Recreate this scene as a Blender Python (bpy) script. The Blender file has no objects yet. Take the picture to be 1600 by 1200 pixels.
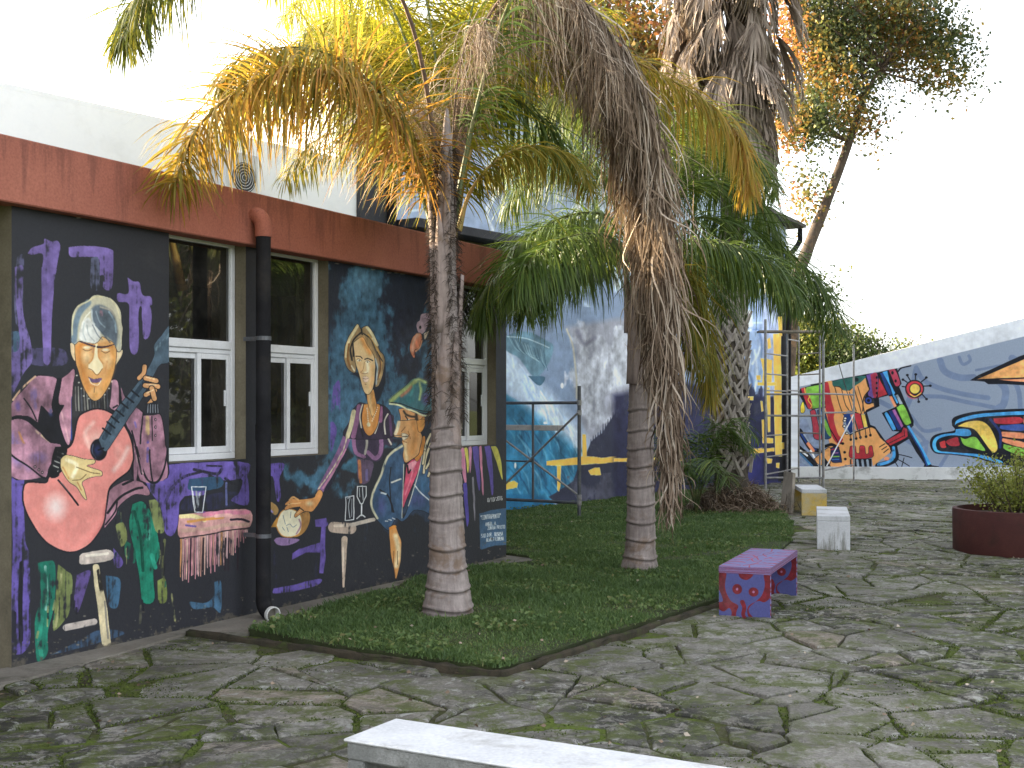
import bpy, math, random
import numpy as np
from mathutils import Vector, Matrix
random.seed(7); rng = np.random.default_rng(7)
SC = bpy.context.scene
COL = SC.collection
# ---------------------------------------------------------------- camera, light, exposure
F = 1940.0; KD = 1.5; CX = 800.0; HY = 636.0; EYE = 1.6          # focal length and horizon in photo pixels
cd = bpy.data.cameras.new('camera'); cam = bpy.data.objects.new('camera', cd); COL.objects.link(cam)
cam.location = (0, 0, EYE); cam.rotation_euler = (math.radians(90), 0, 0)
cd.sensor_width = 36; cd.lens = 36 * F / 1600; cd.shift_y = (HY - 600) / 1600
cd.clip_start = 0.05; cd.clip_end = 900
SC.camera = cam
SUN_EL = math.radians(20); SUN_AZ = math.radians(-68)   # azimuth from +Y, positive towards +X
world = bpy.data.worlds.new('World'); SC.world = world; world.use_nodes = True
nt = world.node_tree; nt.nodes.clear()
wo = nt.nodes.new('ShaderNodeOutputWorld'); bg = nt.nodes.new('ShaderNodeBackground')
sky = nt.nodes.new('ShaderNodeTexSky'); sky.sky_type = 'NISHITA'; sky.sun_disc = False
sky.sun_elevation = SUN_EL; sky.sun_rotation = SUN_AZ
sky.air_density = 1.0; sky.dust_density = 2.5; sky.ozone_density = 1.0
hs = nt.nodes.new('ShaderNodeHueSaturation'); hs.inputs['Saturation'].default_value = 0.24
nt.links.new(sky.outputs[0], hs.inputs['Color']); nt.links.new(hs.outputs[0], bg.inputs[0])
bg.inputs[1].default_value = 0.15
nt.links.new(bg.outputs[0], wo.inputs[0])
sd = bpy.data.lights.new('sun', 'SUN'); sun = bpy.data.objects.new('sun', sd); COL.objects.link(sun)
sd.energy = 5.0; sd.angle = math.radians(0.6); sd.color = (1.0, 0.80, 0.52)
sv = Vector((math.sin(SUN_AZ) * math.cos(SUN_EL), math.cos(SUN_AZ) * math.cos(SUN_EL), math.sin(SUN_EL)))
sun.rotation_euler = sv.to_track_quat('Z', 'Y').to_euler()
SC.view_settings.view_transform = 'Standard'; SC.view_settings.look = 'None'
SC.view_settings.exposure = 2.35; SC.view_settings.gamma = 1.0
SC.cycles.max_bounces = 7; SC.cycles.transparent_max_bounces = 16
SC.cycles.sample_clamp_indirect = 6

# ---------------------------------------------------------------- helpers
def tag(o, label=None, cat=None, group=None, kind=None):
    if label: o['label'] = label
    if cat: o['category'] = cat
    if group: o['group'] = group
    if kind: o['kind'] = kind
    return o
def empty(name, loc=(0, 0, 0), parent=None, rz=0.0):
    o = bpy.data.objects.new(name, None); COL.objects.link(o); o.location = loc
    o.rotation_euler = (0, 0, rz); o.empty_display_size = .1
    if parent: o.parent = parent
    return o
def mesh_obj(name, verts, faces, mat=None, parent=None, loc=None, smooth=False, uv=None, attr=None, mats=None, midx=None):
    me = bpy.data.meshes.new(name)
    me.from_pydata([tuple(map(float, v)) for v in verts] if not isinstance(verts, np.ndarray) else verts.tolist(), [],
                   faces if not isinstance(faces, np.ndarray) else faces.tolist())
    return fin(me, name, mat, parent, loc, smooth, uv, attr, mats, midx)
def quads_obj(name, V, Q, mat=None, parent=None, loc=None, smooth=False, attr=None):
    """fast path: V (n,3) array, Q (m,k) int array"""
    me = bpy.data.meshes.new(name)
    V = np.asarray(V, np.float32); Q = np.asarray(Q, np.int32); m, k = Q.shape
    me.vertices.add(len(V)); me.vertices.foreach_set('co', V.ravel())
    me.loops.add(m * k); me.loops.foreach_set('vertex_index', Q.ravel())
    me.polygons.add(m); me.polygons.foreach_set('loop_start', np.arange(0, m * k, k, dtype=np.int32))
    me.update(calc_edges=True)
    return fin(me, name, mat, parent, loc, smooth, None, attr, None, None)
def fin(me, name, mat, parent, loc, smooth, uv, attr, mats, midx):
    if mat: me.materials.append(mat)
    if mats:
        for m in mats: me.materials.append(m)
        if midx is not None: me.polygons.foreach_set('material_index', np.asarray(midx, np.int32))
    if smooth: me.polygons.foreach_set('use_smooth', np.ones(len(me.polygons), bool))
    if uv is not None:
        l = me.uv_layers.new(name='UVMap'); vi = np.empty(len(me.loops), np.int32); me.loops.foreach_get('vertex_index', vi)
        l.data.foreach_set('uv', np.asarray(uv, np.float32)[vi].ravel())
    if attr is not None:
        a = me.attributes.new('tint', 'FLOAT', 'POINT'); a.data.foreach_set('value', np.asarray(attr, np.float32))
    me.update()
    o = bpy.data.objects.new(name, me); COL.objects.link(o)
    if parent: o.parent = parent
    if loc is not None: o.location = loc
    return o
class MB:
    def __init__(s): s.v = []; s.f = []; s.t = []
    def add(s, vs, fs, t=0.0):
        b = len(s.v); s.v += [tuple(v) for v in vs]; s.f += [tuple(i + b for i in f) for f in fs]; s.t += [t] * len(vs)
    def box(s, x0, x1, y0, y1, z0, z1, M=None, bev=0.0, t=0.0):
        if bev <= 0:
            vs = [(x, y, z) for x in (x0, x1) for y in (y0, y1) for z in (z0, z1)]
            fs = [(0, 1, 3, 2), (4, 6, 7, 5), (0, 4, 5, 1), (2, 3, 7, 6), (0, 2, 6, 4), (1, 5, 7, 3)]
        else:
            c = ((x0 + x1) / 2, (y0 + y1) / 2, (z0 + z1) / 2); h = ((x1 - x0) / 2, (y1 - y0) / 2, (z1 - z0) / 2)
            vs = []; idx = {}
            for sx in (-1, 1):
                for sy in (-1, 1):
                    for sz in (-1, 1):
                        for ax in range(3):
                            p = [c[i] + (sx, sy, sz)[i] * (h[i] - (bev if i != ax else 0)) for i in range(3)]
                            idx[(sx, sy, sz, ax)] = len(vs); vs.append(tuple(p))
            fs = []
            def q(*k): fs.append(tuple(idx[i] for i in k))
            for ax in range(3):
                o1, o2 = [i for i in range(3) if i != ax]
                for sg in (-1, 1):
                    ks = []
                    for a, b in ((-1, -1), (1, -1), (1, 1), (-1, 1)):
                        t3 = [0, 0, 0]; t3[ax] = sg; t3[o1] = a; t3[o2] = b; ks.append((*t3, ax))
                    q(*ks)
                for a in (-1, 1):
                    for b in (-1, 1):
                        e = []
                        for c3, axx in ((-1, o1), (-1, o2), (1, o2), (1, o1)):
                            t3 = [0, 0, 0]; t3[ax] = c3; t3[o1] = a; t3[o2] = b; e.append((*t3, axx))
                        q(*e)
            for sx in (-1, 1):
                for sy in (-1, 1):
                    for sz in (-1, 1): q((sx, sy, sz, 0), (sx, sy, sz, 1), (sx, sy, sz, 2))
        if M is not None: vs = [tuple(M @ Vector(v)) for v in vs]
        s.add(vs, fs, t)
    def tube(s, pts, r, n=10, cap=True, t=0.0, wob=None):
        pts = [Vector(p) for p in pts]; rs = r if hasattr(r, '__len__') else [r] * len(pts)
        rings = []; ref = None
        for i, p in enumerate(pts):
            d = (pts[min(i + 1, len(pts) - 1)] - pts[max(i - 1, 0)]).normalized()
            if ref is None: ref = Vector((0, 0, 1)) if abs(d.z) < .9 else Vector((1, 0, 0))
            u = (ref - d * ref.dot(d)).normalized(); w = d.cross(u); ref = u
            rings.append([p + (u * math.cos(2 * math.pi * k / n) + w * math.sin(2 * math.pi * k / n)) * rs[i] * (1 if wob is None else 1 + wob * (random.random() - .5)) for k in range(n)])
        vs = [v for g in rings for v in g]; fs = []
        for i in range(len(pts) - 1):
            for k in range(n):
                a = i * n + k; b = i * n + (k + 1) % n; fs.append((a, b, b + n, a + n))
        if cap: fs.append(tuple(range(n - 1, -1, -1))); fs.append(tuple(range((len(pts) - 1) * n, len(pts) * n)))
        s.add(vs, fs, t)
    def build(s, name, mat=None, parent=None, smooth=False, loc=None):
        return mesh_obj(name, s.v, s.f, mat, parent, loc, smooth, attr=s.t)
def fixn(o):
    import bmesh
    bm = bmesh.new(); bm.from_mesh(o.data); bmesh.ops.recalc_face_normals(bm, faces=bm.faces); bm.to_mesh(o.data); bm.free(); return o
def autosmooth(o, ang=35):
    me = o.data; me.polygons.foreach_set('use_smooth', np.ones(len(me.polygons), bool)); me.set_sharp_from_angle(angle=math.radians(ang)); return o
def spline(P, n):
    """Catmull-Rom through P (k,d) -> (n,d)"""
    P = np.asarray(P, float); k = len(P)
    Q = np.vstack([2 * P[0] - P[1], P, 2 * P[-1] - P[-2]])
    t = np.linspace(0, k - 1 - 1e-9, n); i = t.astype(int); f = (t - i)[:, None]
    a, b, c, d = Q[i], Q[i + 1], Q[i + 2], Q[i + 3]
    return .5 * ((2 * b) + (-a + c) * f + (2 * a - 5 * b + 4 * c - d) * f ** 2 + (-a + 3 * b - 3 * c + d) * f ** 3)
def G(px, py, z=0.0):
    """ground point seen at a photo pixel"""
    d = (EYE - z) * F / (py - HY); return Vector(((px - CX) / F * d, d, z))
def AT(px, py, d): d *= KD; return Vector(((px - CX) / F * d, d, EYE + (HY - py) / F * d))
class Plane:
    """vertical plane through ground points a,b ; s runs along it, n points to the courtyard"""
    def __init__(s, a, b, off=0.0):
        a = Vector(a[:2]); b = Vector(b[:2]); s.d = (b - a).normalized(); s.n = Vector((s.d.y, -s.d.x)); s.o = a + s.n * off; s.base = (a, b)
    def shifted(s, off): p = Plane(s.base[0], s.base[1], off); return p
    def px(s, px, py=None):
        k = (px - CX) / F                                  # x = k*y
        # o.x + t d.x = k (o.y + t d.y)
        t = (k * s.o.y - s.o.x) / (s.d.x - k * s.d.y); y = s.o.y + t * s.d.y
        return (t, None if py is None else EYE + (HY - py) / F * y)
    def P(s, t, z, off=0.0): q = s.o + s.d * t + s.n * off; return Vector((q.x, q.y, z))
    def M(s, t=0.0, z=0.0, off=0.0):
        p = s.P(t, z, off); return Matrix(((s.d.x, s.n.x, 0, p.x), (s.d.y, s.n.y, 0, p.y), (0, 0, 1, p.z), (0, 0, 0, 1)))
    def proj(s, T, Z):
        X = s.o.x + T * s.d.x; Y = s.o.y + T * s.d.y
        return CX + F * X / Y, HY - F * (Z - EYE) / Y

# ---------------------------------------------------------------- materials
def srgb(h):
    if isinstance(h, str): c = [int(h[i:i + 2], 16) / 255 for i in (0, 2, 4)]
    else: c = [v / 255 for v in h]
    return [v / 12.92 if v <= .04045 else ((v + .055) / 1.055) ** 2.4 for v in c]
class NB:
    def __init__(s, name):
        s.m = bpy.data.materials.new(name); s.m.use_nodes = True; s.t = s.m.node_tree; s.t.nodes.clear()
        s.out = s.n('ShaderNodeOutputMaterial')
    def n(s, ty, **kw):
        x = s.t.nodes.new(ty)
        for k, v in kw.items(): setattr(x, k, v)
        return x
    def l(s, a, b): s.t.links.new(a, b)
    def pos(s):
        if not hasattr(s, '_p'): s._p = s.n('ShaderNodeNewGeometry').outputs['Position']
        return s._p
    def objc(s):
        if not hasattr(s, '_oc'): s._oc = s.n('ShaderNodeTexCoord').outputs['Object']
        return s._oc
    def noise(s, scale, detail=4, rough=.55, vec=None, stretch=None, dist=0):
        x = s.n('ShaderNodeTexNoise'); x.inputs['Scale'].default_value = scale; x.inputs['Detail'].default_value = detail
        x.inputs['Roughness'].default_value = rough; x.inputs['Distortion'].default_value = dist
        v = vec or s.pos()
        if stretch:
            mp = s.n('ShaderNodeMapping'); mp.inputs['Scale'].default_value = stretch; s.l(v, mp.inputs[0]); v = mp.outputs[0]
        s.l(v, x.inputs['Vector']); return x.outputs['Fac']
    def ramp(s, fac, stops, interp='LINEAR'):
        x = s.n('ShaderNodeValToRGB'); x.color_ramp.interpolation = interp; e = x.color_ramp.elements
        while len(e) > 1: e.remove(e[-1])
        for i, (p, c) in enumerate(stops):
            el = e[0] if i == 0 else e.new(p)
            el.position = p; el.color = (*c, 1) if hasattr(c, '__len__') else (c, c, c, 1)
        s.l(fac, x.inputs[0]); return x.outputs[0]
    def mix(s, fac, a, b, mode='MIX'):
        x = s.n('ShaderNodeMix', data_type='RGBA', blend_type=mode)
        for v, sock in ((fac, x.inputs[0]), (a, x.inputs[6]), (b, x.inputs[7])):
            if isinstance(v, bpy.types.NodeSocket): s.l(v, sock)
            elif hasattr(v, '__len__'): sock.default_value = (*v, 1)
            else: sock.default_value = v if sock.type == 'VALUE' else (v, v, v, 1)
        return x.outputs[2]
    def math(s, op, a, b=0.0):
        x = s.n('ShaderNodeMath', operation=op)
        for v, sock in ((a, x.inputs[0]), (b, x.inputs[1])):
            if isinstance(v, bpy.types.NodeSocket): s.l(v, sock)
            else: sock.default_value = v
        return x.outputs[0]
    def attr(s, name): return s.n('ShaderNodeAttribute', attribute_name=name).outputs['Fac']
    def bsdf(s, col, rough=.8, bump=None, bs=.3, bd=.02, spec=.3, metal=0.0, normal=None):
        b = s.n('ShaderNodeBsdfPrincipled')
        for v, k in ((col, 'Base Color'), (rough, 'Roughness'), (metal, 'Metallic'), (spec, 'Specular IOR Level')):
            if isinstance(v, bpy.types.NodeSocket): s.l(v, b.inputs[k])
            elif hasattr(v, '__len__'): b.inputs[k].default_value = (*v, 1)
            else: b.inputs[k].default_value = v
        if bump is not None:
            u = s.n('ShaderNodeBump'); u.inputs['Strength'].default_value = bs; u.inputs['Distance'].default_value = bd
            s.l(bump, u.inputs['Height']); s.l(u.outputs[0], b.inputs['Normal'])
        s.l(b.outputs[0], s.out.inputs[0]); return b
def paint_mat(name, c1, c2=None, rough=.7, scale=3.0, dirt=None, dirt_amt=.35, bump=.15, bd=.006, spec=.3, metal=0.0, dscale=2.2, stretch=None):
    b = NB(name); c1 = list(c1); c2 = list(c2) if c2 else [v * .8 for v in c1]
    n1 = b.noise(scale, 6, .6, stretch=stretch); col = b.mix(b.ramp(n1, [(.35, 0), (.65, 1)]), c1, c2)
    n3 = b.noise(scale * 22, 3, .6); col = b.mix(.12, col, b.ramp(n3, [(.3, 0), (.7, 1)]), 'OVERLAY')
    if dirt:
        n2 = b.noise(dscale, 7, .7, dist=.3); col = b.mix(b.math('MULTIPLY', b.ramp(n2, [(.52, 0), (.68, 1)]), dirt_amt), col, dirt)
    n4 = b.noise(scale * 12, 6, .65)
    b.bsdf(col, rough, n4, bump, bd, spec, metal); return b.m
def leaf_mat(name, stops, trans=.45, rough=.5, spec=.35, nscale=6):
    """foliage: colour from the per-leaf 'tint' value, part of the light passes through"""
    b = NB(name); t = b.attr('tint'); n = b.noise(nscale, 3)
    col = b.ramp(b.math('ADD', t, b.math('MULTIPLY', b.math('SUBTRACT', n, .5), .35)), stops)
    p = b.bsdf(col, rough, spec=spec)
    tr = b.n('ShaderNodeBsdfTranslucent'); b.l(b.mix(.35, col, (1, .9, .35), 'MULTIPLY'), tr.inputs[0])
    mx = b.n('ShaderNodeMixShader'); mx.inputs[0].default_value = trans
    b.l(p.outputs[0], mx.inputs[1]); b.l(tr.outputs[0], mx.inputs[2]); b.l(mx.outputs[0], b.out.inputs[0]); return b.m
# ---------------------------------------------------------------- wall painting: shapes brushed onto a canvas that lies on the wall
def vnoise(h, w, gy, gx, seed):
    r = np.random.default_rng(seed); gy = max(2, int(gy)); gx = max(2, int(gx)); g = r.random((gy + 2, gx + 2))
    y = np.linspace(0, gy, h, endpoint=False); x = np.linspace(0, gx, w, endpoint=False)
    yi = y.astype(int); xi = x.astype(int); fy = y - yi; fx = x - xi; fy = fy * fy * (3 - 2 * fy); fx = fx * fx * (3 - 2 * fx)
    a = g[yi][:, xi]; b = g[yi][:, xi + 1]; c = g[yi + 1][:, xi]; d = g[yi + 1][:, xi + 1]
    fy = fy[:, None]; fx = fx[None]
    return (a * (1 - fx) + b * fx) * (1 - fy) + (c * (1 - fx) + d * fx) * fy
def fbm(h, w, gy, gx, seed, o=4):
    s = 0; a = 1; t = 0
    for i in range(o): s = s + a * vnoise(h, w, gy * 2 ** i, gx * 2 ** i, seed + i); t += a; a *= .55
    return s / t
def hexc(h): return np.array([int(h[i:i + 2], 16) / 255 for i in (0, 2, 4)])
class Canvas:
    def __init__(s, H, W, X, Y, base, seed=1, wob=.8, den=None):
        s.H, s.W = H, W; s.seed = seed
        k = den or W / 40
        a = H / W
        s.X = X + (fbm(H, W, k * a, k, seed + 50, 3) - .5) * 2 * wob; s.Y = Y + (fbm(H, W, k * a, k, seed + 60, 3) - .5) * 2 * wob
        s.c = np.empty((H, W, 3), np.float32); s.c[:] = hexc(base)
        s.streak = vnoise(H, W, H / 46, W / 3.2, seed + 70) * .55 + fbm(H, W, H / 9, W / 9, seed + 71, 3) * .45       # bristle marks, upright
        s.mott = fbm(H, W, k * a * .6, k * .6, seed + 80, 5)
        s.fine = fbm(H, W, k * a * 3, k * 3, seed + 90, 4)
        s.o = (0, 0, 1)
    def view(s, ox, oy, sc): s.o = (ox, oy, sc)
    def pts(s, p):
        if isinstance(p, str): p = [float(v) for v in p.replace(',', ' ').split()]
        p = np.array(p, float).reshape(-1, 2); return p * s.o[2] + np.array(s.o[:2])
    def region(s, p, pad):
        m = (s.X > p[:, 0].min() - pad) & (s.X < p[:, 0].max() + pad) & (s.Y > p[:, 1].min() - pad) & (s.Y < p[:, 1].max() + pad)
        r = np.flatnonzero(m.any(1)); q = np.flatnonzero(m.any(0))
        if len(r) == 0 or len(q) == 0: return None
        return slice(r[0], r[-1] + 1), slice(q[0], q[-1] + 1)
    def blend(s, R, a, col, dry, var):
        m = s.mott[R]; st = s.streak[R]
        if dry: a = a * np.clip((st * .5 + m * .2 + s.fine[R] * .3 - .27 - dry * .5) * 8 + .5, 0, 1)
        c = hexc(col) if isinstance(col, str) else col
        c = c * (1 + (m - .5) * var * 1.3 + (st - .5) * var * .3 + (s.fine[R] - .5) * var * 1.35)[..., None]
        s.c[R] = s.c[R] * (1 - a[..., None]) + c * a[..., None]
    def poly(s, p, col, soft=.5, a=1.0, dry=0, var=.35, sm=1, out=None, ow=1.0):
        P = s.pts(p)
        if sm and len(P) > 3: P = spline(np.vstack([P, P[:1]]), len(P) * 4)[:-1] if sm == 1 else P
        if out: s.edge(P, out, ow)
        R = s.region(P, soft + 1)
        if R is None: return
        X = s.X[R]; Y = s.Y[R]; ins = np.zeros(X.shape, bool); d2 = np.full(X.shape, 1e9, np.float32)
        for i in range(len(P)):
            x0, y0 = P[i]; x1, y1 = P[(i + 1) % len(P)]
            if y0 != y1:
                c = (y0 > Y) != (y1 > Y); ins ^= c & (X < (x1 - x0) * (Y - y0) / (y1 - y0) + x0)
            dx, dy = x1 - x0, y1 - y0; L = dx * dx + dy * dy + 1e-9
            t = np.clip(((X - x0) * dx + (Y - y0) * dy) / L, 0, 1); d2 = np.minimum(d2, (X - x0 - t * dx) ** 2 + (Y - y0 - t * dy) ** 2)
        d = np.sqrt(d2); d = np.where(ins, d, -d)
        s.blend(R, np.clip(d / soft + .5, 0, 1) * a, col, dry, var)
    def edge(s, P, col, w):
        o = s.o; s.o = (0, 0, 1); s.line(np.vstack([P, P[:1]]), w, col, raw=1, sm=0); s.o = o
    def line(s, p, w, col, soft=.5, a=1.0, dry=0, var=.3, sm=1, raw=0):
        P = p if raw else s.pts(p)
        W = np.atleast_1d(np.array(w, float)) * (1 if raw else s.o[2]) * .5
        if sm and len(P) > 2: n = len(P) * 4; P = spline(P, n)
        W = np.interp(np.linspace(0, 1, len(P)), np.linspace(0, 1, len(W)), W) if len(W) > 1 else np.full(len(P), W[0])
        R = s.region(P, W.max() + soft + 1)
        if R is None: return
        X = s.X[R]; Y = s.Y[R]; best = np.full(X.shape, -1e9, np.float32)
        for i in range(len(P) - 1):
            x0, y0 = P[i]; x1, y1 = P[i + 1]; dx, dy = x1 - x0, y1 - y0; L = dx * dx + dy * dy + 1e-9
            t = np.clip(((X - x0) * dx + (Y - y0) * dy) / L, 0, 1)
            best = np.maximum(best, W[i] + (W[i + 1] - W[i]) * t - np.sqrt((X - x0 - t * dx) ** 2 + (Y - y0 - t * dy) ** 2))
        s.blend(R, np.clip(best / soft + .5, 0, 1) * a, col, dry, var)
    def dab(s, x, y, rx, ry, col, a=.8, soft=1.0, dry=0, var=.3):
        P = s.pts([x, y]); rx *= s.o[2]; ry *= s.o[2]; R = s.region(np.array([[P[0, 0] - rx, P[0, 1] - ry], [P[0, 0] + rx, P[0, 1] + ry]]), 1)
        if R is None: return
        d = np.sqrt(((s.X[R] - P[0, 0]) / rx) ** 2 + ((s.Y[R] - P[0, 1]) / ry) ** 2)
        s.blend(R, np.clip((1 - d) / max(soft, .02), 0, 1) * a, col, dry, var)
    def cloud(s, p, col, th=.5, k=6, a=.9, soft=10, seed=3):
        """smudged colour with a torn, cloudy edge"""
        P = s.pts(p); P = spline(np.vstack([P, P[:1]]), len(P) * 3)[:-1]; R = s.region(P, soft)
        if R is None: return
        X = s.X[R]; Y = s.Y[R]; ins = np.zeros(X.shape, bool); d2 = np.full(X.shape, 1e9, np.float32)
        for i in range(len(P)):
            x0, y0 = P[i]; x1, y1 = P[(i + 1) % len(P)]
            if y0 != y1: c = (y0 > Y) != (y1 > Y); ins ^= c & (X < (x1 - x0) * (Y - y0) / (y1 - y0) + x0)
            dx, dy = x1 - x0, y1 - y0; L = dx * dx + dy * dy + 1e-9
            t = np.clip(((X - x0) * dx + (Y - y0) * dy) / L, 0, 1); d2 = np.minimum(d2, (X - x0 - t * dx) ** 2 + (Y - y0 - t * dy) ** 2)
        d = np.sqrt(d2); d = np.where(ins, d, -d); n = fbm(s.H, s.W, s.H / s.W * k * 4, k * 4, s.seed + seed, 5)[R]
        v = np.clip(d / soft, -1, 1) + (n - .5) * 14 * th
        s.blend(R, np.clip(v * 1.3 + .4, 0, 1) * a, col, .12, .5)
    def text(s, txt, x, y, h, adv, col='d8dcdc', w=.13, slant=0.0):
        """hand lettering, one stroke font; h is the capital height, slant the baseline slope"""
        cx = x
        for ch in txt:
            for st in GLY.get(ch, ()):
                p = []
                for i in range(0, len(st), 2):
                    gx = int(st[i]) / 4 * adv * .66; gy = int(st[i + 1]) / 6 * h
                    p += [cx + gx, y + gy + slant * (cx + gx - x)]
                s.line(p, h * w, col, soft=.25, sm=0, var=.2)
            cx += adv
    def image(s, name):
        c = np.clip(s.c, 0, 1); im = bpy.data.images.new(name, s.W, s.H, alpha=False)
        b = np.ones((s.H, s.W, 4), np.float32); b[..., :3] = c; im.pixels.foreach_set(b.ravel()); im.pack(); return im
GLY = {'A': ('061026', '1333', '2046')[:0] or ('0620', '2046', '1333'), 'B': ('0600', '003041', '41320333'[:4] + '03', '03334446', '0646'[:2] + '3645'),
       'C': ('40104000'[:0] + '411000', '000646'), 'D': ('0006', '002042', '42443606'), 'E': ('400006', '0333', '0646'), 'F': ('400006', '0333'),
       'G': ('400006', '064643', '4323'), 'I': ('2026',), 'L': ('0006', '0646'), 'M': ('0600', '0023', '2340', '4046'), 'N': ('0600', '0046', '4640'),
       'O': ('00400000', '004046', '460600'), 'P': ('0600', '00404303'), 'Q': ('004046', '460600', '2446'), 'R': ('0600', '00404303', '2346'),
       'S': ('410003', '034346', '4606'), 'T': ('0040', '2026'), 'U': ('0006', '0646', '4640'), 'Z': ('0040', '4006', '0646'), 'V': ('0026', '2640'),
       '0': ('004046', '460600'), '1': ('1120', '2026'), '2': ('0141', '4143', '4306', '0646'), '6': ('400006', '064643', '4303'), '8': ('004046', '460600', '0343'),
       '5': ('400003', '034346', '4606'), '/': ('3006',), '"': ('1012', '3032'), '.': ('1626',), "'": ('2022',), '~': ('1040'[:0] + '0030',)}
GLY['B'] = ('0600', '00303203'[:6] + '03', '03334606'[:4], '3346', '4606'); GLY['B'] = ('0006', '003033', '0343', '4346', '4606')
GLY['C'] = ('4000', '0006', '0646')
def canvas_mat(name, im, rough=.75, dirt=None, dirt_amt=.3, bump=.12):
    b = NB(name); t = b.n('ShaderNodeTexImage', image=im, interpolation='Linear', extension='EXTEND')
    uv = b.n('ShaderNodeUVMap', uv_map='UVMap'); b.l(uv.outputs[0], t.inputs[0])
    c = b.mix(.10, t.outputs[0], b.ramp(b.noise(60, 4, .6), [(.3, 0), (.7, 1)]), 'OVERLAY')
    if dirt:
        c = b.mix(b.math('MULTIPLY', b.ramp(b.noise(1.6, 8, .72, dist=.4), [(.55, 0), (.72, 1)]), dirt_amt), c, dirt)
    b.bsdf(c, rough, b.math('ADD', b.noise(35, 7, .7), b.noise(6, 5, .6)), bump * 2.6, .008, .3); return b.m
# ---------------------------------------------------------------- the three painted walls
W1 = Plane(G(18, 1049), G(791, 873))                   # front of the low annex
W2 = Plane(G(790, 802), G(1190, 757))                  # tall building, wave mural
W3 = Plane(G(1232, 748), G(1495, 749.5))               # ramp wall
def make_canvas(pl, s0, s1, z0, z1, res, base, seed, wob):
    W = int((s1 - s0) / res); H = int((z1 - z0) / res)
    T, Z = np.meshgrid(s0 + (np.arange(W) + .5) * res, z0 + (np.arange(H) + .5) * res)
    X, Y = pl.proj(T, Z); return Canvas(H, W, X, Y, base, seed, wob)
def mural_one():
    s0, s1 = W1.px(8)[0], W1.px(791)[0]
    c = make_canvas(W1, s0, s1, -.05, 2.95, .0040, '2c2d33', 11, 1.1)
    PU = '75639f'; K = '1d1d23'
    # right part of the wall is a bluer black
    c.view(500, 390, .2417); c.poly('40 20 1240 20 1240 1240 40 1240', '272c3c', soft=14, sm=0, var=.2)
    c.cloud('90 560 200 430 150 300 190 110 400 100 390 290 480 380 450 620 430 900 600 830 700 700 705 1050 450 1190 60 1190 60 900', '466b85', .46, 7, .95, 12, 3)
    c.cloud('190 120 400 110 380 300 300 340 220 240', '4a6a80', .4, 10, .8, 8, 23)
    c.cloud('60 420 420 420 430 1200 60 1200', '42647c', .35, 5, .9, 14, 9)
    c.cloud('480 600 690 560 690 960 480 1000', '3d6078', .4, 5, .9, 12, 13)
    c.cloud('440 430 640 400 640 830 560 860 450 720', '262838', .38, 12, .9, 8, 29)
    c.poly('85 880 128 850 130 1060 110 1190 68 1190', '66539b', dry=.3)
    c.view(400, 660, .2333)
    c.cloud('230 370 340 345 420 330 490 250 490 -40 640 -40 600 120 520 290 440 440 370 445 300 400', '456b82', .38, 9, .95, 10, 17)
    c.cloud('560 300 660 225 670 320 610 330', '3b6478', .3, 9, .9, 4, 19); c.cloud('760 560 1180 540 1180 700 1050 600 880 760', '34455e', .4, 8, .7, 8, 31)
    c.poly('495 0 520 0 540 60 500 200', '66539b', dry=.2)
    # purple marks, upper left
    c.view(0, 300, .175)
    c.poly('245 550 290 495 385 465 395 420 460 445 512 438 537 490 520 600 490 760 470 960 455 1160 380 1160 372 960 370 750 382 560 290 562', PU, dry=.12)
    c.poly('150 580 212 575 208 900 200 1160 138 1160 128 800', '5d5c7c', dry=.42, a=.85)
    c.poly('612 495 800 483 990 512 1014 580 1002 852 925 852 930 745 885 735 885 600 740 580 625 576', PU, dry=.12)
    c.poly('815 590 885 600 885 855 812 855', '565a72', dry=.35)
    c.poly('1140 765 1190 800 1245 808 1270 920 1345 935 1357 1005 1330 1030 1330 1160 1272 1160 1262 1035 1240 1040 1225 1160 1162 1160 1150 1000 1060 980 1053 905 1148 905', PU, dry=.12)
    c.view(0, 420, .2668)
    c.poly('245 -10 327 -10 322 60 308 200 300 420 295 548 255 548 250 430 243 250', PU, dry=.15); c.poly('180 465 370 470 380 560 180 560', '59527e', dry=.5, a=.6)
    c.poly('85 -10 137 -10 130 200 150 330 178 420 188 540 140 610 60 740 62 480 108 400 95 200', '6b5d92', dry=.3)
    c.poly('62 370 110 370 108 470 62 480', '42586c', dry=.4)
    c.poly('760 170 790 200 812 330 806 485 765 482 757 330', PU, dry=.12); c.poly('835 225 882 228 880 380 838 402', PU, dry=.2)
    c.view(0, 700, .3)
    c.poly('55 45 122 80 125 260 130 480 152 560 156 800 150 1030 60 1035 65 560', '5f5196', dry=.35); c.line('112 600 106 800 108 1000', 22, K, dry=.3); c.line('75 860 72 1000', 20, K, dry=.3)
    c.poly('745 190 900 90 1067 90 1067 240 950 260 900 420 850 330 800 250', '665699', dry=.3)
    # purple round the first window, black strokes on it
    c.view(250, 640, .2916)
    c.poly('10 300 110 290 230 283 466 284 470 360 472 505 385 492 395 468 422 450 440 372 350 382 230 340 120 400 105 480 100 600 70 672 30 660 8 560 2 400', '6757a0', dry=.22)
    for l, w in (('60 420 130 360 230 330', 14), ('180 320 300 345 330 320', 16), ('350 370 400 400 440 350', 14), ('30 500 60 420', 16), ('250 300 330 305', 10)): c.line(l, w, K, dry=.35, a=.85)
    c.poly('155 372 320 360 322 420 160 435', '2f4a63', dry=.3); c.poly('130 480 400 440 380 520 130 540', '30304a', dry=.45, a=.7); c.line('355 395 357 510', 12, '5a5f8a', dry=.5)
    c.poly('585 290 668 292 640 370 646 470 625 488 608 370 585 350', '6554a0', dry=.2)
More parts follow.
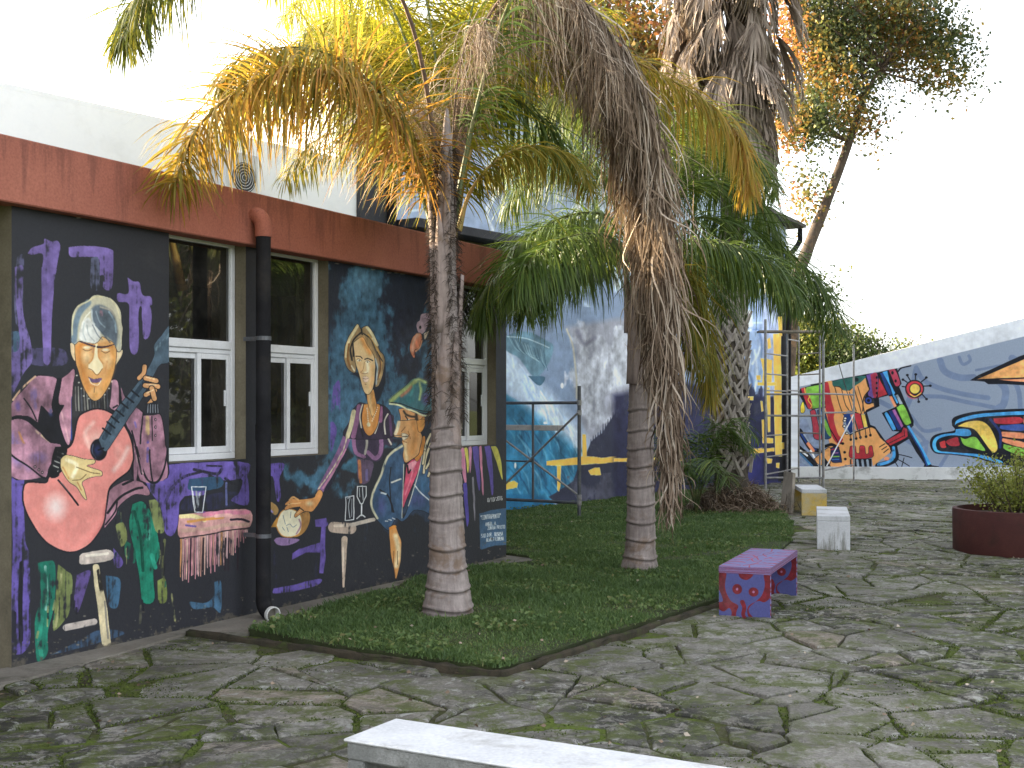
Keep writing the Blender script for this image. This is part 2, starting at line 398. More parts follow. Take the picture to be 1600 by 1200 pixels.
    c.poly('290 925 328 925 325 1085 280 1058 190 1072 160 1030 235 1038 285 1000', '40607a', dry=.25)
    # chair marks
    c.view(400, 660, .2333)
    c.poly('392 655 470 640 484 682 465 700 466 900 450 1012 425 1010 430 872 330 872 240 922 245 880 290 848 430 805 436 700 398 702', '66559c', dry=.12, sm=2)
    c.poly('118 1112 240 1090 425 1048 426 1080 340 1112 130 1147', '62539a', dry=.25); c.line('125 850 130 1100', 20, '30304a', dry=.5, a=.6); c.line('395 870 400 1030', 25, '30304a', dry=.5, a=.7)
    # guitarist: legs and stool
    c.view(0, 700, .3)
    c.poly('195 600 250 590 285 610 285 800 250 960 250 1060 225 1102 190 1100 182 900 212 780', '1f6e5b', dry=.18); c.line('235 620 245 760 240 840', 14, '79a79b', dry=.4); c.line('220 880 205 1000 215 1080', 22, '2d8a72', dry=.3)
    c.poly('300 605 345 640 378 680 362 850 335 900 278 950 288 800', '6c7648', dry=.25); c.line('320 640 310 800 290 930', 12, '9a9a6c', dry=.5)
    c.poly('400 660 470 640 440 760 400 860 385 800', '5a4a80', dry=.35); c.poly('550 665 622 680 624 760 608 832 562 812', '3f627e', dry=.2); c.poly('590 520 640 590 620 625 590 600', '66549a', dry=.2)
    c.poly('270 1075 420 1000 520 948 655 962 500 1020 280 1075', '3a5069', dry=.3, a=.9)
    c.poly('545 418 556 250 630 180 720 165 765 200 775 245 700 240 620 300 600 350', 'a67a88', out=K, ow=1.5); c.line('560 340 620 260 700 215 740 205', 12, K); c.line('550 400 600 330 610 280', 8, K); c.line('640 190 720 160 760 190', 12, K)
    c.poly('690 290 740 278 785 330 822 450 832 560 800 640 802 790 742 797 722 650 690 500 672 400', '1f7a62', dry=.15, out=K, ow=2); c.line('760 330 775 400 770 470', 26, '5aa08f', dry=.4); c.line('790 560 810 620', 22, '2f9a80'); c.line('700 330 730 460 745 640', 16, '0f4a3c', dry=.3); c.poly('650 480 700 520 700 600 650 560', '1d5f4c', dry=.4)
    c.poly('775 272 822 280 855 400 848 442 808 425', '7d8656', dry=.15); c.poly('600 400 642 390 662 470 628 512', '7a8150', dry=.2); c.poly('820 690 862 680 868 792 826 800', '7d8a4c', dry=.2); c.line('858 480 845 600 855 720', 14, '5c5f40', dry=.5); c.line('895 760 910 900', 10, '8a8a60', dry=.4); c.line('735 820 730 910', 14, '4a4a40', dry=.5)
    c.poly('412 562 440 545 570 530 583 580 470 602 415 602', 'b7aaa0', dry=.1); c.line('450 560 560 550', 14, 'd8cfc0', dry=.3)
    c.line('498 620 515 730 535 850 556 1012', [34, 42, 50, 48], 'cfc19c', dry=.08); c.line('512 640 528 740', 20, '2a2826', dry=.25); c.line('545 800 565 990', 10, '8a8478', dry=.3)
    c.line('345 935 490 905', 34, 'b5aaa2', dry=.22)
    for q in range(60):
        x = random.uniform(180, 870); y = random.uniform(600, 1000) if x < 400 else random.uniform(300, 800)
        if 400 < x < 590 or 1 < 0: continue
        c.line([x, y, x + random.uniform(-8, 8), y + random.uniform(15, 60)], random.uniform(4, 13), random.choice([K, K, '2c6a58', '12302a', '8a8f60']), dry=random.uniform(.2, .4), a=.8)
    # guitarist: jacket
    c.view(0, 420, .2668)
    JK = 'a5798b'
    c.poly('58 800 90 755 150 690 205 628 260 622 348 645 400 612 438 588 440 640 425 760 418 900 412 1012 392 1050 330 1060 300 1130 240 1200 60 1210', K, sm=1, soft=.8)
    c.poly('64 792 95 752 150 696 208 634 262 628 335 650 322 760 300 850 240 800 232 900 160 860 64 868', JK, var=.5)
    c.poly('62 890 110 880 165 898 240 960 335 1040 312 1062 298 1130 280 1210 60 1210', JK, var=.5)
    c.line('205 632 130 700 75 768', 11, 'd4ad90', dry=.2); c.line('112 960 138 1020 180 1066', 12, 'b9825e', dry=.15); c.line('190 940 260 990 330 1040', 12, 'd9bf9f', dry=.2)
    for x, y, r, cc in ((200, 740, 36, '6f6194'), (105, 805, 26, '66559a'), (210, 800, 22, '7a6a9a'), (110, 1090, 60, '7a6a9e'), (80, 1000, 40, '7d6b9c'), (295, 760, 16, '39457a'), (300, 840, 22, '3d4a80'), (170, 1140, 40, '8a6f9a')): c.dab(x, y, r, r * 1.5, cc, .7, .6, .3)
    c.line('140 760 180 815 214 888', 8, K); c.line('64 878 110 866 160 884 232 948 330 1030', 16, K)
    c.poly('240 800 252 840 262 910 330 960 372 1040 320 1035 250 980 222 905', K); c.line('345 650 322 760 318 820 360 930 392 1035', 26, K)
    c.poly('362 640 400 612 434 590 430 720 418 900 410 1008 394 1028 364 960 346 865 375 800 345 782', 'b38292', out=K, ow=1.4, var=.4); c.line('340 800 372 800', 9, K); c.line('360 840 380 920 400 1010', 10, 'cda0a8', dry=.4)
    c.line('424 750 420 900 416 1000', 9, '2a3f7e')
    c.poly('638 640 684 650 706 720 722 760 832 832 862 868 900 850 942 852 962 950 980 1100 976 1230 780 1230 776 1010 700 880 640 800', K)
    c.poly('645 655 680 650 694 690 698 800 690 830 640 800', 'b7899a', var=.4); c.line('688 800 665 812', 10, K)
    c.poly('706 690 740 760 830 838 838 870 825 960 800 1230 784 1230 780 1000 735 900', JK, var=.5); c.poly('840 862 900 858 940 858 958 960 974 1100 972 1230 815 1230 830 1000', JK, var=.5)
    c.line('838 850 828 950 822 1020', 7, K); c.line('890 865 892 1005', 6, K); c.line('772 950 800 1060 830 1200', 10, K); c.line('864 872 866 965', 22, 'bfa277', dry=.2); c.line('866 1010 870 1130', 13, '6a58a0', dry=.2); c.line('790 900 800 930', 12, '7a68a4', dry=.3)
    for y in (884, 928, 976): c.dab(910, y, 8, 10, K, 1, .3); c.dab(911, y, 5, 6, 'b892a0', 1, .4)
    # roll-neck
    c.poly('440 600 520 640 640 640 655 700 645 790 622 840 560 826 520 826 462 862 432 950 420 965 424 700', '302f31')
    for i in range(12): x = 440 + i * 17; c.line([x, 690 + (30 if 3 < i < 9 else 0), x + 3, 760, x + 6, 830], 7, ('6e6a66', '8a8880', '4a4d55')[i % 3], dry=.25)
    for x, y in ((447, 625), (460, 665), (475, 700), (490, 745), (520, 760), (555, 770), (595, 748), (615, 735), (640, 700), (655, 660)): c.dab(x, y, 7, 6, 'd5d0c4', .9, .5)
    c.view(0, 700, .3)
    c.poly('55 -10 330 -10 292 60 268 105 242 165 150 102 56 38', K); c.poly('58 -20 310 -20 280 60 255 105 236 152 150 92 60 28', JK, var=.5); c.dab(200, 50, 60, 40, '8a73a6', .7, .7, .2)
    for x, y in ((182, 98), (203, 113), (222, 127)): c.dab(x, y, 8, 9, K, 1, .3); c.dab(x, y, 5, 5, 'c4a2a8', 1, .4)
    c.poly('698 -10 862 -10 866 80 835 168 795 185 752 150 742 80', K); c.poly('712 -20 855 -20 858 78 828 158 796 172 760 140', JK, var=.5); c.line('780 10 786 120 796 170', 8, K); c.line('770 0 770 70', 12, '7363a0', dry=.3); c.line('700 0 720 80 745 130', 8, 'd7b6b6', dry=.4)
    # guitar body
    c.view(0, 0, 1)
    GB = '102 703 114 692 121.4 657 131 645.5 152 639.5 173.4 646 190 661 203 685 208 711 206.5 722 199.5 736 180 751 169 766 165 790 160 820 144 845 120 860.5 96 859.5 69 842 49 814 38 787 37.5 763 45 754 72 755 79 745 96 738 104 722'
    c.poly(GB, 'e08d84', out=K, ow=5, var=.12)
    c.dab(87, 792, 24, 28, 'f3dcd6', .95, .85, 0, .1); c.dab(150, 684, 26, 20, 'f0c9bb', .6, .9, 0, .1); c.line('140 700 133 676 146 660', 5, 'f2cfc2', soft=6, a=.7); c.line('178 735 192 718 200 700', 5, 'eed4ca', soft=8, a=.85); c.dab(185, 705, 9, 22, 'dba59a', .5, .9); c.line('164 790 158 822 140 846', 3, 'c56a68', soft=4, a=.7)
    c.view(0, 420, .2668); c.dab(578, 1060, 52, 68, '15161e', 1, .1); c.dab(572, 1062, 34, 46, '2a3566', .7, .7, .2); c.line('545 1030 540 1070 560 1110', 8, '4a4f66', dry=.3)
    c.poly('578 1000 620 930 640 885 700 800 830 640 880 560 905 500 903 450 940 400 1000 335 1000 530 940 560 902 620 850 724 832 760 752 872 640 1045 606 1062', '4d5f6e', out=K, ow=1.6)
    c.line('610 990 680 880 760 780 850 660', 26, '2c3a48', dry=.3); c.line('915 470 960 420 995 380', 16, '6c8391', dry=.3)
    for x, y in ((790, 728), (758, 762), (727, 796), (700, 842), (672, 880), (648, 912), (622, 950)): c.line([x - 20, y - 16, x + 24, y + 20], 10, '181b22')
    c.line('575 1062 606 1050', 9, '0c0c10')
    SK = 'd8a06e'
    for l, w in (('848 572 842 610 815 640', 26), ('855 640 915 655', 30), ('852 684 926 688', 30), ('855 738 908 712', 26), ('868 795 905 752', 22), ('890 700 905 760', 30)): c.line(l, w + 8, K); c.line(l, w - 2, SK, var=.25)
    for l in ('860 634 905 646', '862 678 915 680', '862 728 900 708'): c.line(l, 7, 'f0cfa2', dry=.2)
    c.poly('858 790 915 784 932 848 852 850', '24252c'); [c.line([868 + i * 14, 795, 866 + i * 15, 842], 5, '8a8f98', dry=.2) for i in range(5)]
    # strumming hand
    c.poly('308 1100 338 1050 386 1070 378 1112 356 1150 345 1215 292 1215', '1c1c20'); [c.line([330 + i * 3, 1072 + i * 26, 372 - i * 8, 1084 + i * 26], 6, '9a9a96', dry=.3) for i in range(5)]
    c.view(0, 700, .3); c.poly('288 -5 345 -5 346 40 322 100 268 132 270 60', '1c1c20'); [c.line([300 - i * 7, 20 + i * 24, 330 - i * 8, 30 + i * 24], 7, '9a9a96', dry=.3) for i in range(4)]
    c.poly('318 60 340 38 376 40 440 60 492 64 490 82 452 96 520 118 532 132 526 146 482 152 430 178 440 220 452 268 430 250 402 205 360 176 322 112', 'ddc48a', out=K, ow=1.3, var=.2)
    c.line('350 60 400 90 380 150', 20, 'efe2ba', dry=.2, soft=3); c.line('400 100 470 128 520 135', 4, '6a5030'); c.line('380 170 420 165 450 140', 4, '6a5030'); c.line('405 180 425 220', 6, 'c48f55'); c.line('330 100 360 160', 8, 'c9985c', dry=.3)
    c.line('305 168 350 222 408 298', 9, '17171c'); c.line('318 180 360 232', 3, '6d6d70')
    # guitarist: head
    c.view(100, 460, .15)
    c.poly('64 508 102 505 112 600 120 690 96 668 72 600', 'd8bf97', out=K, ow=1.2); c.poly('556 590 600 578 614 588 600 645 545 730 524 748 530 660', 'dfc9a2', out=K, ow=1.2)
    c.poly('112 470 200 420 330 420 470 430 535 520 545 620 532 740 505 850 462 960 392 1065 332 1102 280 1088 228 1010 180 905 148 800 122 690', 'dba468', out=K, ow=1.6, var=.15)
    c.line('150 560 170 700 210 850 250 980', 60, 'cf8440', soft=8, a=.75); c.line('500 560 510 700 470 860 420 980', 50, 'dd9a50', soft=8, a=.7); c.dab(235, 650, 75, 110, 'edcb98', .9, .8); c.dab(450, 690, 70, 110, 'ebc48e', .9, .8); c.dab(340, 470, 150, 40, 'ead0a0', .7, .8); c.dab(325, 1030, 70, 60, 'ecb878', .8, .8); c.line('170 540 200 520 290 520', 30, 'cc7f3a', soft=4, a=.8); c.line('400 560 500 540', 26, 'cc7f3a', soft=4, a=.7)
    c.poly('330 520 352 520 356 650 392 710 404 768 345 832 300 805 256 772 258 722 296 690 318 610', 'f3e2b8', var=.1); c.line('256 775 290 790 342 840 398 775', 6, '7a4c28'); c.line('318 560 306 660 262 720', 9, 'c98a50', soft=2); c.line('362 580 366 660 405 720', 8, 'c98a50', soft=2)
    c.line('165 492 240 518 322 545', [10, 16, 20], '3a2c3a'); c.line('352 550 430 548 525 520', [22, 16, 8], '3a2c3a'); c.line('310 540 306 600', 14, '8a6a60', soft=3, a=.6)
    c.dab(240, 555, 50, 20, 'efe0bc', .95, .5); c.dab(432, 580, 48, 20, 'efe0bc', .95, .5); c.line('198 572 240 592 292 576', 6, '6a4630'); c.line('388 590 432 612 475 592', 6, '6a4630')
    c.poly('254 862 300 885 340 880 392 872 372 912 292 918', '6a5478', out='4a2e30', ow=.5); c.line('262 880 288 930 350 945 385 900', 8, 'f0e0c4', dry=.1); c.line('245 900 270 950 330 960', 8, 'c47f48', soft=3); c.line('316 968 314 1020', 6, '7a5a44'); c.dab(330, 1050, 50, 40, 'e6a45c', .8, .8); c.line('430 800 450 700', 8, 'c98c54', soft=4)
    HR = 'c5bfa6'
    c.poly('82 490 72 400 76 280 92 195 150 108 250 58 298 14 370 8 472 32 540 88 592 180 602 300 612 345 606 440 598 570 565 598 546 565 522 500 462 468 402 436 366 480 332 508 300 512 236 500 160 486 112 520', HR, out=K, ow=1.4, var=.15)
    c.line('250 82 165 180 118 310 104 480', 62, '6f818e', dry=.05, soft=3); c.poly('280 150 330 110 420 118 505 190 552 300 562 420 545 545 508 490 452 446 384 396 300 280', '67737f', soft=4, var=.4)
    c.poly('188 290 250 240 300 290 360 350 384 400 346 500 240 502 165 470 160 400', 'd9d9d2', soft=3); 
    for l, w, cc in (('270 180 210 260 180 360', 9, 'e8e6dc'), ('285 160 300 280 370 380', 10, 'c8d0d4'), ('330 180 370 280 430 340', 10, '9fb0ba'), ('470 180 530 280 545 390', 16, '9db4bf'), ('380 130 480 160 530 230', 18, 'b0a99c'), ('240 320 260 420 320 490', 7, '9aa0a0'), ('300 320 350 420 400 470', 7, '59636e'), ('330 320 420 420 480 500', 10, '505c68'), ('210 300 200 400 230 480', 7, 'a8b0b0'), ('480 40 550 130 585 250', 10, 'e5dbb2'), ('150 120 250 66 310 30 400 20', 12, 'dfd3a4'), ('575 420 585 560', 16, 'b4b6a8'), ('385 180 390 210', 30, '9c7a88'), ('110 180 84 300 86 420', 9, 'd9d0a8')): c.line(l, w, cc, soft=2, dry=.12)
    # table with glass
    c.view(250, 640, .2916)
    for i in range(34):
        x = 112 + i * 10.8; y1 = 915 - max(0, i - 2) * 4.5 - max(0, i - 20) * 8 + random.uniform(-22, 22)
        if x < 482: c.line([x, 675 - i * 1.2, x + random.uniform(-3, 3), y1], [11, 10, 5], random.choice(['c39a94', 'b98a7c', 'cf8f98', 'd0aa9c', 'b37c84', 'c08a5c', 'a77c78', 'cfa8a8']), dry=.18)
    for x in (165, 232, 350, 368, 418): c.line([x, 690, x - 3, 860], 8, '2a2028', dry=.2)
    c.poly('104 562 200 552 300 544 476 535 480 632 380 642 250 668 106 688', 'cf9c98', var=.4, out=K, ow=1)
    for l, w, cc in (('115 572 180 570 240 590', 22, 'ecdba0'), ('240 560 350 552 470 548', 22, 'd98aa0'), ('150 600 260 585 340 580', 14, 'd79a55'), ('300 570 380 566', 18, 'e7b4ac'), ('140 620 190 625', 10, '6a5a9a'), ('380 590 440 586 475 600', 12, '2a2430'), ('120 650 240 640 380 615 470 615', 20, 'c9a494'), ('200 550 240 548', 8, '7a4a90')): c.line(l, w, cc, dry=.15)
    c.line('106 690 250 670 380 645 478 634', 6, K)
    GW = 'd7d9da'
    c.line('168 415 186 548 228 548 246 414 168 415', 5, GW, sm=0); c.line('195 440 200 520', 10, '8a8e94', dry=.35); c.line('215 450 212 510', 16, 'aeb2b6', dry=.4); c.line('176 440 190 530', 3, GW)
    # drum, drumming hand
    c.view(400, 660, .2333)
    c.poly('118 790 150 770 270 780 284 795 220 822 150 822', '9276a2', dry=.15); c.poly('300 610 350 600 362 650 330 730 268 768 230 740', 'ad7f48', out=K, ow=1); c.poly('100 700 140 630 150 700', 'b8863f')
    c.poly('135 690 150 640 170 600 205 582 260 592 298 625 305 680 290 738 232 764 170 750', 'e8e0c2', out='c5883e', ow=3.2, var=.12); c.line('290 650 300 690 270 745', 9, '9b6f86', soft=2)
    for l in ('180 620 195 680', '200 690 225 680 245 700 270 685', '235 600 230 640', '175 700 190 720', '205 700 215 730'): c.line(l, 4, '77808a')
    for i in range(9): y = 560 + i * 60; x = 94 - i * 1.6 + (3 if i == 8 else 0); c.line([x, y, x - 2, y + 56], 14, '2a4aa8' if i % 2 == 0 else '9a8a6c', dry=.05)
    c.poly('85 545 108 535 150 580 130 620 95 590', '9a7a4a', dry=.1); c.line('90 580 110 600', 12, '8a80b0')
    c.line('432 455 490 340 560 215 610 100 650 10', [44, 44, 52, 56, 60], '8d6590', dry=.05); c.line('450 440 530 310 600 180', [12, 14, 10], 'c88aa8', dry=.1); c.line('420 445 500 330 580 190 630 20', 8, 'd9cfa8', dry=.25); c.line('470 450 540 330 600 220', 24, '2a2838', dry=.2)
    c.poly('245 508 290 518 382 508 402 480 424 452 446 470 438 505 400 572 372 600 322 596 266 634 262 614 300 566 240 572 196 586 194 566 230 540 200 552 196 540', 'd8975a', out=K, ow=1.2, var=.2); c.line('225 520 250 500 285 520', 12, 'd9a76c'); c.dab(360, 545, 34, 26, 'f0dcae', .85, .8); c.line('210 548 300 540', 5, 'f0cf98'); c.line('275 610 315 580', 5, 'f0cf98'); c.line('300 575 320 590', 8, '3a2a20')
    # small table with two glasses
    c.line('520 700 635 712', 74, 'b3a090', dry=.2); c.line('640 688 790 650', 26, 'b9ada0', dry=.15); c.line('530 690 620 690', 20, 'd2c2b0', dry=.3); c.line('595 780 590 900 588 1100', [40, 34, 14], 'bba793', dry=.12); c.line('585 800 582 1000', 8, 'dacbb8', dry=.3)
    c.line('600 500 600 657 655 652 655 490 600 500', 6, GW, sm=0); c.line('614 510 630 500 618 560 630 640', 5, 'b8bcc0'); c.line('642 510 640 630', 4, 'a8adb2')
    c.line('680 430 738 428 734 495 712 545 697 545 676 495 680 430', 6, GW, sm=0); c.line('705 545 705 625', 9, GW, sm=0); c.line('675 645 704 622 728 635', 8, GW); c.line('712 436 716 520', 5, 'c0c4c8'); c.line('692 440 694 500', 4, 'c0c4c8')
    # woman
    c.poly('640 -30 660 -60 900 -60 920 20 908 160 862 150 842 245 775 262 735 240 700 232 655 205 645 110', '3c3145'); c.line('665 20 655 110 670 200 720 230', 26, '8a6284', dry=.2); c.line('830 20 838 180 800 240 750 200', 28, '8a6488', dry=.2); c.line('860 0 875 90 905 150', 12, 'cfc6b8', dry=.2); c.line('850 0 870 60', 24, '7c5a80', dry=.2)
    c.poly('672 240 780 262 776 330 752 400 690 400', '5a4a5e', dry=.2); c.line('690 260 700 400', 20, 'b0724a', dry=.3); c.line('740 320 742 385', 16, '6a5f88', dry=.3)
    c.poly('705 -30 832 -30 806 60 762 88 722 60', 'd08a45', out=K, ow=1.6); c.line('760 110 808 70 836 -20', 8, 'e5ddd0'); c.line('735 80 742 140 728 210', 16, 'a09a90', dry=.3)
    c.view(530, 500, .15)
    c.poly('120 560 200 600 250 700 300 850 400 850 470 700 485 560 470 430 430 330 380 500', '1f2330', soft=2)
    c.poly('150 918 205 865 255 868 300 880 420 880 505 925 545 1010 560 1220 70 1220 110 1060', '33293a', out=K, ow=1.5)
    c.line('150 950 130 1080 90 1210', 46, 'c7bd98', dry=.12); c.line('205 900 185 1040 150 1210', 48, '83597a', dry=.12); c.line('230 980 225 1120 245 1210', 12, K); c.line('440 920 430 1050', 40, '9a6488', dry=.15); c.line('510 980 475 1060 480 1190', 16, 'cfc8ba', dry=.1); c.line('530 1000 540 1200', 24, '5a4060', dry=.2); c.line('410 1060 370 1180', 12, 'cfc8ba', dry=.2); c.line('245 880 215 1000 230 1120', 14, 'c8c0b0', dry=.1)
    c.poly('262 882 310 875 420 885 412 1000 392 1100 345 1185 300 1200 255 1140 236 1020', 'cf8a46', out=K, ow=1.6, var=.15); c.line('300 900 330 1000 300 1120', 50, 'e0a868', soft=8, a=.7)
    c.poly('290 770 350 720 372 800 385 900 350 1010 320 940 296 850', 'd99c58', out=K, ow=.9); c.line('318 790 330 900 340 980', 22, 'efcf98', soft=4, a=.8)
    for i in range(9): c.dab(292 + i * 1.5, 920 + i * 18, 8, 7, 'efe6cc', 1, .4)
    for i in range(8): c.dab(398 - i * 8, 910 + i * 20, 8, 7, 'efe6cc', 1, .4)
    c.dab(304, 1090, 22, 26, 'e8dcb4', 1, .3)
    c.poly('55 400 58 290 80 220 118 140 160 75 192 42 226 95 255 72 292 62 335 115 395 220 420 310 460 360 472 440 455 560 425 650 405 690 378 692 398 600 405 480 366 380 300 270 250 190 190 200 150 250 152 340 172 440 170 545 120 532 80 480', 'a08660', out=K, ow=1.6, var=.4)
    for l, w, cc in (('190 60 140 140 90 240 72 380', 30, 'd7c99c'), ('290 75 340 150 400 260', 28, 'd9cfa6'), ('230 130 160 190 120 300 135 420', 16, K), ('100 250 90 400 120 500', 20, '8a5f34'), ('255 140 330 200 390 330', 12, K), ('300 150 390 280 440 420 420 600', 14, 'c39a58'), ('420 370 430 500 400 620', 16, '6a4a30'), ('380 400 400 500 388 670', 14, 'b4c0c0'), ('130 480 160 530', 14, 'e3d9bc'), ('400 330 450 430', 10, K), ('350 250 410 380', 12, '6c5a48'), ('340 190 390 260', 10, 'e0d5b0'), ('235 100 240 150', 14, K), ('145 250 150 380', 14, K)): c.line(l, w, cc, soft=1.2, dry=.08)
    c.poly('150 240 190 205 235 178 262 200 300 270 340 330 366 380 376 470 372 600 352 710 312 770 270 755 240 690 212 570 172 440', 'e2c290', out=K, ow=1.4, var=.12)
    c.line('240 200 270 260 320 340', 44, 'd9924c', soft=6, a=.85); c.line('350 480 352 600 330 700', 26, 'dca46a', soft=5, a=.7); c.line('210 440 250 600 270 690', 20, 'd9a873', soft=5, a=.6); c.line('290 430 300 530 270 555', 24, 'f2e6c6', soft=3)
    c.line('175 380 220 382 240 400', 10, '2a1f1c'); c.line('268 410 300 400 350 420', 12, '2a1f1c'); c.dab(206, 422, 24, 13, 'e9e2cc', 1, .3); c.dab(300, 436, 24, 13, 'e9e2cc', 1, .3); c.dab(210, 424, 9, 10, '6c5a48', 1, .4); c.dab(296, 438, 9, 10, '6c5a48', 1, .4); c.line('184 412 206 406 230 425', 4, '5a4030'); c.line('276 432 300 420 325 440', 4, '5a4030')
    c.line('262 440 250 520 225 545 270 560 300 550', 6, 'a8744a'); c.poly('244 592 275 585 308 600 300 640 260 640', 'e9cdb4', out='8a5a48', ow=.4); c.line('248 606 280 612 306 606', 4, '7a4a40'); c.dab(275, 665, 14, 8, '8a6040', .8, .6)
    # bird's head
    c.poly('806 60 815 25 840 5 860 -60 990 -60 930 30 915 75 880 130 850 145 822 120', 'b49aa8', out='2e3a50', ow=1.4, var=.3); c.dab(845, 75, 13, 20, '1a1a20', 1, .3); c.poly('880 140 920 110 930 130 890 200', 'c9b8a8')
    c.poly('805 140 850 138 862 190 835 280 795 330 785 398 750 350 738 280 765 190', 'cf7d5c', out=K, ow=1.4); c.line('820 150 780 220 765 320', 26, 'e0b49a', soft=5); c.line('855 200 830 290 790 320 782 370', 7, '3a2028'); c.line('860 210 840 280 800 330', 14, 'd8956e', soft=2)
    # man with the cap
    c.view(400, 660, .2333)
    c.poly('1080 80 1190 40 1190 400 1100 300', '1f2430', soft=2)
    c.poly('898 210 940 165 985 148 992 280 985 480 975 560 982 640 1012 590 1050 450 1092 305 1110 200 1150 300 1185 350 1185 600 1120 590 1060 590 1010 640 975 662 935 640 905 690 882 722 815 650 770 562 775 480 815 400 832 350 860 262', '3f5a78', out=K, ow=1.8, var=.35)
    c.line('985 155 905 205 868 262 838 350 800 430 778 490 774 560 815 640', 15, 'd3cfb0', dry=.08, soft=1.5); c.dab(840, 560, 45, 90, '5a5590', .6, .9, .1); c.dab(1080, 520, 80, 70, '58508c', .6, .9, .2); c.dab(1120, 420, 60, 80, '3f6f92', .5, .9); c.line('905 300 895 420 910 600', 7, K); c.line('830 450 890 500 920 600', 10, K); c.line('910 400 970 380', 11, 'd7d8cc'); c.line('1065 420 1110 480 1165 525', 9, 'cfd6d8'); c.line('840 470 870 480', 12, 'cfd6d8', dry=.2)
    for x in (868, 890, 912): c.line([x, 660 - (x - 868) * .5, x + 16, 650 - (x - 868) * .3 + 10], 6, 'd5d8d4')
    c.poly('892 702 930 690 952 750 972 800 970 900 955 980 935 1048 922 960 905 880 896 780', 'd99a58', out=K, ow=1.5, var=.15); c.line('935 760 955 860 940 960', 30, 'efdcb0', soft=4, a=.9); c.line('925 860 925 960 932 1030', 4, '7a5030'); c.line('950 860 948 950', 4, '7a5030'); c.line('900 710 930 700', 20, 'd58a3c')
    c.poly('1012 280 1050 250 1085 250 1102 225 1094 310 1050 420 1010 505 984 570 984 480 1000 350', 'cf5570', out=K, ow=1.4); c.poly('1012 285 1050 262 1080 262 1040 330', 'e49ba8'); c.line('1015 290 1020 340 1035 320', 10, K); c.line('1060 290 1030 400 1000 480', 8, 'e58a9c', soft=2)
    c.line('990 280 985 420 975 640', 5, 'c9c9b8'); c.line('1115 210 1080 380 1020 560', 6, 'c9c9b8')
    c.poly('1060 240 1100 120 1132 95 1130 180 1105 230 1080 262', 'd08840', out=K, ow=.8)
    for l in ('1168 78 1140 150 1128 210', '1172 140 1135 240 1125 340', '1182 190 1160 270 1140 310', '1188 250 1165 330 1155 360', '1130 200 1118 280'): c.line(l, 20, K); c.line(l, 14, 'd9cba6', dry=.1)
    c.view(530, 500, .15)
    c.poly('622 930 680 925 800 975 885 1000 890 1100 850 1165 830 1220 590 1220 580 1180 612 1100 640 1030', 'd99d66', out=K, ow=1.5, var=.15)
    c.line('672 950 700 985 745 1005 790 1010', 20, '2c2420', soft=2); c.line('800 985 812 1060 800 1110', 26, '2c2420', soft=3)
    c.line('690 1000 720 1040 760 1060', 12, '2a1e1a'); c.dab(718, 1040, 22, 11, 'e8e0c8', 1, .3); c.dab(712, 1040, 9, 10, '20202a', 1, .4); c.line('700 1080 740 1100 750 1160', 6, 'a8703c'); c.line('640 1100 610 1160 600 1200', 30, 'f0e0c0', soft=4, a=.9); c.line('800 1010 810 1100', 22, '3a2c24', soft=3)
    c.poly('850 1060 868 1015 886 1020 888 1090 860 1160 820 1155 828 1110', 'd9974e', out='3a2018', ow=1); c.line('866 1040 860 1100 840 1140', 9, 'efc98c')
    c.view(400, 660, .2333)
    c.poly('955 -10 1092 -10 1098 60 1112 100 1098 170 1086 215 1048 245 1002 268 984 222 992 170 978 132 985 118 1012 108 990 95 970 84 924 86 938 50', 'dba36a', out=K, ow=1.6, var=.15)
    c.line('955 0 945 45 932 76', 22, 'f2e2bc', soft=2); c.line('1000 130 1000 190 1010 245', 22, 'efd9a8', soft=3, a=.8); c.line('1050 0 1070 80 1050 200', 30, 'd18b48', soft=6, a=.7); c.poly('975 72 1000 75 1022 88 1012 106 985 118 975 95', 'efe0c0', out='5a3a28', ow=.8); c.line('980 96 1020 92 1030 80', 5, '3a2018'); c.line('985 128 1010 132', 6, 'a8683a'); c.line('972 60 1000 30', 6, '9a6436'); c.line('1020 60 1035 110', 6, 'b87840')
    c.poly('1075 -10 1125 -20 1128 20 1108 62 1088 60', 'd9974e', out='3a2018', ow=1)
    c.view(530, 500, .15)
    c.poly('528 858 560 800 610 755 700 680 755 622 800 606 868 620 905 640 935 700 952 780 965 870 962 950 880 965 750 932 620 888', '3f6c74', out=K, ow=1.8, var=.3)
    c.line('545 845 620 770 720 700 790 640', 46, 'a9b872', soft=4, a=.95); c.line('650 790 700 750 750 700', 26, 'b9785c', soft=4); c.line('790 640 830 620 900 650', 30, 'bcc988', soft=4); c.line('835 650 850 740 835 830', [20, 26, 22], 'b8cd8c', soft=3); c.dab(900, 820, 60, 90, '66508c', .8, .8); c.dab(730, 830, 70, 50, '2f6a70', .7, .8); c.line('780 690 740 780', 20, '4f9a98', soft=5)
    c.line('530 876 620 886 700 925 770 948 880 995 950 985', 18, 'd9d9b0', dry=.05); c.line('540 862 640 872 760 918 880 950 960 945', 10, K)
    # coloured feathers, date and plaque
    c.view(620, 640, .2833)
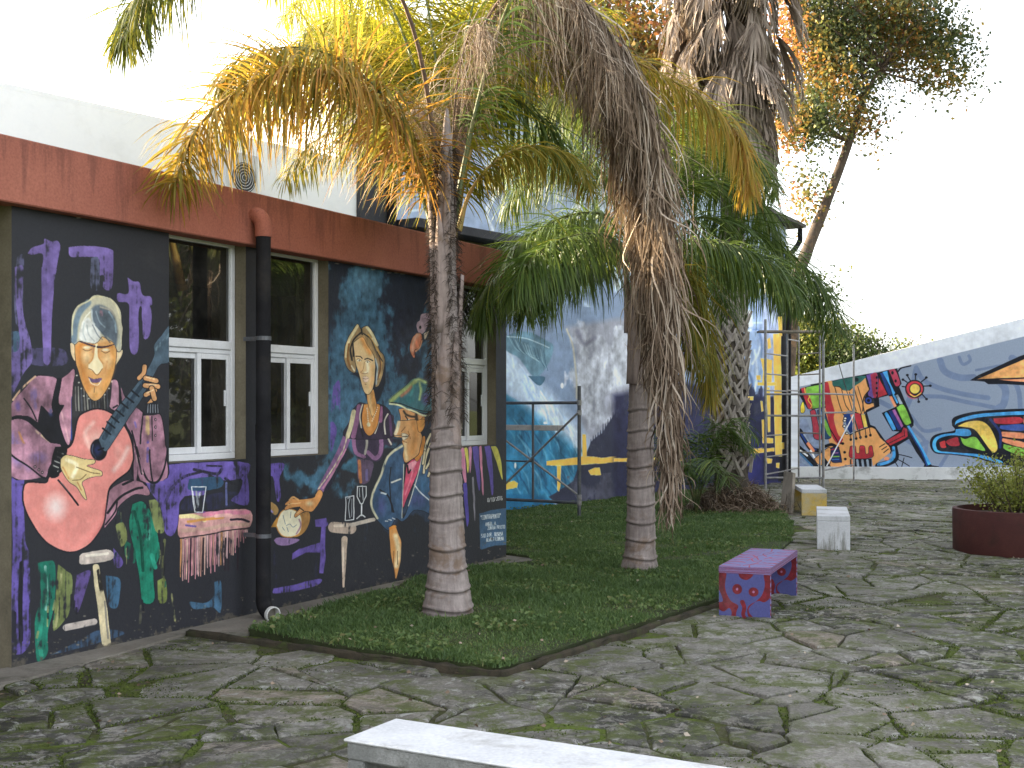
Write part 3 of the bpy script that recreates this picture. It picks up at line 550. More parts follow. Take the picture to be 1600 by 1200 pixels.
    for p, cc in (('352 215 370 215 378 300 385 395 374 400 355 300', 'd68aa8'), ('370 212 386 212 392 260 398 300 391 352 380 280', 'd2c85e'), ('392 208 411 208 410 300 403 352 397 290', 'c98aa8'), ('415 207 450 206 454 300 461 430 450 436 432 330', '5f50a0'), ('454 206 468 206 474 330 481 455 473 460 462 330', 'cf86a0'), ('484 205 516 205 526 300 531 400 530 466 520 460 508 360', '6656aa'), ('518 202 548 202 566 240 580 310 584 386 568 345 545 270', 'cfc75c'), ('366 408 386 408 392 500 398 600 386 642 374 520', '5a4ea8'), ('414 374 424 378 430 480 434 602 428 600 420 480', '8a8690')): c.poly(p, cc, var=.25)
    c.line('0 200 0 201', 1, K)
    c.text('8/10/2016', 503, 488, 21, 9.0, 'd5d7d6', .12, -.12)
    c.poly('456 572 530 552 604 543 605 745 540 752 470 770 460 768', '456482', sm=2, var=.25)
    for t, x, y, h, ad in (('"CONTRAPUNTO"', 463, 583, 22, 8.8), ('ANGEL A.', 490, 622, 19, 8.0), ('ZUNIGA PRIETO', 500, 645, 18, 7.4), ('5TO DIR. BUSUSA', 466, 686, 19, 8.0), ('ALUM.FILOMENA', 494, 710, 19, 7.4)): c.text(t, x, y, h, ad, 'dbe2e4', .13, -.1)
    # bare, scuffed foot of the wall
    c.view(0, 0, 1)
    for q in range(150):                                   # chips, scuffs and splashed dirt low on the wall
        x = random.uniform(20, 790); yb = 1049 - (x - 18) * .2277; y = yb - abs(random.gauss(0, 22)) - 4; c.dab(x, y, random.uniform(1, 3.5), random.uniform(.8, 2.2), random.choice(['6a6458', '4c473e', '7d776c']), .75, .5)
    for q in range(40):
        x = random.uniform(20, 640); yt = 316 + (x - 18) * .178; c.dab(x, yt + random.uniform(0, 6), random.uniform(1, 6), random.uniform(.8, 1.8), random.choice(['8f8a80', '6b665e', 'a09a90']), .8, .4)
    Zm = (np.arange(c.H) + .5) * .0040 - .05
    e = np.clip((.035 + (c.fine - .5) * .2 - Zm[:, None]) / .03, 0, 1)[..., None]; c.c = c.c * (1 - e * .85) + hexc('5a544a') * e * .85
    return c, s0, s1
def mural_two():
    s0, s1 = W2.px(610)[0], W2.px(1228)[0]
    c = make_canvas(W2, s0, s1, 0, 6.9, .010, '8494ae', 31, 1.2)
    c.view(0, 0, 1)
    c.poly('560 -100 1260 -100 1260 420 560 420', '8b9bb4', soft=60, sm=0, var=.15); c.poly('560 420 960 420 960 660 560 660', '74859f', soft=50, sm=0, var=.2)
    c.line('760 260 775 300 760 330 770 360', 5, 'dfe6ee', soft=3, a=.8, dry=.2); c.line('740 262 756 320', 3, 'dfe6ee', soft=3, a=.6); c.line('640 330 665 326', 3, 'dfe6ee', soft=3, a=.6)
    c.cloud('880 250 1060 240 1100 420 900 430', 'b8c8d6', .4, 6, .7, 25, 5)
    c.view(760, 440, .3252)
    c.poly('380 220 500 200 700 200 700 520 640 640 560 720 490 770 440 600 425 330', '8d8f9b', soft=10, var=.25); c.cloud('400 260 690 240 690 560 500 740 440 560', 'b4b8c2', .45, 8, .8, 8, 6); c.line('385 230 420 330 435 560', 8, 'a8a496', soft=2); c.line('440 240 470 300 520 270', 20, '5d5c6e', soft=5, a=.6)
    c.poly('95 540 200 600 350 700 470 820 450 900 420 1010 300 1050 95 1120 40 1120 40 540', '2a6a8c', soft=3, var=.5)
    for i in range(70):
        x = random.uniform(95, 430); y = random.uniform(580 + (x - 95) * .6, 1010); L = random.uniform(60, 140)
        c.line([x, y, x + L * .35, y + L * .5, x + L * .45, y + L], [3, 8, 3], random.choice(['2f6f8e', '4b8ba3', '173a58', '6fa2b8', '123050']), soft=2, a=.55)
    c.poly('-60 1040 95 1020 290 1040 300 1120 -60 1160', '1f5f86', soft=4)
    c.poly('95 300 160 380 210 440 300 530 400 640 470 740 478 800 430 790 300 690 180 590 95 520 60 400', 'b7c8da', soft=18, a=.9, var=.3)
    for i in range(46):
        t = random.random(); x = 95 + t * 350; y = 360 + t * 400 + random.uniform(-40, 60); c.line([x, y, x + 25, y + 40, x + 36, y + 85], [2, 6, 2], random.choice(['e3ebf4', 'cfdbe8', 'f0f4f8', '7f9ec0']), soft=3, a=.6)
    c.poly('92 262 150 240 220 245 290 285 322 312 300 390 250 455 215 448 160 370 95 330', '5f7f90', soft=2, var=.4); c.poly('200 452 282 456 262 496 236 490', '3f5f74')
    for i in range(12): c.line([110 + i * 15, 268 + i * 6, 150 + i * 12, 330 + i * 5, 240 + i * 5, 360 + i * 6], 3, random.choice(['a8c4cc', '8fb0bc', '2f4c60']), soft=1.2, a=.75)
    c.line('100 262 200 275 300 318', 4, 'b8ccd4', soft=1.5)
    c.dab(362, 497, 9, 16, 'd8dcd8', 1, .3); c.dab(282, 678, 10, 8, 'd8dcd8', 1, .3); c.dab(138, 885, 7, 18, 'c8ccc8', 1, .4)
    MT = '2b2d3e'
    c.poly('560 540 700 500 760 560 690 640 560 640', '8d8f9b', soft=8); c.poly('690 560 672 572 650 605 625 622 600 662 572 700 560 724 535 740 500 772 480 824 440 900 420 960 300 1035 350 1075 700 1075 1500 1075 1500 600', MT, soft=1.5, sm=2, var=.2)
    for i in range(16): x = 500 + i * 12; y = 772 - i * 13; c.line([x, y + 30, x + 1, y - random.uniform(5, 30)], [10, 2], MT, soft=1)
    c.cloud('440 980 700 960 700 1040 430 1060', '4a4a58', .45, 10, .7, 8, 9)
    Yl = 'e0b24e'
    def tape(*ps):
        for p in ps: c.poly(p, Yl, sm=2, out='cfc8ae', ow=.7, var=.15)
    tape('290 862 380 854 460 842 560 845 683 838 683 865 560 872 480 880 350 886 290 882', '462 735 478 735 481 842 462 842', '340 885 358 885 356 985 350 1008 342 1000', '488 910 520 896 543 894 550 930 500 930', '640 918 660 912 690 912 690 942 645 940', '668 775 690 775 690 803 668 803', '40 962 95 965 130 957 150 970 145 990 98 998 40 992')
    # beyond the first palms: night blue, cascades and tape
    c.view(980, 400, .35)
    c.poly('-60 620 240 560 560 620 560 1100 -60 1100', '24253f', soft=10, sm=0); c.poly('500 560 740 560 740 1060 500 1060', '2a2b62', soft=8, sm=0, var=.3)
    c.poly('500 200 720 200 720 560 600 620 500 600', '8ea3c4', soft=8, var=.25)
    for l, w, cc in (('525 340 560 330 600 350 590 420 560 480', 10, 'd6deea'), ('530 380 545 450 535 560', 12, 'dfe6ee'), ('560 330 590 340 606 420', 10, '5f7fb8'), ('570 420 580 520 572 600', 9, 'c4d0e0'), ('520 480 560 560 550 620', 12, '49648e'), ('600 380 598 500 580 600', 8, '6a86b0'), ('545 250 550 310', 20, 'd8dee8'), ('530 300 600 300', 8, 'b8c6dc')): c.line(l, w, cc, soft=3, a=.85, dry=.1)
    c.cloud('500 600 640 590 700 760 620 820 500 780', '1d2036', .4, 9, .9, 8, 14)
    tape('520 866 658 850 660 870 520 884', '-60 905 250 895 250 912 -60 920', '150 730 178 732 176 750 150 748', '538 627 564 627 562 642 538 641', '148 950 190 955 180 978 150 970', '150 790 160 790 158 860 150 860', '543 815 549 815 549 845 543 845')
    c.view(1150, 480, .25)
    c.poly('262 -300 330 -300 326 1090 262 1090', '15161c', sm=0, soft=1)
    c.poly('166 -40 262 -40 262 560 166 560', '9aa6c4', sm=0, soft=4, var=.3); c.poly('166 560 290 560 262 1090 166 1090', '20213a', sm=0, soft=6)
    tape('233 168 281 166 283 560 286 930 247 932 238 560 240 500', '262 60 290 58 288 180 264 180', '155 318 190 322 228 330 222 470 190 500 160 480 170 400', '128 425 150 424 152 455 130 452', '135 470 250 470 250 490 135 488', '152 590 164 590 172 650 160 655', '190 500 212 500 214 780 200 782', '160 705 176 705 180 815 232 820 232 848 164 848', '62 896 240 878 240 900 62 918', '190 945 228 950 222 975 198 978', '250 975 270 975 268 1005 250 1002', '75 560 108 560 108 580 75 580', '282 845 300 845 300 885 282 885', '196 200 214 190 218 250 198 260')
    c.line('75 830 85 860', 6, 'b8b8c8'); 
    c.c = np.clip(c.c * 1.16 + .03, 0, 1)
    return c, s0, s1
def mural_three():
    s0, s1 = W3.px(1246)[0], W3.px(1245)[0] + 9.5
    c = make_canvas(W3, s0, s1, .2, 4.6, .008, '8a96ac', 51, .35)
    BK = '14161f'; OR = 'e0a064'; RD = 'b0333f'; NV = '1f3a78'; BL = '4a9fe0'; GR = '7fb84a'; YE = 'e3bf5c'; SG = '70809f'; PK = 'e08d68'
    c.view(1300, 560, .1875)
    for l, w in (('900 20 940 110 1060 160 1180 160', 55), ('1060 -10 1090 50 1150 20 1140 -20', 26), ('700 80 760 180 900 250 1100 300 1300 330', 40), ('690 320 900 320 1100 360 1400 420', 34), ('1340 150 1440 250 1430 380 1380 420', 60), ('1480 150 1550 260 1570 420', 40), ('620 400 660 300 700 100', 50), ('660 480 760 600 900 590', 30), ('560 640 700 720 790 700', 40), ('960 800 900 900', 30), ('1500 0 1700 130', 60), ('-200 400 -100 500 0 700', 40), ('640 560 780 700 760 860', 30), ('400 360 480 400', 40), ('1200 100 1500 60 1700 200', 20)): c.line(l, w, SG, var=.1)
    # right-hand figures
    c.poly('1150 185 1220 140 1420 50 1560 -15 1750 -80 1900 -120 1900 230 1600 225 1440 215 1300 215 1270 195', BK, sm=2); c.poly('1210 175 1420 85 1600 10 1900 -90 1900 160 1600 160 1390 165', OR, sm=2); c.poly('1390 178 1600 172 1900 175 1900 200 1600 198 1500 190', PK, sm=2)
    c.poly('1000 560 1000 510 1040 480 1160 450 1350 430 1600 420 1900 415 1900 900 1400 880 1200 830 1020 805 880 795 830 760 815 700 840 650 900 625 1020 600', BK)
    c.poly('1022 560 1035 520 1100 490 1260 460 1600 440 1900 435 1900 462 1600 470 1300 485 1130 512 1045 540', BL); c.poly('1030 590 1100 585 1150 600 1155 640 1100 648 1000 640 900 665 868 700 870 740 900 772 1050 785 1220 800 1400 850 1400 875 1200 820 1020 798 880 785 842 750 838 700 868 655 940 630 1020 620', BL)
    c.poly('1045 565 1120 530 1230 522 1300 560 1350 640 1380 740 1350 785 1310 755 1250 670 1180 590 1090 570', YE); c.poly('1068 655 1110 672 1160 655 1200 660 1240 710 1275 770 1200 755 1100 720', GR); c.poly('960 680 1040 655 1055 690 1060 725 990 730 950 700', 'a5303c'); c.poly('895 700 940 685 945 720 950 742 910 745', 'c03a3e')
    c.poly('1345 500 1560 490 1575 540 1370 545', RD); c.poly('1400 560 1590 550 1590 605 1410 590', '3a55a0'); c.poly('1415 610 1600 625 1600 670 1415 650', PK); c.poly('1420 665 1600 700 1600 745 1430 700', PK); c.poly('1430 715 1600 760 1600 820 1440 760', GR); c.line('1320 510 1400 620 1400 740', 22, '1f2f66'); c.poly('1600 480 1900 470 1900 560 1620 560', PK); c.poly('1620 600 1900 600 1900 700 1640 680', YE)
    # sun with rays
    for l in ('625 140 655 190', '695 130 695 175', '790 160 745 195', '825 228 765 232', '790 345 750 300', '722 368 715 320', '590 175 625 200', '585 235 615 240'): c.line(l, 9, BK)
    for x, y in ((628, 140), (697, 135), (785, 160), (818, 228), (787, 340), (722, 362), (592, 178)): c.dab(x, y, 13, 11, BK, 1, .2)
    c.dab(680, 275, 72, 70, 'b8404a', .9, .2); c.dab(688, 255, 82, 78, BK, 1, .06); c.dab(688, 255, 72, 68, 'b8353f', 1, .08); c.dab(692, 258, 52, 52, BK, 1, .1); c.dab(690, 255, 44, 43, YE, 1, .15); c.line('660 290 700 308 735 280', 8, BK); c.line('650 300 690 320 740 290', 8, YE)
    c.line('550 110 580 80 655 62', 12, BK)
    # tall crosspiece figure, middle
    c.poly('380 120 540 80 580 210 560 240 600 340 680 520 680 560 650 590 720 720 830 890 890 900 885 912 760 912 770 880 700 780 640 670 480 770 440 690 560 610 500 605 415 455 530 405 470 310 390 330 395 400 290 450 320 555 360 570 440 690 400 700 340 600 300 570 275 450 100 200 150 120', BK, sm=2)
    c.poly('400 125 425 120 500 300 470 312', NV, sm=2); c.poly('420 115 460 105 480 200 525 290 510 320 480 230', BL, sm=2); c.poly('472 98 520 88 565 190 560 225 530 232 510 190', 'a23a50', sm=1); c.dab(503, 122, 12, 16, BK, 1, .2); c.dab(530, 190, 11, 15, BK, 1, .2)
    c.poly('390 165 460 300 380 328', 'b5333f', sm=2); c.poly('285 140 375 125 378 300 330 330 300 300 310 230', '6a4f9a', sm=1); c.poly('320 135 375 128 376 300 345 318', 'a2344c', sm=1)
    for y in (160, 205, 250, 290): c.dab(372, y, 9, 13, BK, 1, .3)
    c.poly('475 318 498 316 540 400 518 408', PK, sm=2); c.poly('505 312 525 308 552 372 540 378', BL, sm=2); c.poly('530 308 548 302 590 380 562 384', '98a4b4', sm=2)
    c.poly('538 410 595 388 655 520 650 545 605 548', GR); c.poly('437 460 462 452 530 580 520 595 500 590', BL); c.poly('470 440 500 432 580 590 550 600', '20306c', sm=2); c.poly('500 432 525 425 595 565 578 580', '9a5a98', sm=2)
    c.poly('445 690 580 615 595 575 625 590 630 650 610 665 470 735', 'a82f3c', sm=2); c.line('460 715 600 645', 5, BK); c.line('600 600 605 650', 5, BK)
    c.poly('625 565 645 560 740 720 825 880 800 890', BL, sm=2); c.line('640 600 740 770 790 890', 12, NV)
    # guitar-like orange body
    c.poly('-240 130 -120 108 -10 85 0 190 150 150 270 145 280 170 230 300 250 340 330 390 350 400 300 420 270 460 230 470 150 440 120 430 -60 400', BK, sm=2)
    c.poly('-130 118 0 190 10 235 60 240 90 265 150 270 180 240 240 190 275 150 300 230 310 260 270 330 300 380 345 375 350 400 285 430 262 465 240 465 180 440 130 435 120 460 95 480 90 560 110 620 155 640 200 600 290 575 330 575 360 590 400 660 480 740 490 780 400 850 340 900 330 820 160 825 150 905 -90 905 -90 870 -20 700 -60 590 -60 300', OR, var=.12, sm=2)
    c.poly('0 195 100 170 275 145 250 190 190 230 140 268 95 265 62 235 10 230', '2f6660'); c.dab(202, 178, 22, 20, '10242a', 1, .2)
    for l in ('22 240 60 380 95 470', '80 260 110 380 140 430', '145 285 170 350 200 440', '182 245 215 350 245 460', '215 235 250 350 270 460', '150 470 165 500'): c.line(l, 6, BK)
    c.line('282 160 300 230 312 260 265 330 255 440', 8, BK)
    c.dab(305, 350, 38, 36, BK, 1, .1); c.dab(304, 350, 28, 27, '2b4494', 1, .15); c.dab(304, 352, 14, 14, BK, 1, .2)
    c.poly('95 465 170 460 195 600 150 625 130 590', NV, sm=2); c.poly('170 455 235 460 262 580 210 592', 'b0333f', sm=2); c.poly('240 470 275 468 300 570 262 575', YE, sm=2); c.poly('150 470 172 466 212 590 190 596', PK, sm=2)
    for l in ('172 455 212 595', '238 462 264 580', '276 465 300 572'): c.line(l, 6, BK)
    for x, y in ((108, 500), (103, 520), (100, 565), (122, 625)): c.dab(x, y, 17, 14, BK, 1, .15); c.dab(x + 2, y, 11, 8, 'e8e4dc', 1, .2)
    for x, y0, y1 in ((155, 630, 678), (200, 610, 668), (235, 590, 658), (282, 585, 652), (318, 580, 640)): c.line([x - 6, y0, x, y1 - 15], 6, BK); c.dab(x + 2, y1, 12, 13, BK, 1, .2)
    c.line('150 640 200 612 300 578 340 575 375 600 440 690 495 745 488 790', 9, BK)
    for x, y in ((90, 710), (105, 782), (110, 838), (115, 898), (75, 705)): c.dab(x, y, 13, 12, BK, 1, .2)
    c.poly('152 735 182 728 196 740 200 785 228 790 232 735 252 728 272 738 280 795 305 790 308 740 330 728 338 760 330 825 155 828', 'a82f3a', out=BK, ow=1.3)
    c.poly('150 840 330 835 330 905 150 905', BK, sm=2); [c.line([168 + i * 42, 850, 176 + i * 42, 905], 20, ('e08a5a', '8a98a8', '8a98a8', '8a98a8')[i]) for i in range(4)]
    for l, w in (('395 738 440 712', 7), ('415 760 455 735', 7), ('432 785 470 755', 7)): c.line(l, w, BK)
    c.line('385 895 470 870 530 830 520 740', 50, BK); c.line('390 885 470 862 515 820 512 745', 26, BL, dry=.06); c.dab(455, 835, 26, 18, PK, 1, .2)
    for l in ('545 800 600 810 665 828', '545 840 600 870 645 898', '530 870 550 905', '600 830 580 905'): c.line(l, 7, BK)
    # left part, seen through the scaffold
    c.view(1240, 580, .13333)
    c.poly('0 640 0 1140 360 1140 470 950 330 860 300 800 230 760 150 560 90 560', '7f8ca8', sm=2, soft=1)
    c.poly('78 205 150 185 350 130 390 130 410 400 380 430 200 450 160 440 60 270', BK, sm=2); c.poly('150 190 350 150 400 400 330 425 200 442 150 320 130 260', GR, sm=2); c.poly('85 205 135 195 150 260 200 330 220 430 175 440 130 330', RD, sm=1); c.line('130 200 140 260 190 290 170 340 210 400 200 430', 10, 'e8c84e'); c.dab(350, 370, 26, 30, BK, 1, .2)
    c.poly('358 145 405 138 440 330 480 470 470 560 520 740 580 800 520 850 440 740 390 500 370 400', 'b0303c', var=.15); c.line('350 420 400 620 520 830', 10, BK)
    c.poly('195 470 250 460 290 640 330 790 240 780 225 640', 'a23848', out=BK, ow=1.6); c.poly('280 460 350 450 400 600 440 770 350 780 310 640', '2b4a70', out=BK, ow=1.4); c.poly('340 560 370 560 430 700 440 770 390 720', GR); c.poly('300 480 330 480 350 600 310 600', '6f8fb4')
    c.poly('80 420 110 360 130 440 120 485 85 485', 'd8c040', out=BK, ow=1.2)
    for l, w, cc in (('70 700 200 900 300 940', 60, BK), ('80 720 170 860 260 920', 24, NV), ('120 740 180 830', 18, '9aa6b8'), ('60 900 150 980 260 1110', 60, BK), ('70 960 160 1050 220 1110', 22, '3f6f9a'), ('80 930 160 990', 22, 'dfe2e6'), ('170 850 230 930', 38, PK), ('100 1060 200 1120', 18, '8a9ab0'), ('200 930 290 1090', 22, 'dfe2e8'), ('370 880 450 860 520 900', 34, BK)): c.line(l, w, cc)
    c.poly('245 1030 410 895 432 960 420 1090 300 1095', OR, out=BK, ow=1.6); c.poly('330 1040 360 1010 440 1130 340 1130', BK)
    c.poly('440 900 520 890 560 1050 540 1065 460 1065 440 1010', '22305c', out=BK, ow=1.6); c.line('455 960 520 955', 12, '9a62a0'); c.line('455 1000 530 998', 14, GR); c.line('455 1035 530 1032', 12, '3a70b8'); c.line('440 920 510 905', 14, 'a02f48')
    c.view(0, 0, 1); WH = 'd4d8e2'
    c.poly('1180 300 1180 619 1250 604 1400 576 1600 526 1800 470 1800 300', WH, sm=2, var=.12); c.poly('1180 300 1248 300 1248 800 1180 800', WH, sm=2, var=.12); c.c = np.clip(c.c * 1.08 + .01, 0, 1)
    return c, s0, s1
# ---------------------------------------------------------------- materials of the place
M = {}
M['soil'] = None
def streaked(name, c1, c2, dark, z0, z1, amt=.7):
    b = NB(name); c = b.mix(b.ramp(b.noise(1.8, 6, .6), [(.35, 0), (.65, 1)]), c1, c2)
    st = b.noise(9, 6, .7, stretch=(1, 1, .10)); sp = b.n('ShaderNodeSeparateXYZ'); b.l(b.pos(), sp.inputs[0]); zz_ = b.n('ShaderNodeMapRange'); b.l(sp.outputs[2], zz_.inputs[0]); zz_.inputs[1].default_value = z0; zz_.inputs[2].default_value = z1
    m = b.math('MULTIPLY', b.ramp(b.math('ADD', st, b.math('MULTIPLY', zz_.outputs[0], .22)), [(.62, 0), (.74, 1)]), amt); c = b.mix(m, c, dark)
    sc_ = b.ramp(b.noise(24, 8, .8), [(.68, 0), (.70, 1)]); c = b.mix(b.math('MULTIPLY', sc_, .5), c, [v * 1.6 for v in c1]); c = b.mix(.15, c, b.ramp(b.noise(70, 3), [(.3, 0), (.7, 1)]), 'OVERLAY')
    b.bsdf(c, .8, b.noise(30, 7, .7), .35, .006, .3); return b.m
def ground_soil():
    b = NB('mossy_soil'); n = b.noise(1.3, 8, .65); n2 = b.noise(9, 6, .7); n3 = b.noise(60, 4, .7)
    c = b.ramp(n, [(.35, (.06, .052, .036)), (.46, (.075, .085, .03)), (.56, (.11, .15, .03)), (.72, (.09, .12, .03))])
    c = b.mix(b.ramp(n2, [(.5, 0), (.62, 1)]), c, (.10, .092, .075)); c = b.mix(.5, c, b.ramp(n3, [(.3, .1), (.7, .9)]), 'OVERLAY')
    b.bsdf(c, .95, b.math('ADD', n3, n2), .8, .03, .1); return b.m
def flag_mat():
    b = NB('flagstone'); t = b.attr('tint')
    base = b.ramp(t, [(0, (.23, .215, .19)), (.3, (.43, .41, .38)), (.55, (.32, .30, .265)), (.8, (.52, .50, .46)), (1, (.45, .37, .30))])
    n = b.noise(5, 8, .7); base = b.mix(b.ramp(n, [(.35, 0), (.7, .8)]), base, (.19, .182, .16))
    grain = b.noise(55, 5, .75); base = b.mix(.55, base, b.ramp(grain, [(.3, .12), (.7, .88)]), 'OVERLAY')
    # hairline splits across the stones, soil film, dark lichen, white lichen, moss
    vo = b.n('ShaderNodeTexVoronoi', feature='DISTANCE_TO_EDGE'); vo.inputs['Scale'].default_value = 3.3; wv = b.n('ShaderNodeVectorMath', operation='ADD'); nz = b.n('ShaderNodeTexNoise'); nz.inputs['Scale'].default_value = 4; b.l(b.pos(), nz.inputs['Vector']); b.l(b.pos(), wv.inputs[0]); sc_ = b.n('ShaderNodeVectorMath', operation='SCALE'); sc_.inputs['Scale'].default_value = .35; b.l(nz.outputs['Color'], sc_.inputs[0]); b.l(sc_.outputs[0], wv.inputs[1]); b.l(wv.outputs[0], vo.inputs['Vector'])
    ck = b.math('MULTIPLY', b.ramp(vo.outputs['Distance'], [(.004, 1), (.02, 0)]), b.ramp(b.noise(1.1, 3), [(.45, 0), (.55, 1)])); base = b.mix(b.math('MULTIPLY', ck, .7), base, (.05, .048, .03))
    film = b.noise(2.1, 8, .72, dist=.6); base = b.mix(b.math('MULTIPLY', b.ramp(film, [(.50, 0), (.62, 1)]), .6), base, (.15, .14, .105))
    dk = b.math('MULTIPLY', b.ramp(b.noise(.45, 3, .5), [(.44, 0), (.57, 1)]), b.ramp(b.noise(7, 9, .8, dist=.5), [(.45, 0), (.51, 1)]))
    base = b.mix(b.math('MULTIPLY', dk, .9), base, (.025, .026, .021))
    wl = b.math('MULTIPLY', b.ramp(b.noise(.55, 3, .5), [(.38, .15), (.55, 1)]), b.ramp(b.noise(8.5, 8, .72, dist=.8), [(.56, 0), (.60, 1)]))
    base = b.mix(b.math('MULTIPLY', wl, .8), base, (.58, .58, .55))
    ms = b.math('MULTIPLY', b.ramp(b.noise(.6, 4, .6), [(.36, .5), (.52, 1)]), b.ramp(b.noise(4.4, 9, .82, dist=.4), [(.475, 0), (.56, 1)]))
    base = b.mix(b.math('MULTIPLY', ms, .85), base, b.mix(b.noise(30, 3), (.065, .08, .02), (.16, .21, .03)))
    h = b.math('ADD', b.math('ADD', b.math('MULTIPLY', n, 1.8), grain), b.math('MULTIPLY', b.noise(14, 8, .75, dist=1.2), 1.2))
    b.bsdf(base, b.ramp(grain, [(.3, .62), (.7, .9)]), h, 1.0, .03, .3); return b.m
M['soil'] = ground_soil(); M['flag'] = flag_mat()
M['concrete'] = paint_mat('old_concrete', (.15, .135, .115), (.24, .22, .19), .92, 2.2, (.05, .05, .035), .8, .5, .012, dscale=2.6)
M['kerb'] = paint_mat('mossy_kerb', (.035, .032, .022), (.075, .06, .04), .95, 9, (.06, .085, .02), .8, .9, .02, dscale=7)
M['plaster'] = paint_mat('olive_plaster', (.20, .175, .125), (.15, .13, .09), .9, 3, (.08, .07, .05), .6, .5, .008)
M['fascia'] = streaked('brick_red_paint', srgb('a16454'), srgb('94594b'), (.13, .05, .04), 2.75, 3.3, .5)
M['white_wall'] = paint_mat('white_wall_paint', (.92, .93, .94), (.89, .90, .92), .85, 1.2, (.66, .66, .66), .3, .2, .006, dscale=1.4)
M['black_paint'] = paint_mat('black_paint', (.032, .033, .040), (.045, .046, .055), .7, 2, (.07, .07, .075), .4, .25, .006)
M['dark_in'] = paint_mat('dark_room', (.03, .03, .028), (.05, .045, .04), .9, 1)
M['alu'] = paint_mat('white_aluminium', (.74, .75, .78), (.66, .67, .70), .35, 4, (.35, .33, .30), .3, .05, .002, .5)
M['pipe'] = paint_mat('black_pipe', (.012, .012, .014), (.020, .020, .023), .85, 5, (.05, .045, .04), .35, .2, .003, .12)
M['pipe_white'] = paint_mat('white_pvc', (.62, .62, .60), (.5, .5, .48), .5, 6)
M['roof'] = paint_mat('roof_felt', (.06, .055, .05), (.1, .09, .08), .95, 2)
M['steel'] = paint_mat('scaffold_steel', (.20, .20, .205), (.34, .335, .335), .5, 14, (.20, .10, .05), .4, .4, .003, .5, .35, dscale=11)
M['steel_dark'] = paint_mat('scaffold_steel_dark', (.07, .075, .085), (.13, .135, .15), .5, 9, (.12, .07, .04), .4, .3, .003, .5, .3, dscale=9)
M['plank'] = paint_mat('old_plank', (.23, .20, .165), (.33, .29, .24), .9, 4, (.08, .07, .05), .6, .6, .006, stretch=(1, 1, .15))
M['wplank'] = paint_mat('whitewashed_plank', (.48, .46, .44), (.36, .34, .33), .85, 5, (.16, .13, .1), .5, .4, .005)
M['bench_white'] = paint_mat('bench_whitewash', (.62, .63, .66), (.52, .53, .56), .8, 2.6, (.20, .20, .18), .55, .4, .006, dscale=3.5)
M['block_white'] = streaked('block_whitewash', (.62, .63, .66), (.55, .56, .59), (.14, .135, .10), .42, .0, .75)
M['bench_top'] = paint_mat('bench_slab_white', (.60, .61, .63), (.50, .51, .53), .8, 3, (.27, .26, .24), .6, .5, .006, dscale=5)
M['bench_side'] = paint_mat('bench_raw_concrete', (.17, .175, .17), (.28, .285, .28), .9, 6, (.06, .055, .045), .7, .9, .012, dscale=6)
M['bench_yellow'] = paint_mat('bench_worn_yellow', (.62, .42, .09), (.50, .46, .34), .8, 5, (.30, .28, .24), .6, .4, .006, dscale=6)
M['planter'] = paint_mat('planter_oxblood', (.055, .016, .015), (.075, .024, .02), .75, 4, (.03, .015, .012), .6, .5, .006, dscale=5)
M['potsoil'] = paint_mat('pot_soil', (.04, .03, .02), (.06, .05, .03), .95, 12)
M['ac'] = paint_mat('air_conditioner_case', (.62, .63, .64), (.55, .56, .57), .45, 3)
M['ac_dark'] = paint_mat('air_conditioner_grille', (.04, .045, .05), (.06, .065, .07), .6, 9)
def glass_mat():
    b = NB('window_glass'); g = b.n('ShaderNodeBsdfGlossy'); g.inputs['Roughness'].default_value = .02; g.inputs[0].default_value = (.92, .93, .95, 1)
    u = b.n('ShaderNodeBump'); u.inputs['Strength'].default_value = .06; u.inputs['Distance'].default_value = .01; b.l(b.noise(1.7, 2), u.inputs['Height']); b.l(u.outputs[0], g.inputs['Normal'])
    t = b.n('ShaderNodeBsdfTransparent'); t.inputs[0].default_value = (.42, .44, .42, 1); f = b.n('ShaderNodeFresnel'); f.inputs[0].default_value = 1.75
    mx = b.n('ShaderNodeMixShader'); b.l(f.outputs[0], mx.inputs[0]); b.l(t.outputs[0], mx.inputs[1]); b.l(g.outputs[0], mx.inputs[2])
    d = b.n('ShaderNodeBsdfDiffuse'); d.inputs[0].default_value = (.5, .48, .44, 1); m2 = b.n('ShaderNodeMixShader'); b.l(b.ramp(b.noise(3, 6, .7), [(.35, .01), (.75, .07)]), m2.inputs[0]); b.l(mx.outputs[0], m2.inputs[1]); b.l(d.outputs[0], m2.inputs[2]); b.l(m2.outputs[0], b.out.inputs[0]); return b.m
M['glass'] = glass_mat()
c1, S10, S11 = mural_one(); M['mural1'] = canvas_mat('mural_of_musicians', c1.image('mural_of_musicians'), .55, (.10, .10, .10), .16)
c2, S20, S21 = mural_two(); M['mural2'] = canvas_mat('mural_of_waves', c2.image('mural_of_waves'), .75, (.25, .27, .30), .18)
c3, S30, S31 = mural_three(); M['mural3'] = canvas_mat('mural_of_machines', c3.image('mural_of_machines'), .75, (.45, .46, .5), .12)

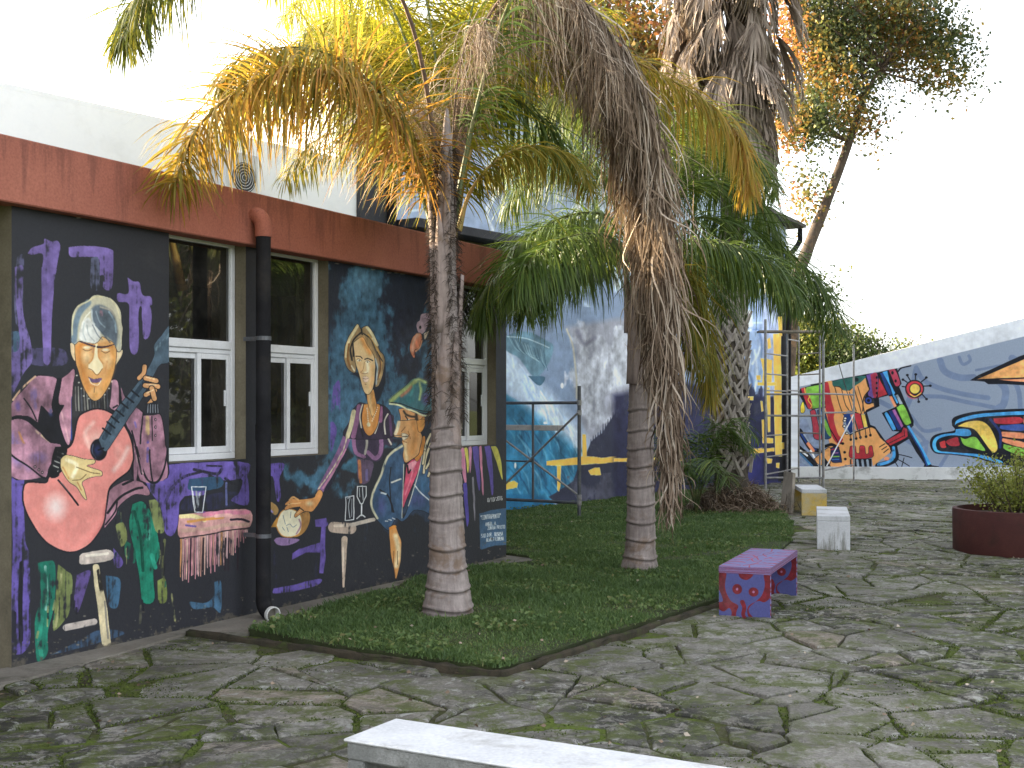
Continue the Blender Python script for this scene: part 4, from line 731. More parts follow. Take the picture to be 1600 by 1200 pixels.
# ---------------------------------------------------------------- ground
def poly_ngon(name, P, z0, z1, mat, parent=None, kind=None, label=None, cut=None):
    """a slab with the outline P between two heights"""
    n = len(P); v = [(p[0], p[1], z0) for p in P] + [(p[0], p[1], z1) for p in P]
    f = [tuple(range(n, 2 * n))] + [(i, (i + 1) % n, n + (i + 1) % n, n + i) for i in range(n)]
    o = fixn(mesh_obj(name, v, f, mat, parent))
    if kind: o['kind'] = kind
    return o
nx, ny = 150, 150
gx = np.linspace(-9, 14, nx); gy = np.linspace(0.5, 33, ny); GX, GY = np.meshgrid(gx, gy)
soil_h = (fbm(ny, nx, 50, 50, 5, 3) - .5) * .035 - .004
V = np.stack([GX, GY, soil_h], -1).reshape(-1, 3)
I = np.arange(nx * ny).reshape(ny, nx); Q = np.stack([I[:-1, :-1], I[:-1, 1:], I[1:, 1:], I[1:, :-1]], -1).reshape(-1, 4)
# flat skirts out to the horizon
x0, x1, y0, y1, R = -9, 14, .5, 33, 400
base = len(V); B = [(x0, y0), (x1, y0), (x1, y1), (x0, y1)]; O = [(-R, -R), (R, -R), (R, R), (-R, R)]
V = np.vstack([V, [(x, y, -.03) for x, y in B + O]]); Q = np.vstack([Q, [[base + i, base + 4 + i, base + 4 + (i + 1) % 4, base + (i + 1) % 4] for i in range(4)]])
ground = quads_obj('ground', V, Q, M['soil'], smooth=True); tag(ground, kind='structure')

def g2(px, py, z=0): p = G(px, py, z); return (p.x, p.y)
LAWN = [g2(388, 992), g2(525, 953), g2(660, 911), g2(740, 892), g2(830, 883), g2(840, 877), g2(795, 871), (-.9, 13.9), (-.6, 17.5), g2(789, 802), g2(900, 789), g2(1040, 774), g2(1140, 764),
        g2(1172, 772), g2(1215, 793), g2(1240, 822), g2(1236, 850), g2(1190, 893), g2(1122, 943), g2(1000, 982), g2(900, 1015), g2(782, 1054), g2(650, 1036), g2(520, 1018)]
def inside(P, x, y):
    c = False
    for i in range(len(P)):
        (xa, ya), (xb, yb) = P[i], P[i - 1]
        if (ya > y) != (yb > y) and x < (xb - xa) * (y - ya) / (yb - ya) + xa: c = not c
    return c
M['lawn_soil'] = paint_mat('lawn_soil', (.035, .045, .018), (.05, .065, .022), .95, 3, (.055, .045, .03), .6, .8, .02, dscale=4)
lawn = poly_ngon('lawn_bed', LAWN, -.06, .045, M['lawn_soil'], kind='structure')
STRIP = [g2(-260, 1163), g2(0, 1077), g2(192, 1024), g2(294, 993), g2(388, 993), g2(525, 954), g2(660, 912), g2(740, 893), g2(836, 884), g2(842, 876), g2(793, 869), (W1.P(-1.9, 0, -.02)[0], W1.P(-1.9, 0, -.02)[1])]
STRIP = [Vector(p) for p in STRIP]
strip = poly_ngon('concrete_path', [(p.x, p.y) for p in STRIP], -.05, .022, M['concrete'], kind='structure')
# mossy kerbs round the grass: two runs
def kerb(a, b, w=.036, h=.046, n=26):
    a = Vector(a); b = Vector(b); d = (b - a).normalized(); nn = Vector((d.y, -d.x)); v = []; f = []
    prof = [(-w / 2, -.03), (-w / 2, h * .8), (-w * .25, h), (w * .25, h), (w / 2, h * .8), (w / 2, -.03)]
    for i in range(n + 1):
        p = a + (b - a) * (i / n)
        for (o, z) in prof: q = p + nn * (o + random.uniform(-.008, .008)); v.append((q.x, q.y, z + random.uniform(-.009, .009)))
    k = len(prof)
    for i in range(n):
        for j in range(k - 1): f.append((i * k + j, i * k + j + 1, (i + 1) * k + j + 1, (i + 1) * k + j))
    f += [tuple(range(k)), tuple(range(n * k, n * k + k))]
    return v, f
for a, b, nme in (((294, 994), (782, 1061), 'front'), ((782, 1061), (1136, 946), 'side')):
    v, f = kerb(G(*a).xy, G(*b).xy); o = fixn(mesh_obj('kerb', v, f, M['kerb'], smooth=True)); o['kind'] = 'structure'

# flagstones: crazy paving, each stone its own piece
def clip(poly, ax, ay, nx_, ny_):
    out = []; n = len(poly)
    for i in range(n):
        p = poly[i]; q = poly[(i + 1) % n]; dp = (p[0] - ax) * nx_ + (p[1] - ay) * ny_; dq = (q[0] - ax) * nx_ + (q[1] - ay) * ny_
        if dp <= 0: out.append(p)
        if (dp < 0 < dq) or (dq < 0 < dp): t = dp / (dp - dq); out.append((p[0] + (q[0] - p[0]) * t, p[1] + (q[1] - p[1]) * t))
    return out
def inset(poly, g):
    """move every edge inwards by g (convex)"""
    n = len(poly); P = poly; out = list(poly); cx = sum(p[0] for p in P) / n; cy = sum(p[1] for p in P) / n
    for i in range(n):
        p, q = P[i], P[(i + 1) % n]; ex, ey = q[0] - p[0], q[1] - p[1]; L = math.hypot(ex, ey)
        if L < 1e-6: continue
        nx_, ny_ = ey / L, -ex / L
        if (cx - p[0]) * nx_ + (cy - p[1]) * ny_ > 0: nx_, ny_ = -nx_, -ny_
        out = clip(out, p[0] - nx_ * g, p[1] - ny_ * g, nx_, ny_)
        if len(out) < 3: return None
    return out
def warp(x, y): return (x + .07 * math.sin(y * 3.1 + 1.3 * math.sin(x * 2.3)) + .035 * math.sin(x * 7.3 + y * 5.1), y + .07 * math.sin(x * 3.4 + 1.1 * math.sin(y * 2.1)) + .035 * math.sin(x * 6.1 - y * 6.7))
rs = random.Random(21); CELL = .37; WT = {}; sites = {}
for i in range(-10, 46):
    for j in range(5, 76):
        if rs.random() < .34: continue                                     # missing sites give large stones
        x = -5.2 + i * CELL + rs.uniform(-.6, .6) * CELL; y = .6 + j * CELL + rs.uniform(-.6, .6) * CELL
        sites[(i, j)] = (x, y)
        if rs.random() < .32: sites[(i + .5, j)] = (x + rs.uniform(-.2, .2), y + rs.uniform(-.2, .2))   # small wedge stones
grid = {}
for k, p in sites.items(): grid.setdefault((int(k[0] // 1), int(k[1])), []).append(p)
stones = []; JOINT = []
for k, p in sites.items():
    x, y = p
    u = abs(x) - .43 * y - .8
    if u > 0 or y > 28.5 or y < 2.4: continue
    if inside(LAWN, x, y): continue
    st = (x * W1.d.x * 0 + (Vector((x, y)) - W1.o).dot(W1.n))
    if st < .05 and y < 13.2: continue
    if (Vector((x, y)) - W2.o).dot(W2.n) < .05 and x < 5.6: continue
    if (Vector((x, y)) - W3.o).dot(W3.n) < .15 and x > 5.6: continue
    if inside([(q.x, q.y) for q in STRIP], x, y): continue
    poly = [(x - 1.3, y - 1.3), (x + 1.3, y - 1.3), (x + 1.3, y + 1.3), (x - 1.3, y + 1.3)]
    for di in range(-3, 4):
        for dj in range(-3, 4):
            for q in grid.get((int(k[0] // 1) + di, int(k[1]) + dj), ()):
                if q == p: continue
                dx, dy = q[0] - x, q[1] - y
                if dx * dx + dy * dy < 1e-6: continue
                wa = WT.setdefault(p, rs.uniform(0, .05) * (rs.random() < .4)); wb = WT.setdefault(q, rs.uniform(0, .05) * (rs.random() < .4)); D2 = dx * dx + dy * dy; tt = .5 + (wa - wb) / (2 * D2)
                poly = clip(poly, x + dx * tt, y + dy * tt, dx, dy)
                if len(poly) < 3: break
    if len(poly) < 3: continue
    g = rs.choice([.004, .006, .009, .013, .019, .028]); q = inset(poly, g)
    if not q: continue
    # drop tiny edges, roughen the outline
    pts = []; q = [warp(*e) for e in q]; x, y = warp(x, y)
    for i in range(len(q)):
        a, b = q[i], q[(i + 1) % len(q)]; L = math.hypot(b[0] - a[0], b[1] - a[1])
        if L < .03: pts.append(a); continue
        m = max(2, int(L / .09)) if y < 12 else 2
        for t in range(m):
            f = t / m; w = .009 if t else .0; ex, ey = (b[0] - a[0]) / L, (b[1] - a[1]) / L; o = rs.uniform(-w * 1.3, w * .3)
            cxx, cyy = x - a[0], y - a[1]; s_ = 1 if (ey * cxx - ex * cyy) > 0 else -1
            pts.append((a[0] + (b[0] - a[0]) * f - ey * s_ * o * 1.0, a[1] + (b[1] - a[1]) * f + ex * s_ * o))
    if len(pts) < 3: continue
    n = len(pts); h = rs.uniform(.003, .020); tx, ty = rs.gauss(0, .014), rs.gauss(0, .014)
    cx = sum(a[0] for a in pts) / n; cy = sum(a[1] for a in pts) / n
    def zt(a, b): return h + (a - cx) * tx + (b - cy) * ty
    v = [(a, b, -.03) for a, b in pts] + [(a, b, zt(a, b) - .008) for a, b in pts]
    for a, b in pts:
        L = math.hypot(a - cx, b - cy) + 1e-6; k2 = max(0, 1 - rs.uniform(.010, .022) / L); a2, b2 = cx + (a - cx) * k2, cy + (b - cy) * k2; v.append((a2, b2, zt(a2, b2)))
    # centre ring for gently uneven tops
    for a, b in pts: a2, b2 = cx + (a - cx) * .45, cy + (b - cy) * .45; v.append((a2, b2, zt(a2, b2) + rs.uniform(-.003, .004)))
    v.append((cx, cy, zt(cx, cy) + rs.uniform(-.003, .003)))
    f = []
    for i in range(n):
        j = (i + 1) % n
        for r in range(3): f.append((r * n + i, r * n + j, (r + 1) * n + j, (r + 1) * n + i))
        f.append((3 * n + i, 3 * n + j, 4 * n))
    area = .5 * abs(sum(pts[i][0] * pts[(i + 1) % n][1] - pts[(i + 1) % n][0] * pts[i][1] for i in range(n)))
    JOINT.append(pts) if y < 17 else None
    stones.append((area / y ** 3, cx, cy, v, f, rs.random()))
stones.sort(key=lambda s: -s[0])
far = MB()
for i, (a, x, y, v, f, t) in enumerate(stones):
    if i < 298:
        mesh_obj('flagstone', [(p[0] - x, p[1] - y, p[2]) for p in v], f, M['flag'], ground, (x, y, 0), attr=[t] * len(v))
    else: far.add(v, f, t)
o = far.build('flagstones', M['flag'], ground); o['kind'] = 'stuff'
print('stones', len(stones))

# ---------------------------------------------------------------- annex (low building on the left)
def wall_quads(pl, cells, uvf, off=0.0):
    v = []; f = []; uv = []
    for (a, b, c, d) in cells:
        k = len(v); v += [pl.P(a, c, off), pl.P(b, c, off), pl.P(b, d, off), pl.P(a, d, off)]; f.append((k, k + 1, k + 2, k + 3))
        uv += [uvf(a, c), uvf(b, c), uvf(b, d), uvf(a, d)]
    return v, f, uv
annex = empty('annex_building', W1.P(2.4, 0)); tag(annex, 'low building with brick red roof band and musicians mural', 'building')
def loc(o): o.matrix_parent_inverse = annex.matrix_world.inverted(); return o
bpy.context.view_layer.update()
def sub(o, root): o.matrix_parent_inverse = root.matrix_world.inverted() if root.parent is None else (root.parent.matrix_world @ root.matrix_local).inverted(); return o
def put(root, o):
    """parent o (built in world space) under root and keep it where it is"""
    o.parent = root; m = Matrix.Translation(root.location); r = root.parent
    while r is not None: m = Matrix.Translation(r.location) @ m; r = r.parent
    o.matrix_parent_inverse = m.inverted(); return o
RW = W1.shifted(-.10)
sA = W1.px(18)[0]; sZ = W1.px(791)[0]
w1l, w1r = W1.px(264)[0], W1.px(384)[0]; w2r = W1.px(513)[0]; w2l = w2r - (w1r - w1l); w3r = W1.px(775)[0]; w3l = w3r - (w1r - w1l)
ztop = 2.86; zsill = W1.px(384, 717)[1]
print('windows', w1l, w1r, w2l, w2r, w3l, w3r, sZ, 'sill', zsill, 'fascia', W1.px(18, 315), W1.px(665, 430))
uvm1 = lambda a, z: ((a - S10) / (S11 - S10), (z + .05) / 3.0)
cells = []; xs = [sA, w1l, w1r, w2l, w2r, w3l, w3r, sZ]
for i in range(7):
    a, b = xs[i], xs[i + 1]
    if i % 2: cells.append((a, b, -.05, zsill))
    else: cells.append((a, b, -.05, ztop))
v, f, uv = wall_quads(W1, cells, uvm1); put(annex, mesh_obj('painted_wall', v, f, M['mural1'], uv=uv))
# jambs, lintels, sills in olive plaster
for (a, b) in ((w1l, w1r), (w2l, w2r), (w3l, w3r), (sA - 1.25, sA)):
    mb = MB()
    zs = zsill if a > 0 else -.05
    def quad(*p): k = len(mb.v); mb.add(p, [(0, 1, 2, 3)])
    for s_ in ((a, b) if a > 0 else (b,)): quad(W1.P(s_, zs), W1.P(s_, zs, -.34), W1.P(s_, ztop, -.34), W1.P(s_, ztop))
    if a > 0: quad(W1.P(a, zs), W1.P(b, zs), W1.P(b, zs + .0, -.34), W1.P(a, zs, -.34))
    quad(W1.P(a, ztop - .001), W1.P(b, ztop - .001), W1.P(b, ztop - .001, -.34), W1.P(a, ztop - .001, -.34))
    put(annex, mb.build('window_reveal' if a > 0 else 'bay_reveal', M['plaster']))
# left-hand bay outside the frame, end wall, back
mb = MB(); mb.box(sA - 4.2, sA - 1.25, -.3, 0, -.05, ztop, W1.M()); put(annex, fixn(mb.build('side_wall', M['black_paint'])))
mb = MB(); mb.box(sZ - .22, sZ - .002, -3.6, -.002, -.05, ztop, W1.M()); put(annex, fixn(mb.build('end_wall', M['black_paint'])))
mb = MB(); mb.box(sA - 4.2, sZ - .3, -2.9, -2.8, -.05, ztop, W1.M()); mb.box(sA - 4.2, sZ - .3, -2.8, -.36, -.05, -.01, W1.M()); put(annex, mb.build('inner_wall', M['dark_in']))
# roof and fascia
zf0 = ztop - .003; zf1 = W1.shifted(.10).px(0, 208)[1]
print('fascia top', zf1, W1.shifted(.10).px(615, 350)[1], 'bottom', W1.shifted(.10).px(0, 312)[1])
zfb = W1.shifted(.10).px(300, 366)[1]
mb = MB(); mb.box(sA - 4.2, sZ + .05, -.06, .10, zfb, zf1, W1.M(), bev=.008); o = fixn(mb.build('fascia_band', M['fascia'])); put(annex, o)
mb = MB(); mb.box(sA - 4.2, sZ + .02, -3.6, -.062, ztop + .002, zf1 - .12, W1.M()); put(annex, fixn(mb.build('roof_slab', M['roof'])))
# windows
zt = RW.px(366, 383)[1]; zr1 = RW.px(366, 540)[1]; zr0 = RW.px(366, 560)[1]; zb = RW.px(366, 716)[1]
print('frame z', zt, zr1, zr0, zb)
def window(a, b):
    w = empty('window', RW.P((a + b) / 2, zsill)); put(annex, w); L = (b - a); Mx = RW.M(a, 0)
    zs = zsill
    m = MB()
    m.box(.004, L - .004, -.05, 0, ztop - .055, ztop - .008, Mx, .004); m.box(.004, L - .004, -.05, 0, zs + .003, zs + .05, Mx, .004)
    m.box(.004, .05, -.05, 0, zs + .05, ztop - .055, Mx, .004); m.box(L - .05, L - .004, -.05, 0, zs + .05, ztop - .055, Mx, .004)
    m.box(.05, L - .05, -.05, .006, zr1 - .035, zr1 + .028, Mx, .005); m.box(.05, L - .05, -.045, -.008, zr1 - .07, zr1 - .037, Mx, .004)
    o = fixn(m.build('frame', M['alu'])); o.parent = w; o.matrix_parent_inverse = Matrix.Translation(-w.location); 
    o.matrix_parent_inverse = Matrix.Translation(-RW.P((a + b) / 2, zs))
    def sb(o): o.parent = w; o.matrix_parent_inverse = Matrix.Translation(-RW.P((a + b) / 2, zs)); return o
    m = MB(); m.box(L - .115, L - .10, -.022, -.004, zs + .4, zs + .52, Mx, .003) 
    mid = L * .52; z1 = zr1 - .072
    for k, (x0, x1, y0) in enumerate(((.052, mid + .02, -.046), (mid - .02, L - .052, -.024))):
        s = MB()
        for bx in ((x0, x0 + .04, zs + .052, z1), (x1 - .04, x1, zs + .052, z1), (x0 + .04, x1 - .04, zs + .052, zs + .10), (x0 + .04, x1 - .04, z1 - .04, z1)):
            s.box(bx[0], bx[1], y0, y0 + .02, bx[2], bx[3], Mx, .003)
        sb(fixn(s.build('sash', M['alu'])))
        g = MB(); g.add([Mx @ Vector(p) for p in ((x0 + .04, y0 + .01, zs + .1), (x1 - .04, y0 + .01, zs + .1), (x1 - .04, y0 + .01, z1 - .04), (x0 + .04, y0 + .01, z1 - .04))], [(0, 1, 2, 3)]); sb(g.build('pane', M['glass']))
    sb(fixn(m.build('handle', M['alu'])))
    g = MB(); g.add([Mx @ Vector(p) for p in ((.05, -.025, zr1 + .028), (L - .05, -.025, zr1 + .028), (L - .05, -.025, ztop - .055), (.05, -.025, ztop - .055))], [(0, 1, 2, 3)]); sb(g.build('pane', M['glass']))
    # stone sill, slightly proud of the frame
    return w
for a, b in ((w1l, w1r), (w2l, w2r), (w3l, w3r)): window(a, b)
# downpipe with red elbow
def bend(a, b, c, n=7):
    a, b, c = Vector(a), Vector(b), Vector(c); return [(1 - t) ** 2 * a + 2 * t * (1 - t) * b + t * t * c for t in [i / n for i in range(n + 1)]]
ps = W1.px(411)[0]; PO = .185; ps = W1.shifted(PO).px(411.5)[0]
W1p = W1.shifted(PO)
zt_e = W1p.px(411, 338)[1]; zt_p = W1p.px(411, 366)[1]
dp = empty('downpipe', W1.P(ps, 0, PO)); put(annex, dp)
def dpp(o): o.parent = dp; o.matrix_parent_inverse = Matrix.Translation(-W1.P(ps, 0, PO)); return o
m = MB(); m.tube([W1.P(ps, .16, PO), W1.P(ps, .9, PO), W1.P(ps, 1.9, PO), W1.P(ps, zt_p, PO)], .056, 18); m.tube([W1.P(ps, 1.35, PO), W1.P(ps, 1.47, PO)], .060, 18); dpp(autosmooth(m.build('pipe', M['pipe'])))
for zk in (.62, 2.1): m = MB(); m.tube([W1.P(ps, zk, PO), W1.P(ps, zk + .03, PO)], .0605, 16); m.box(-.012, .012, -PO + .002, -.05, zk, zk + .03, W1.M(ps, 0, PO)); dpp(m.build('bracket', M['steel_dark']))
m = MB(); m.tube([W1.P(ps, zt_p - .02, PO)] + bend(W1.P(ps, zt_p + .03, PO), W1.P(ps, zt_e + .035, PO), W1.P(ps, zt_e + .01, PO - .13)), .063, 18); dpp(autosmooth(m.build('elbow', M['fascia'])))
od = (W1.n * .8 + Vector((.2, -.6))).normalized(); e0 = W1.P(ps, .17, PO); e1 = e0 + Vector((0, 0, -.10)); e2 = e1 + Vector((od.x, od.y, -.08)) * .13
m = MB(); m.tube(bend(e0, e1, e2), .058, 18, cap=False); dpp(autosmooth(m.build('shoe', M['pipe'])))
dd = (e2 - e1).normalized(); m = MB(); q = bend(e0, e1, e2); m.tube([q[-1] - dd * .02, q[-1] + dd * .012], [.060, .061], 18, cap=False); m.tube([q[-1] + dd * .0121, q[-1] - dd * .06], [.052, .050], 18, cap=False); m.tube([q[-1] + dd * .0115, q[-1] + dd * .0122], [.061, .052], 18, cap=False); dpp(autosmooth(m.build('spout', M['pipe_white']))); m = MB(); m.tube([q[-1] - dd * .05, q[-1] - dd * .038], .047, 18); dpp(m.build('spout_inside', M['concrete']))

# ---------------------------------------------------------------- main building behind
main = empty('main_building', W2.P(0, 0, -.5)); tag(main, 'tall building with blue wave mural, black corner strip and white left wing', 'building')
sP0, sP1 = W2.px(557)[0], W2.px(612)[0]; sE = W2.px(1228)[0]; sW = -17.0  # wing lengthened out of view to keep the sun off the foreground
zl = lambda s_: 6.55 - (s_ - W2.px(835)[0]) * (6.25 - 5.42) / (W2.px(1240)[0] - W2.px(835)[0]) - .3
print('main', sW, sP0, sP1, sE, zl(sP0), zl(sE), 'wing', W2.px(0, 125)[1], W2.px(168, 172)[1])
uvm2 = lambda a, z: ((a - S20) / (S21 - S20), z / 6.9)
def wallp(name, segs, mat, off=0.0, thick=.3, uvf=None):
    v = []; f = []; uv = []
    for (a, b, za, zb_, zb0) in segs:
        k = len(v); v += [W2.P(a, zb0, off), W2.P(b, zb0, off), W2.P(b, zb_, off), W2.P(a, za, off)]; f.append((k, k + 1, k + 2, k + 3))
        if uvf: uv += [uvf(a, zb0), uvf(b, zb0), uvf(b, zb_), uvf(a, za)]
    return put(main, mesh_obj(name, v, f, mat, uv=uv if uvf else None))
wallp('mural_wall', [(sP1, sE, zl(sP1), zl(sE), -.05)], M['mural2'], uvf=uvm2)
ZW = 4.74
mb = MB(); mb.box(sW, sP0, -.3, -.002, -.05, ZW, W2.M()); put(main, fixn(mb.build('white_wall', M['white_wall'])))
mb = MB(); mb.box(sW, sP0, -.30, -.002, ZW + .001, ZW + .05, W2.M()); put(main, fixn(mb.build('parapet_cap', M['white_wall'])))
mb = MB(); mb.box(sP0, sP1, -.3, .06, -.05, zl(sP0) - .02, W2.M(), .01); put(main, fixn(mb.build('corner_strip', M['black_paint'])))
mb = MB(); mb.tube([W2.P(sP1 - .12, 0, .12), W2.P(sP1 - .12, zl(sP1) - .1, .12)], .06, 14); put(main, autosmooth(mb.build('downpipe', M['pipe'])))
# body behind, right flank, roof
mb = MB(); ss = [sP1, sE]
v = [W2.P(sP0, -.05, -.32), W2.P(sE, -.05, -.004), W2.P(sE, -.05, -7), W2.P(sP0, -.05, -7), W2.P(sP0, zl(sP0), -.32), W2.P(sE, zl(sE), -.004), W2.P(sE, zl(sE), -7), W2.P(sP0, zl(sP0), -7)]
put(main, fixn(mesh_obj('rear_walls', v, [(1, 2, 6, 5), (2, 3, 7, 6), (3, 0, 4, 7)], M['white_wall'])))
v = []
for s_, zz in ((sP0 + .03, zl(sP0 + .03) - .1), (sE + .32, zl(sE + .32))):
    for o_ in (.32, -7.0): v += [W2.P(s_, zz + .02, o_), W2.P(s_, zz + .09, o_)]
put(main, fixn(mesh_obj('roof', v, [(0, 1, 3, 2), (4, 6, 7, 5), (0, 4, 5, 1), (2, 3, 7, 6), (1, 5, 7, 3), (0, 2, 6, 4)], M['roof'])))
mb = MB(); mb.box(sW, sP0, -7, -6.9, -.05, ZW, W2.M()); mb.box(sW, sW + .1, -7, -.3, -.05, ZW, W2.M()); mb.box(sW, sP0, -7, -.3, ZW - .1, ZW, W2.M()); put(main, fixn(mb.build('wing_shell', M['white_wall'])))
# rain pipe at the far corner
e = W2.P(sE + .28, zl(sE) - .02, .2); mb = MB(); mb.tube([e, e + Vector((0, 0, -.22))] + bend(e + Vector((0, 0, -.25)), W2.P(sE + .2, zl(sE) - .45, .15), W2.P(sE - .07, zl(sE) - .62, .09)) + [W2.P(sE - .07, 2.5, .09), W2.P(sE - .07, .05, .09)], .055, 12); put(main, autosmooth(mb.build('rain_pipe', M['pipe'])))
# canopy with a slatted clerestory under it
sc0, sc1 = W2.px(615)[0], W2.px(860)[0]; zc = W2.shifted(.45).px(700, 347)[1]
zc = .5 * (W2.shifted(.45).px(617, 330)[1] + W2.shifted(.45).px(780, 372)[1]); print('canopy', zc, sc0, sc1)
mb = MB(); mb.box(sP1 + .01, sc1 + .6, .002, .45, zc - .1, zc + .03, W2.M(), .01); put(main, fixn(mb.build('canopy', M['black_paint'])))
mb = MB(); mb.box(sP1 + .02, sc1 + .5, .002, .10, zc - .62, zc - .102, W2.M()); put(main, fixn(mb.build('clerestory', M['plaster'])))
L0 = sP1 + .06
while L0 < sc1 + .3:
    mb = MB(); mb.box(L0, L0 + 1.05, .102, .115, zc - .42, zc - .24, W2.M()); put(main, fixn(mb.build('vent_slot', M['black_paint']))); L0 += 1.3

# ---------------------------------------------------------------- ramp wall
ramp = empty('ramp_wall', W3.P(4, 0, -.2)); tag(ramp, 'white sloping wall painted with colourful machine figures', 'wall')
r0 = W3.px(1231.5)[0]; r1 = r0 + 8.6
tz = [(px, W3.px(px, py)) for px, py in ((1231.5, 590), (1400, 550), (1600, 497))]
def topz(s_):
    a, b = tz[0][1], tz[2][1]; return a[1] + (b[1] - a[1]) * (s_ - a[0]) / (b[0] - a[0])
print('ramp', r0, topz(r0), topz(r1), 'plinth', W3.px(1300, 730)[1])
v = [W3.P(r0, .2, 0), W3.P(r1, .2, 0), W3.P(r1, topz(r1), 0), W3.P(r0, topz(r0), 0)]
uv = [((s_ - S30) / (S31 - S30), (z - .2) / 4.4) for s_, z in ((r0, .2), (r1, .2), (r1, topz(r1)), (r0, topz(r0)))]
put(ramp, mesh_obj('painted_face', v, [(0, 1, 2, 3)], M['mural3'], uv=uv))
v = [W3.P(s_, z, o_) for o_ in (-.003, -.35) for s_, z in ((r0 + .001, -.05), (r1, -.05), (r1, topz(r1)), (r0 + .001, topz(r0)))]
put(ramp, fixn(mesh_obj('wall_body', v, [(0, 1, 2, 3), (4, 5, 6, 7), (0, 1, 5, 4), (1, 2, 6, 5), (2, 3, 7, 6), (3, 0, 4, 7)], M['white_wall'])))
zp = W3.px(1300, 729)[1]
mb = MB(); mb.box(r0 - .01, r1, .002, .09, -.05, zp, W3.M(), .01); M['plinth'] = paint_mat('plinth_white', (.78, .79, .81), (.68, .69, .71), .85, 3, (.12, .12, .11), .6, .3, .006, dscale=2.4); put(ramp, fixn(mb.build('plinth', M['plinth'])))
# ---------------------------------------------------------------- air conditioner on the white wing
acp = W2.shifted(.30); a0, a1 = acp.px(352)[0], acp.px(404)[0]; zt2 = acp.px(380, 238)[1]; zb2 = zt2 - .58
ac = empty('air_conditioner', W2.P((a0 + a1) / 2, zb2, .1)); tag(ac, 'white air conditioner unit on the upper white wall above the roof band', 'air conditioner')
mb = MB(); mb.box(a0, a1, .04, .30, zb2, zt2, W2.M(), .015); put(ac, fixn(mb.build('case', M['ac'])))
cxs = a0 + (a1 - a0) * .56; rr = min(.24, (a1 - a0) * .36); mb = MB()
ring = [W2.P(cxs + rr * math.cos(t * math.pi / 14), (zb2 + zt2) / 2 + rr * math.sin(t * math.pi / 14), .303) for t in range(28)]
mb.add(ring, [tuple(range(28))]); put(ac, mb.build('fan_opening', M['ac_dark']))
mb = MB()
for k in range(1, 6): r = rr * k / 5.5; mb.tube([W2.P(cxs + r * math.cos(t * math.pi / 12), (zb2 + zt2) / 2 + r * math.sin(t * math.pi / 12), .308) for t in range(25)], .004, 4, False)
o = mb.build('grille', M['ac']); o['kind'] = 'stuff'; put(ac, o)
for k in (.15, .85):
    mb = MB(); mb.box(a0 + (a1 - a0) * k - .02, a0 + (a1 - a0) * k + .02, .003, .30, zb2 - .04, zb2 - .002, W2.M()); put(ac, fixn(mb.build('bracket', M['ac'])))

# ---------------------------------------------------------------- benches (U-shaped concrete: slab on two legs)
def bench(name, label, cat, p, az, L, W, H, T, mats, group='concrete benches in the courtyard'):
    b = empty(name, p, rz=az); tag(b, label, cat, group)
    def part(nm, box, m):
        mb = MB(); mb.box(*box, bev=.006); o = fixn(mb.build(nm, m)); o.parent = b; return o
    part('seat', (-W / 2, W / 2, 0, L, H - T, H), mats[0])
    for k in (0, 1): part('leg', (-W / 2 + .001, W / 2 - .001, k * (L - T), k * (L - T) + T, -.03, H - T - .001), mats[1])
    return b
# painted bench patterns, drawn on a unit square
def pattern(nm, kind, base, W=300):
    u = (np.arange(W) + .5) / W; X, Y = np.meshgrid(u * 100, 100 - u * 100); c = Canvas(W, W, X, Y, base, 77, .6); R_ = '6c2029'
    if kind == 'front':
        c.poly('-2 -2 14 -2 12 30 22 55 38 66 34 80 32 104 22 104 25 82 20 72 10 80 -2 74 -2 62 8 58 2 38 -2 30', R_); c.poly('102 -2 88 -2 90 20 84 42 72 56 60 68 60 80 72 92 84 104 70 104 58 88 56 72 62 62 78 54 90 56 102 40', R_)
        c.poly('38 -2 66 -2 62 8 52 12 42 8', R_); c.dab(36, 32, 10, 11, R_, 1, .1); c.dab(68, 36, 10, 10, R_, 1, .1); c.dab(36, 32, 2.6, 3, 'a06c90', 1, .2); c.dab(68, 36, 2.6, 3, 'a06c90', 1, .2)
        c.line('46 58 50 70 48 84 54 96 60 104', [9, 7, 10], R_); c.line('0 100 100 98', 6, R_, dry=.45)
    elif kind == 'top':
        R2 = '9a4258'
        for i in range(13):
            y = i * 8 + random.uniform(-2, 2); c.line([0, y + random.uniform(-3, 3), 20, y + random.uniform(-3, 6), 38, y + random.uniform(-5, 4)], [2.6, 1.8, 1], R2, dry=.15); c.line([100, y, 84, y + random.uniform(-4, 4), 66, y + random.uniform(-6, 4)], [2.6, 1.8, 1], R2, dry=.15)
        for l in ('46 0 52 16 44 30 58 42', '60 20 50 34 40 44 52 60', '38 60 50 70 62 64 58 80 44 92', '30 40 40 50 34 66', '64 80 54 90 60 100', '70 46 62 56'): c.line(l, [3, 1.6, 3], R2, dry=.15)
    else:
        for i in range(9): y = i * 12; c.line([0, y, 50, y + random.uniform(-6, 6), 100, y + random.uniform(-4, 8)], random.uniform(4, 7), R_, dry=.15)
    return canvas_mat(nm, c.image(nm), .7, (.2, .18, .18), .25)
PB, PT, PE = pattern('bench_face_paint', 'front', '4d5085'), pattern('bench_top_paint', 'top', '7a79aa'), pattern('bench_edge_paint', 'edge', '7d74a4')
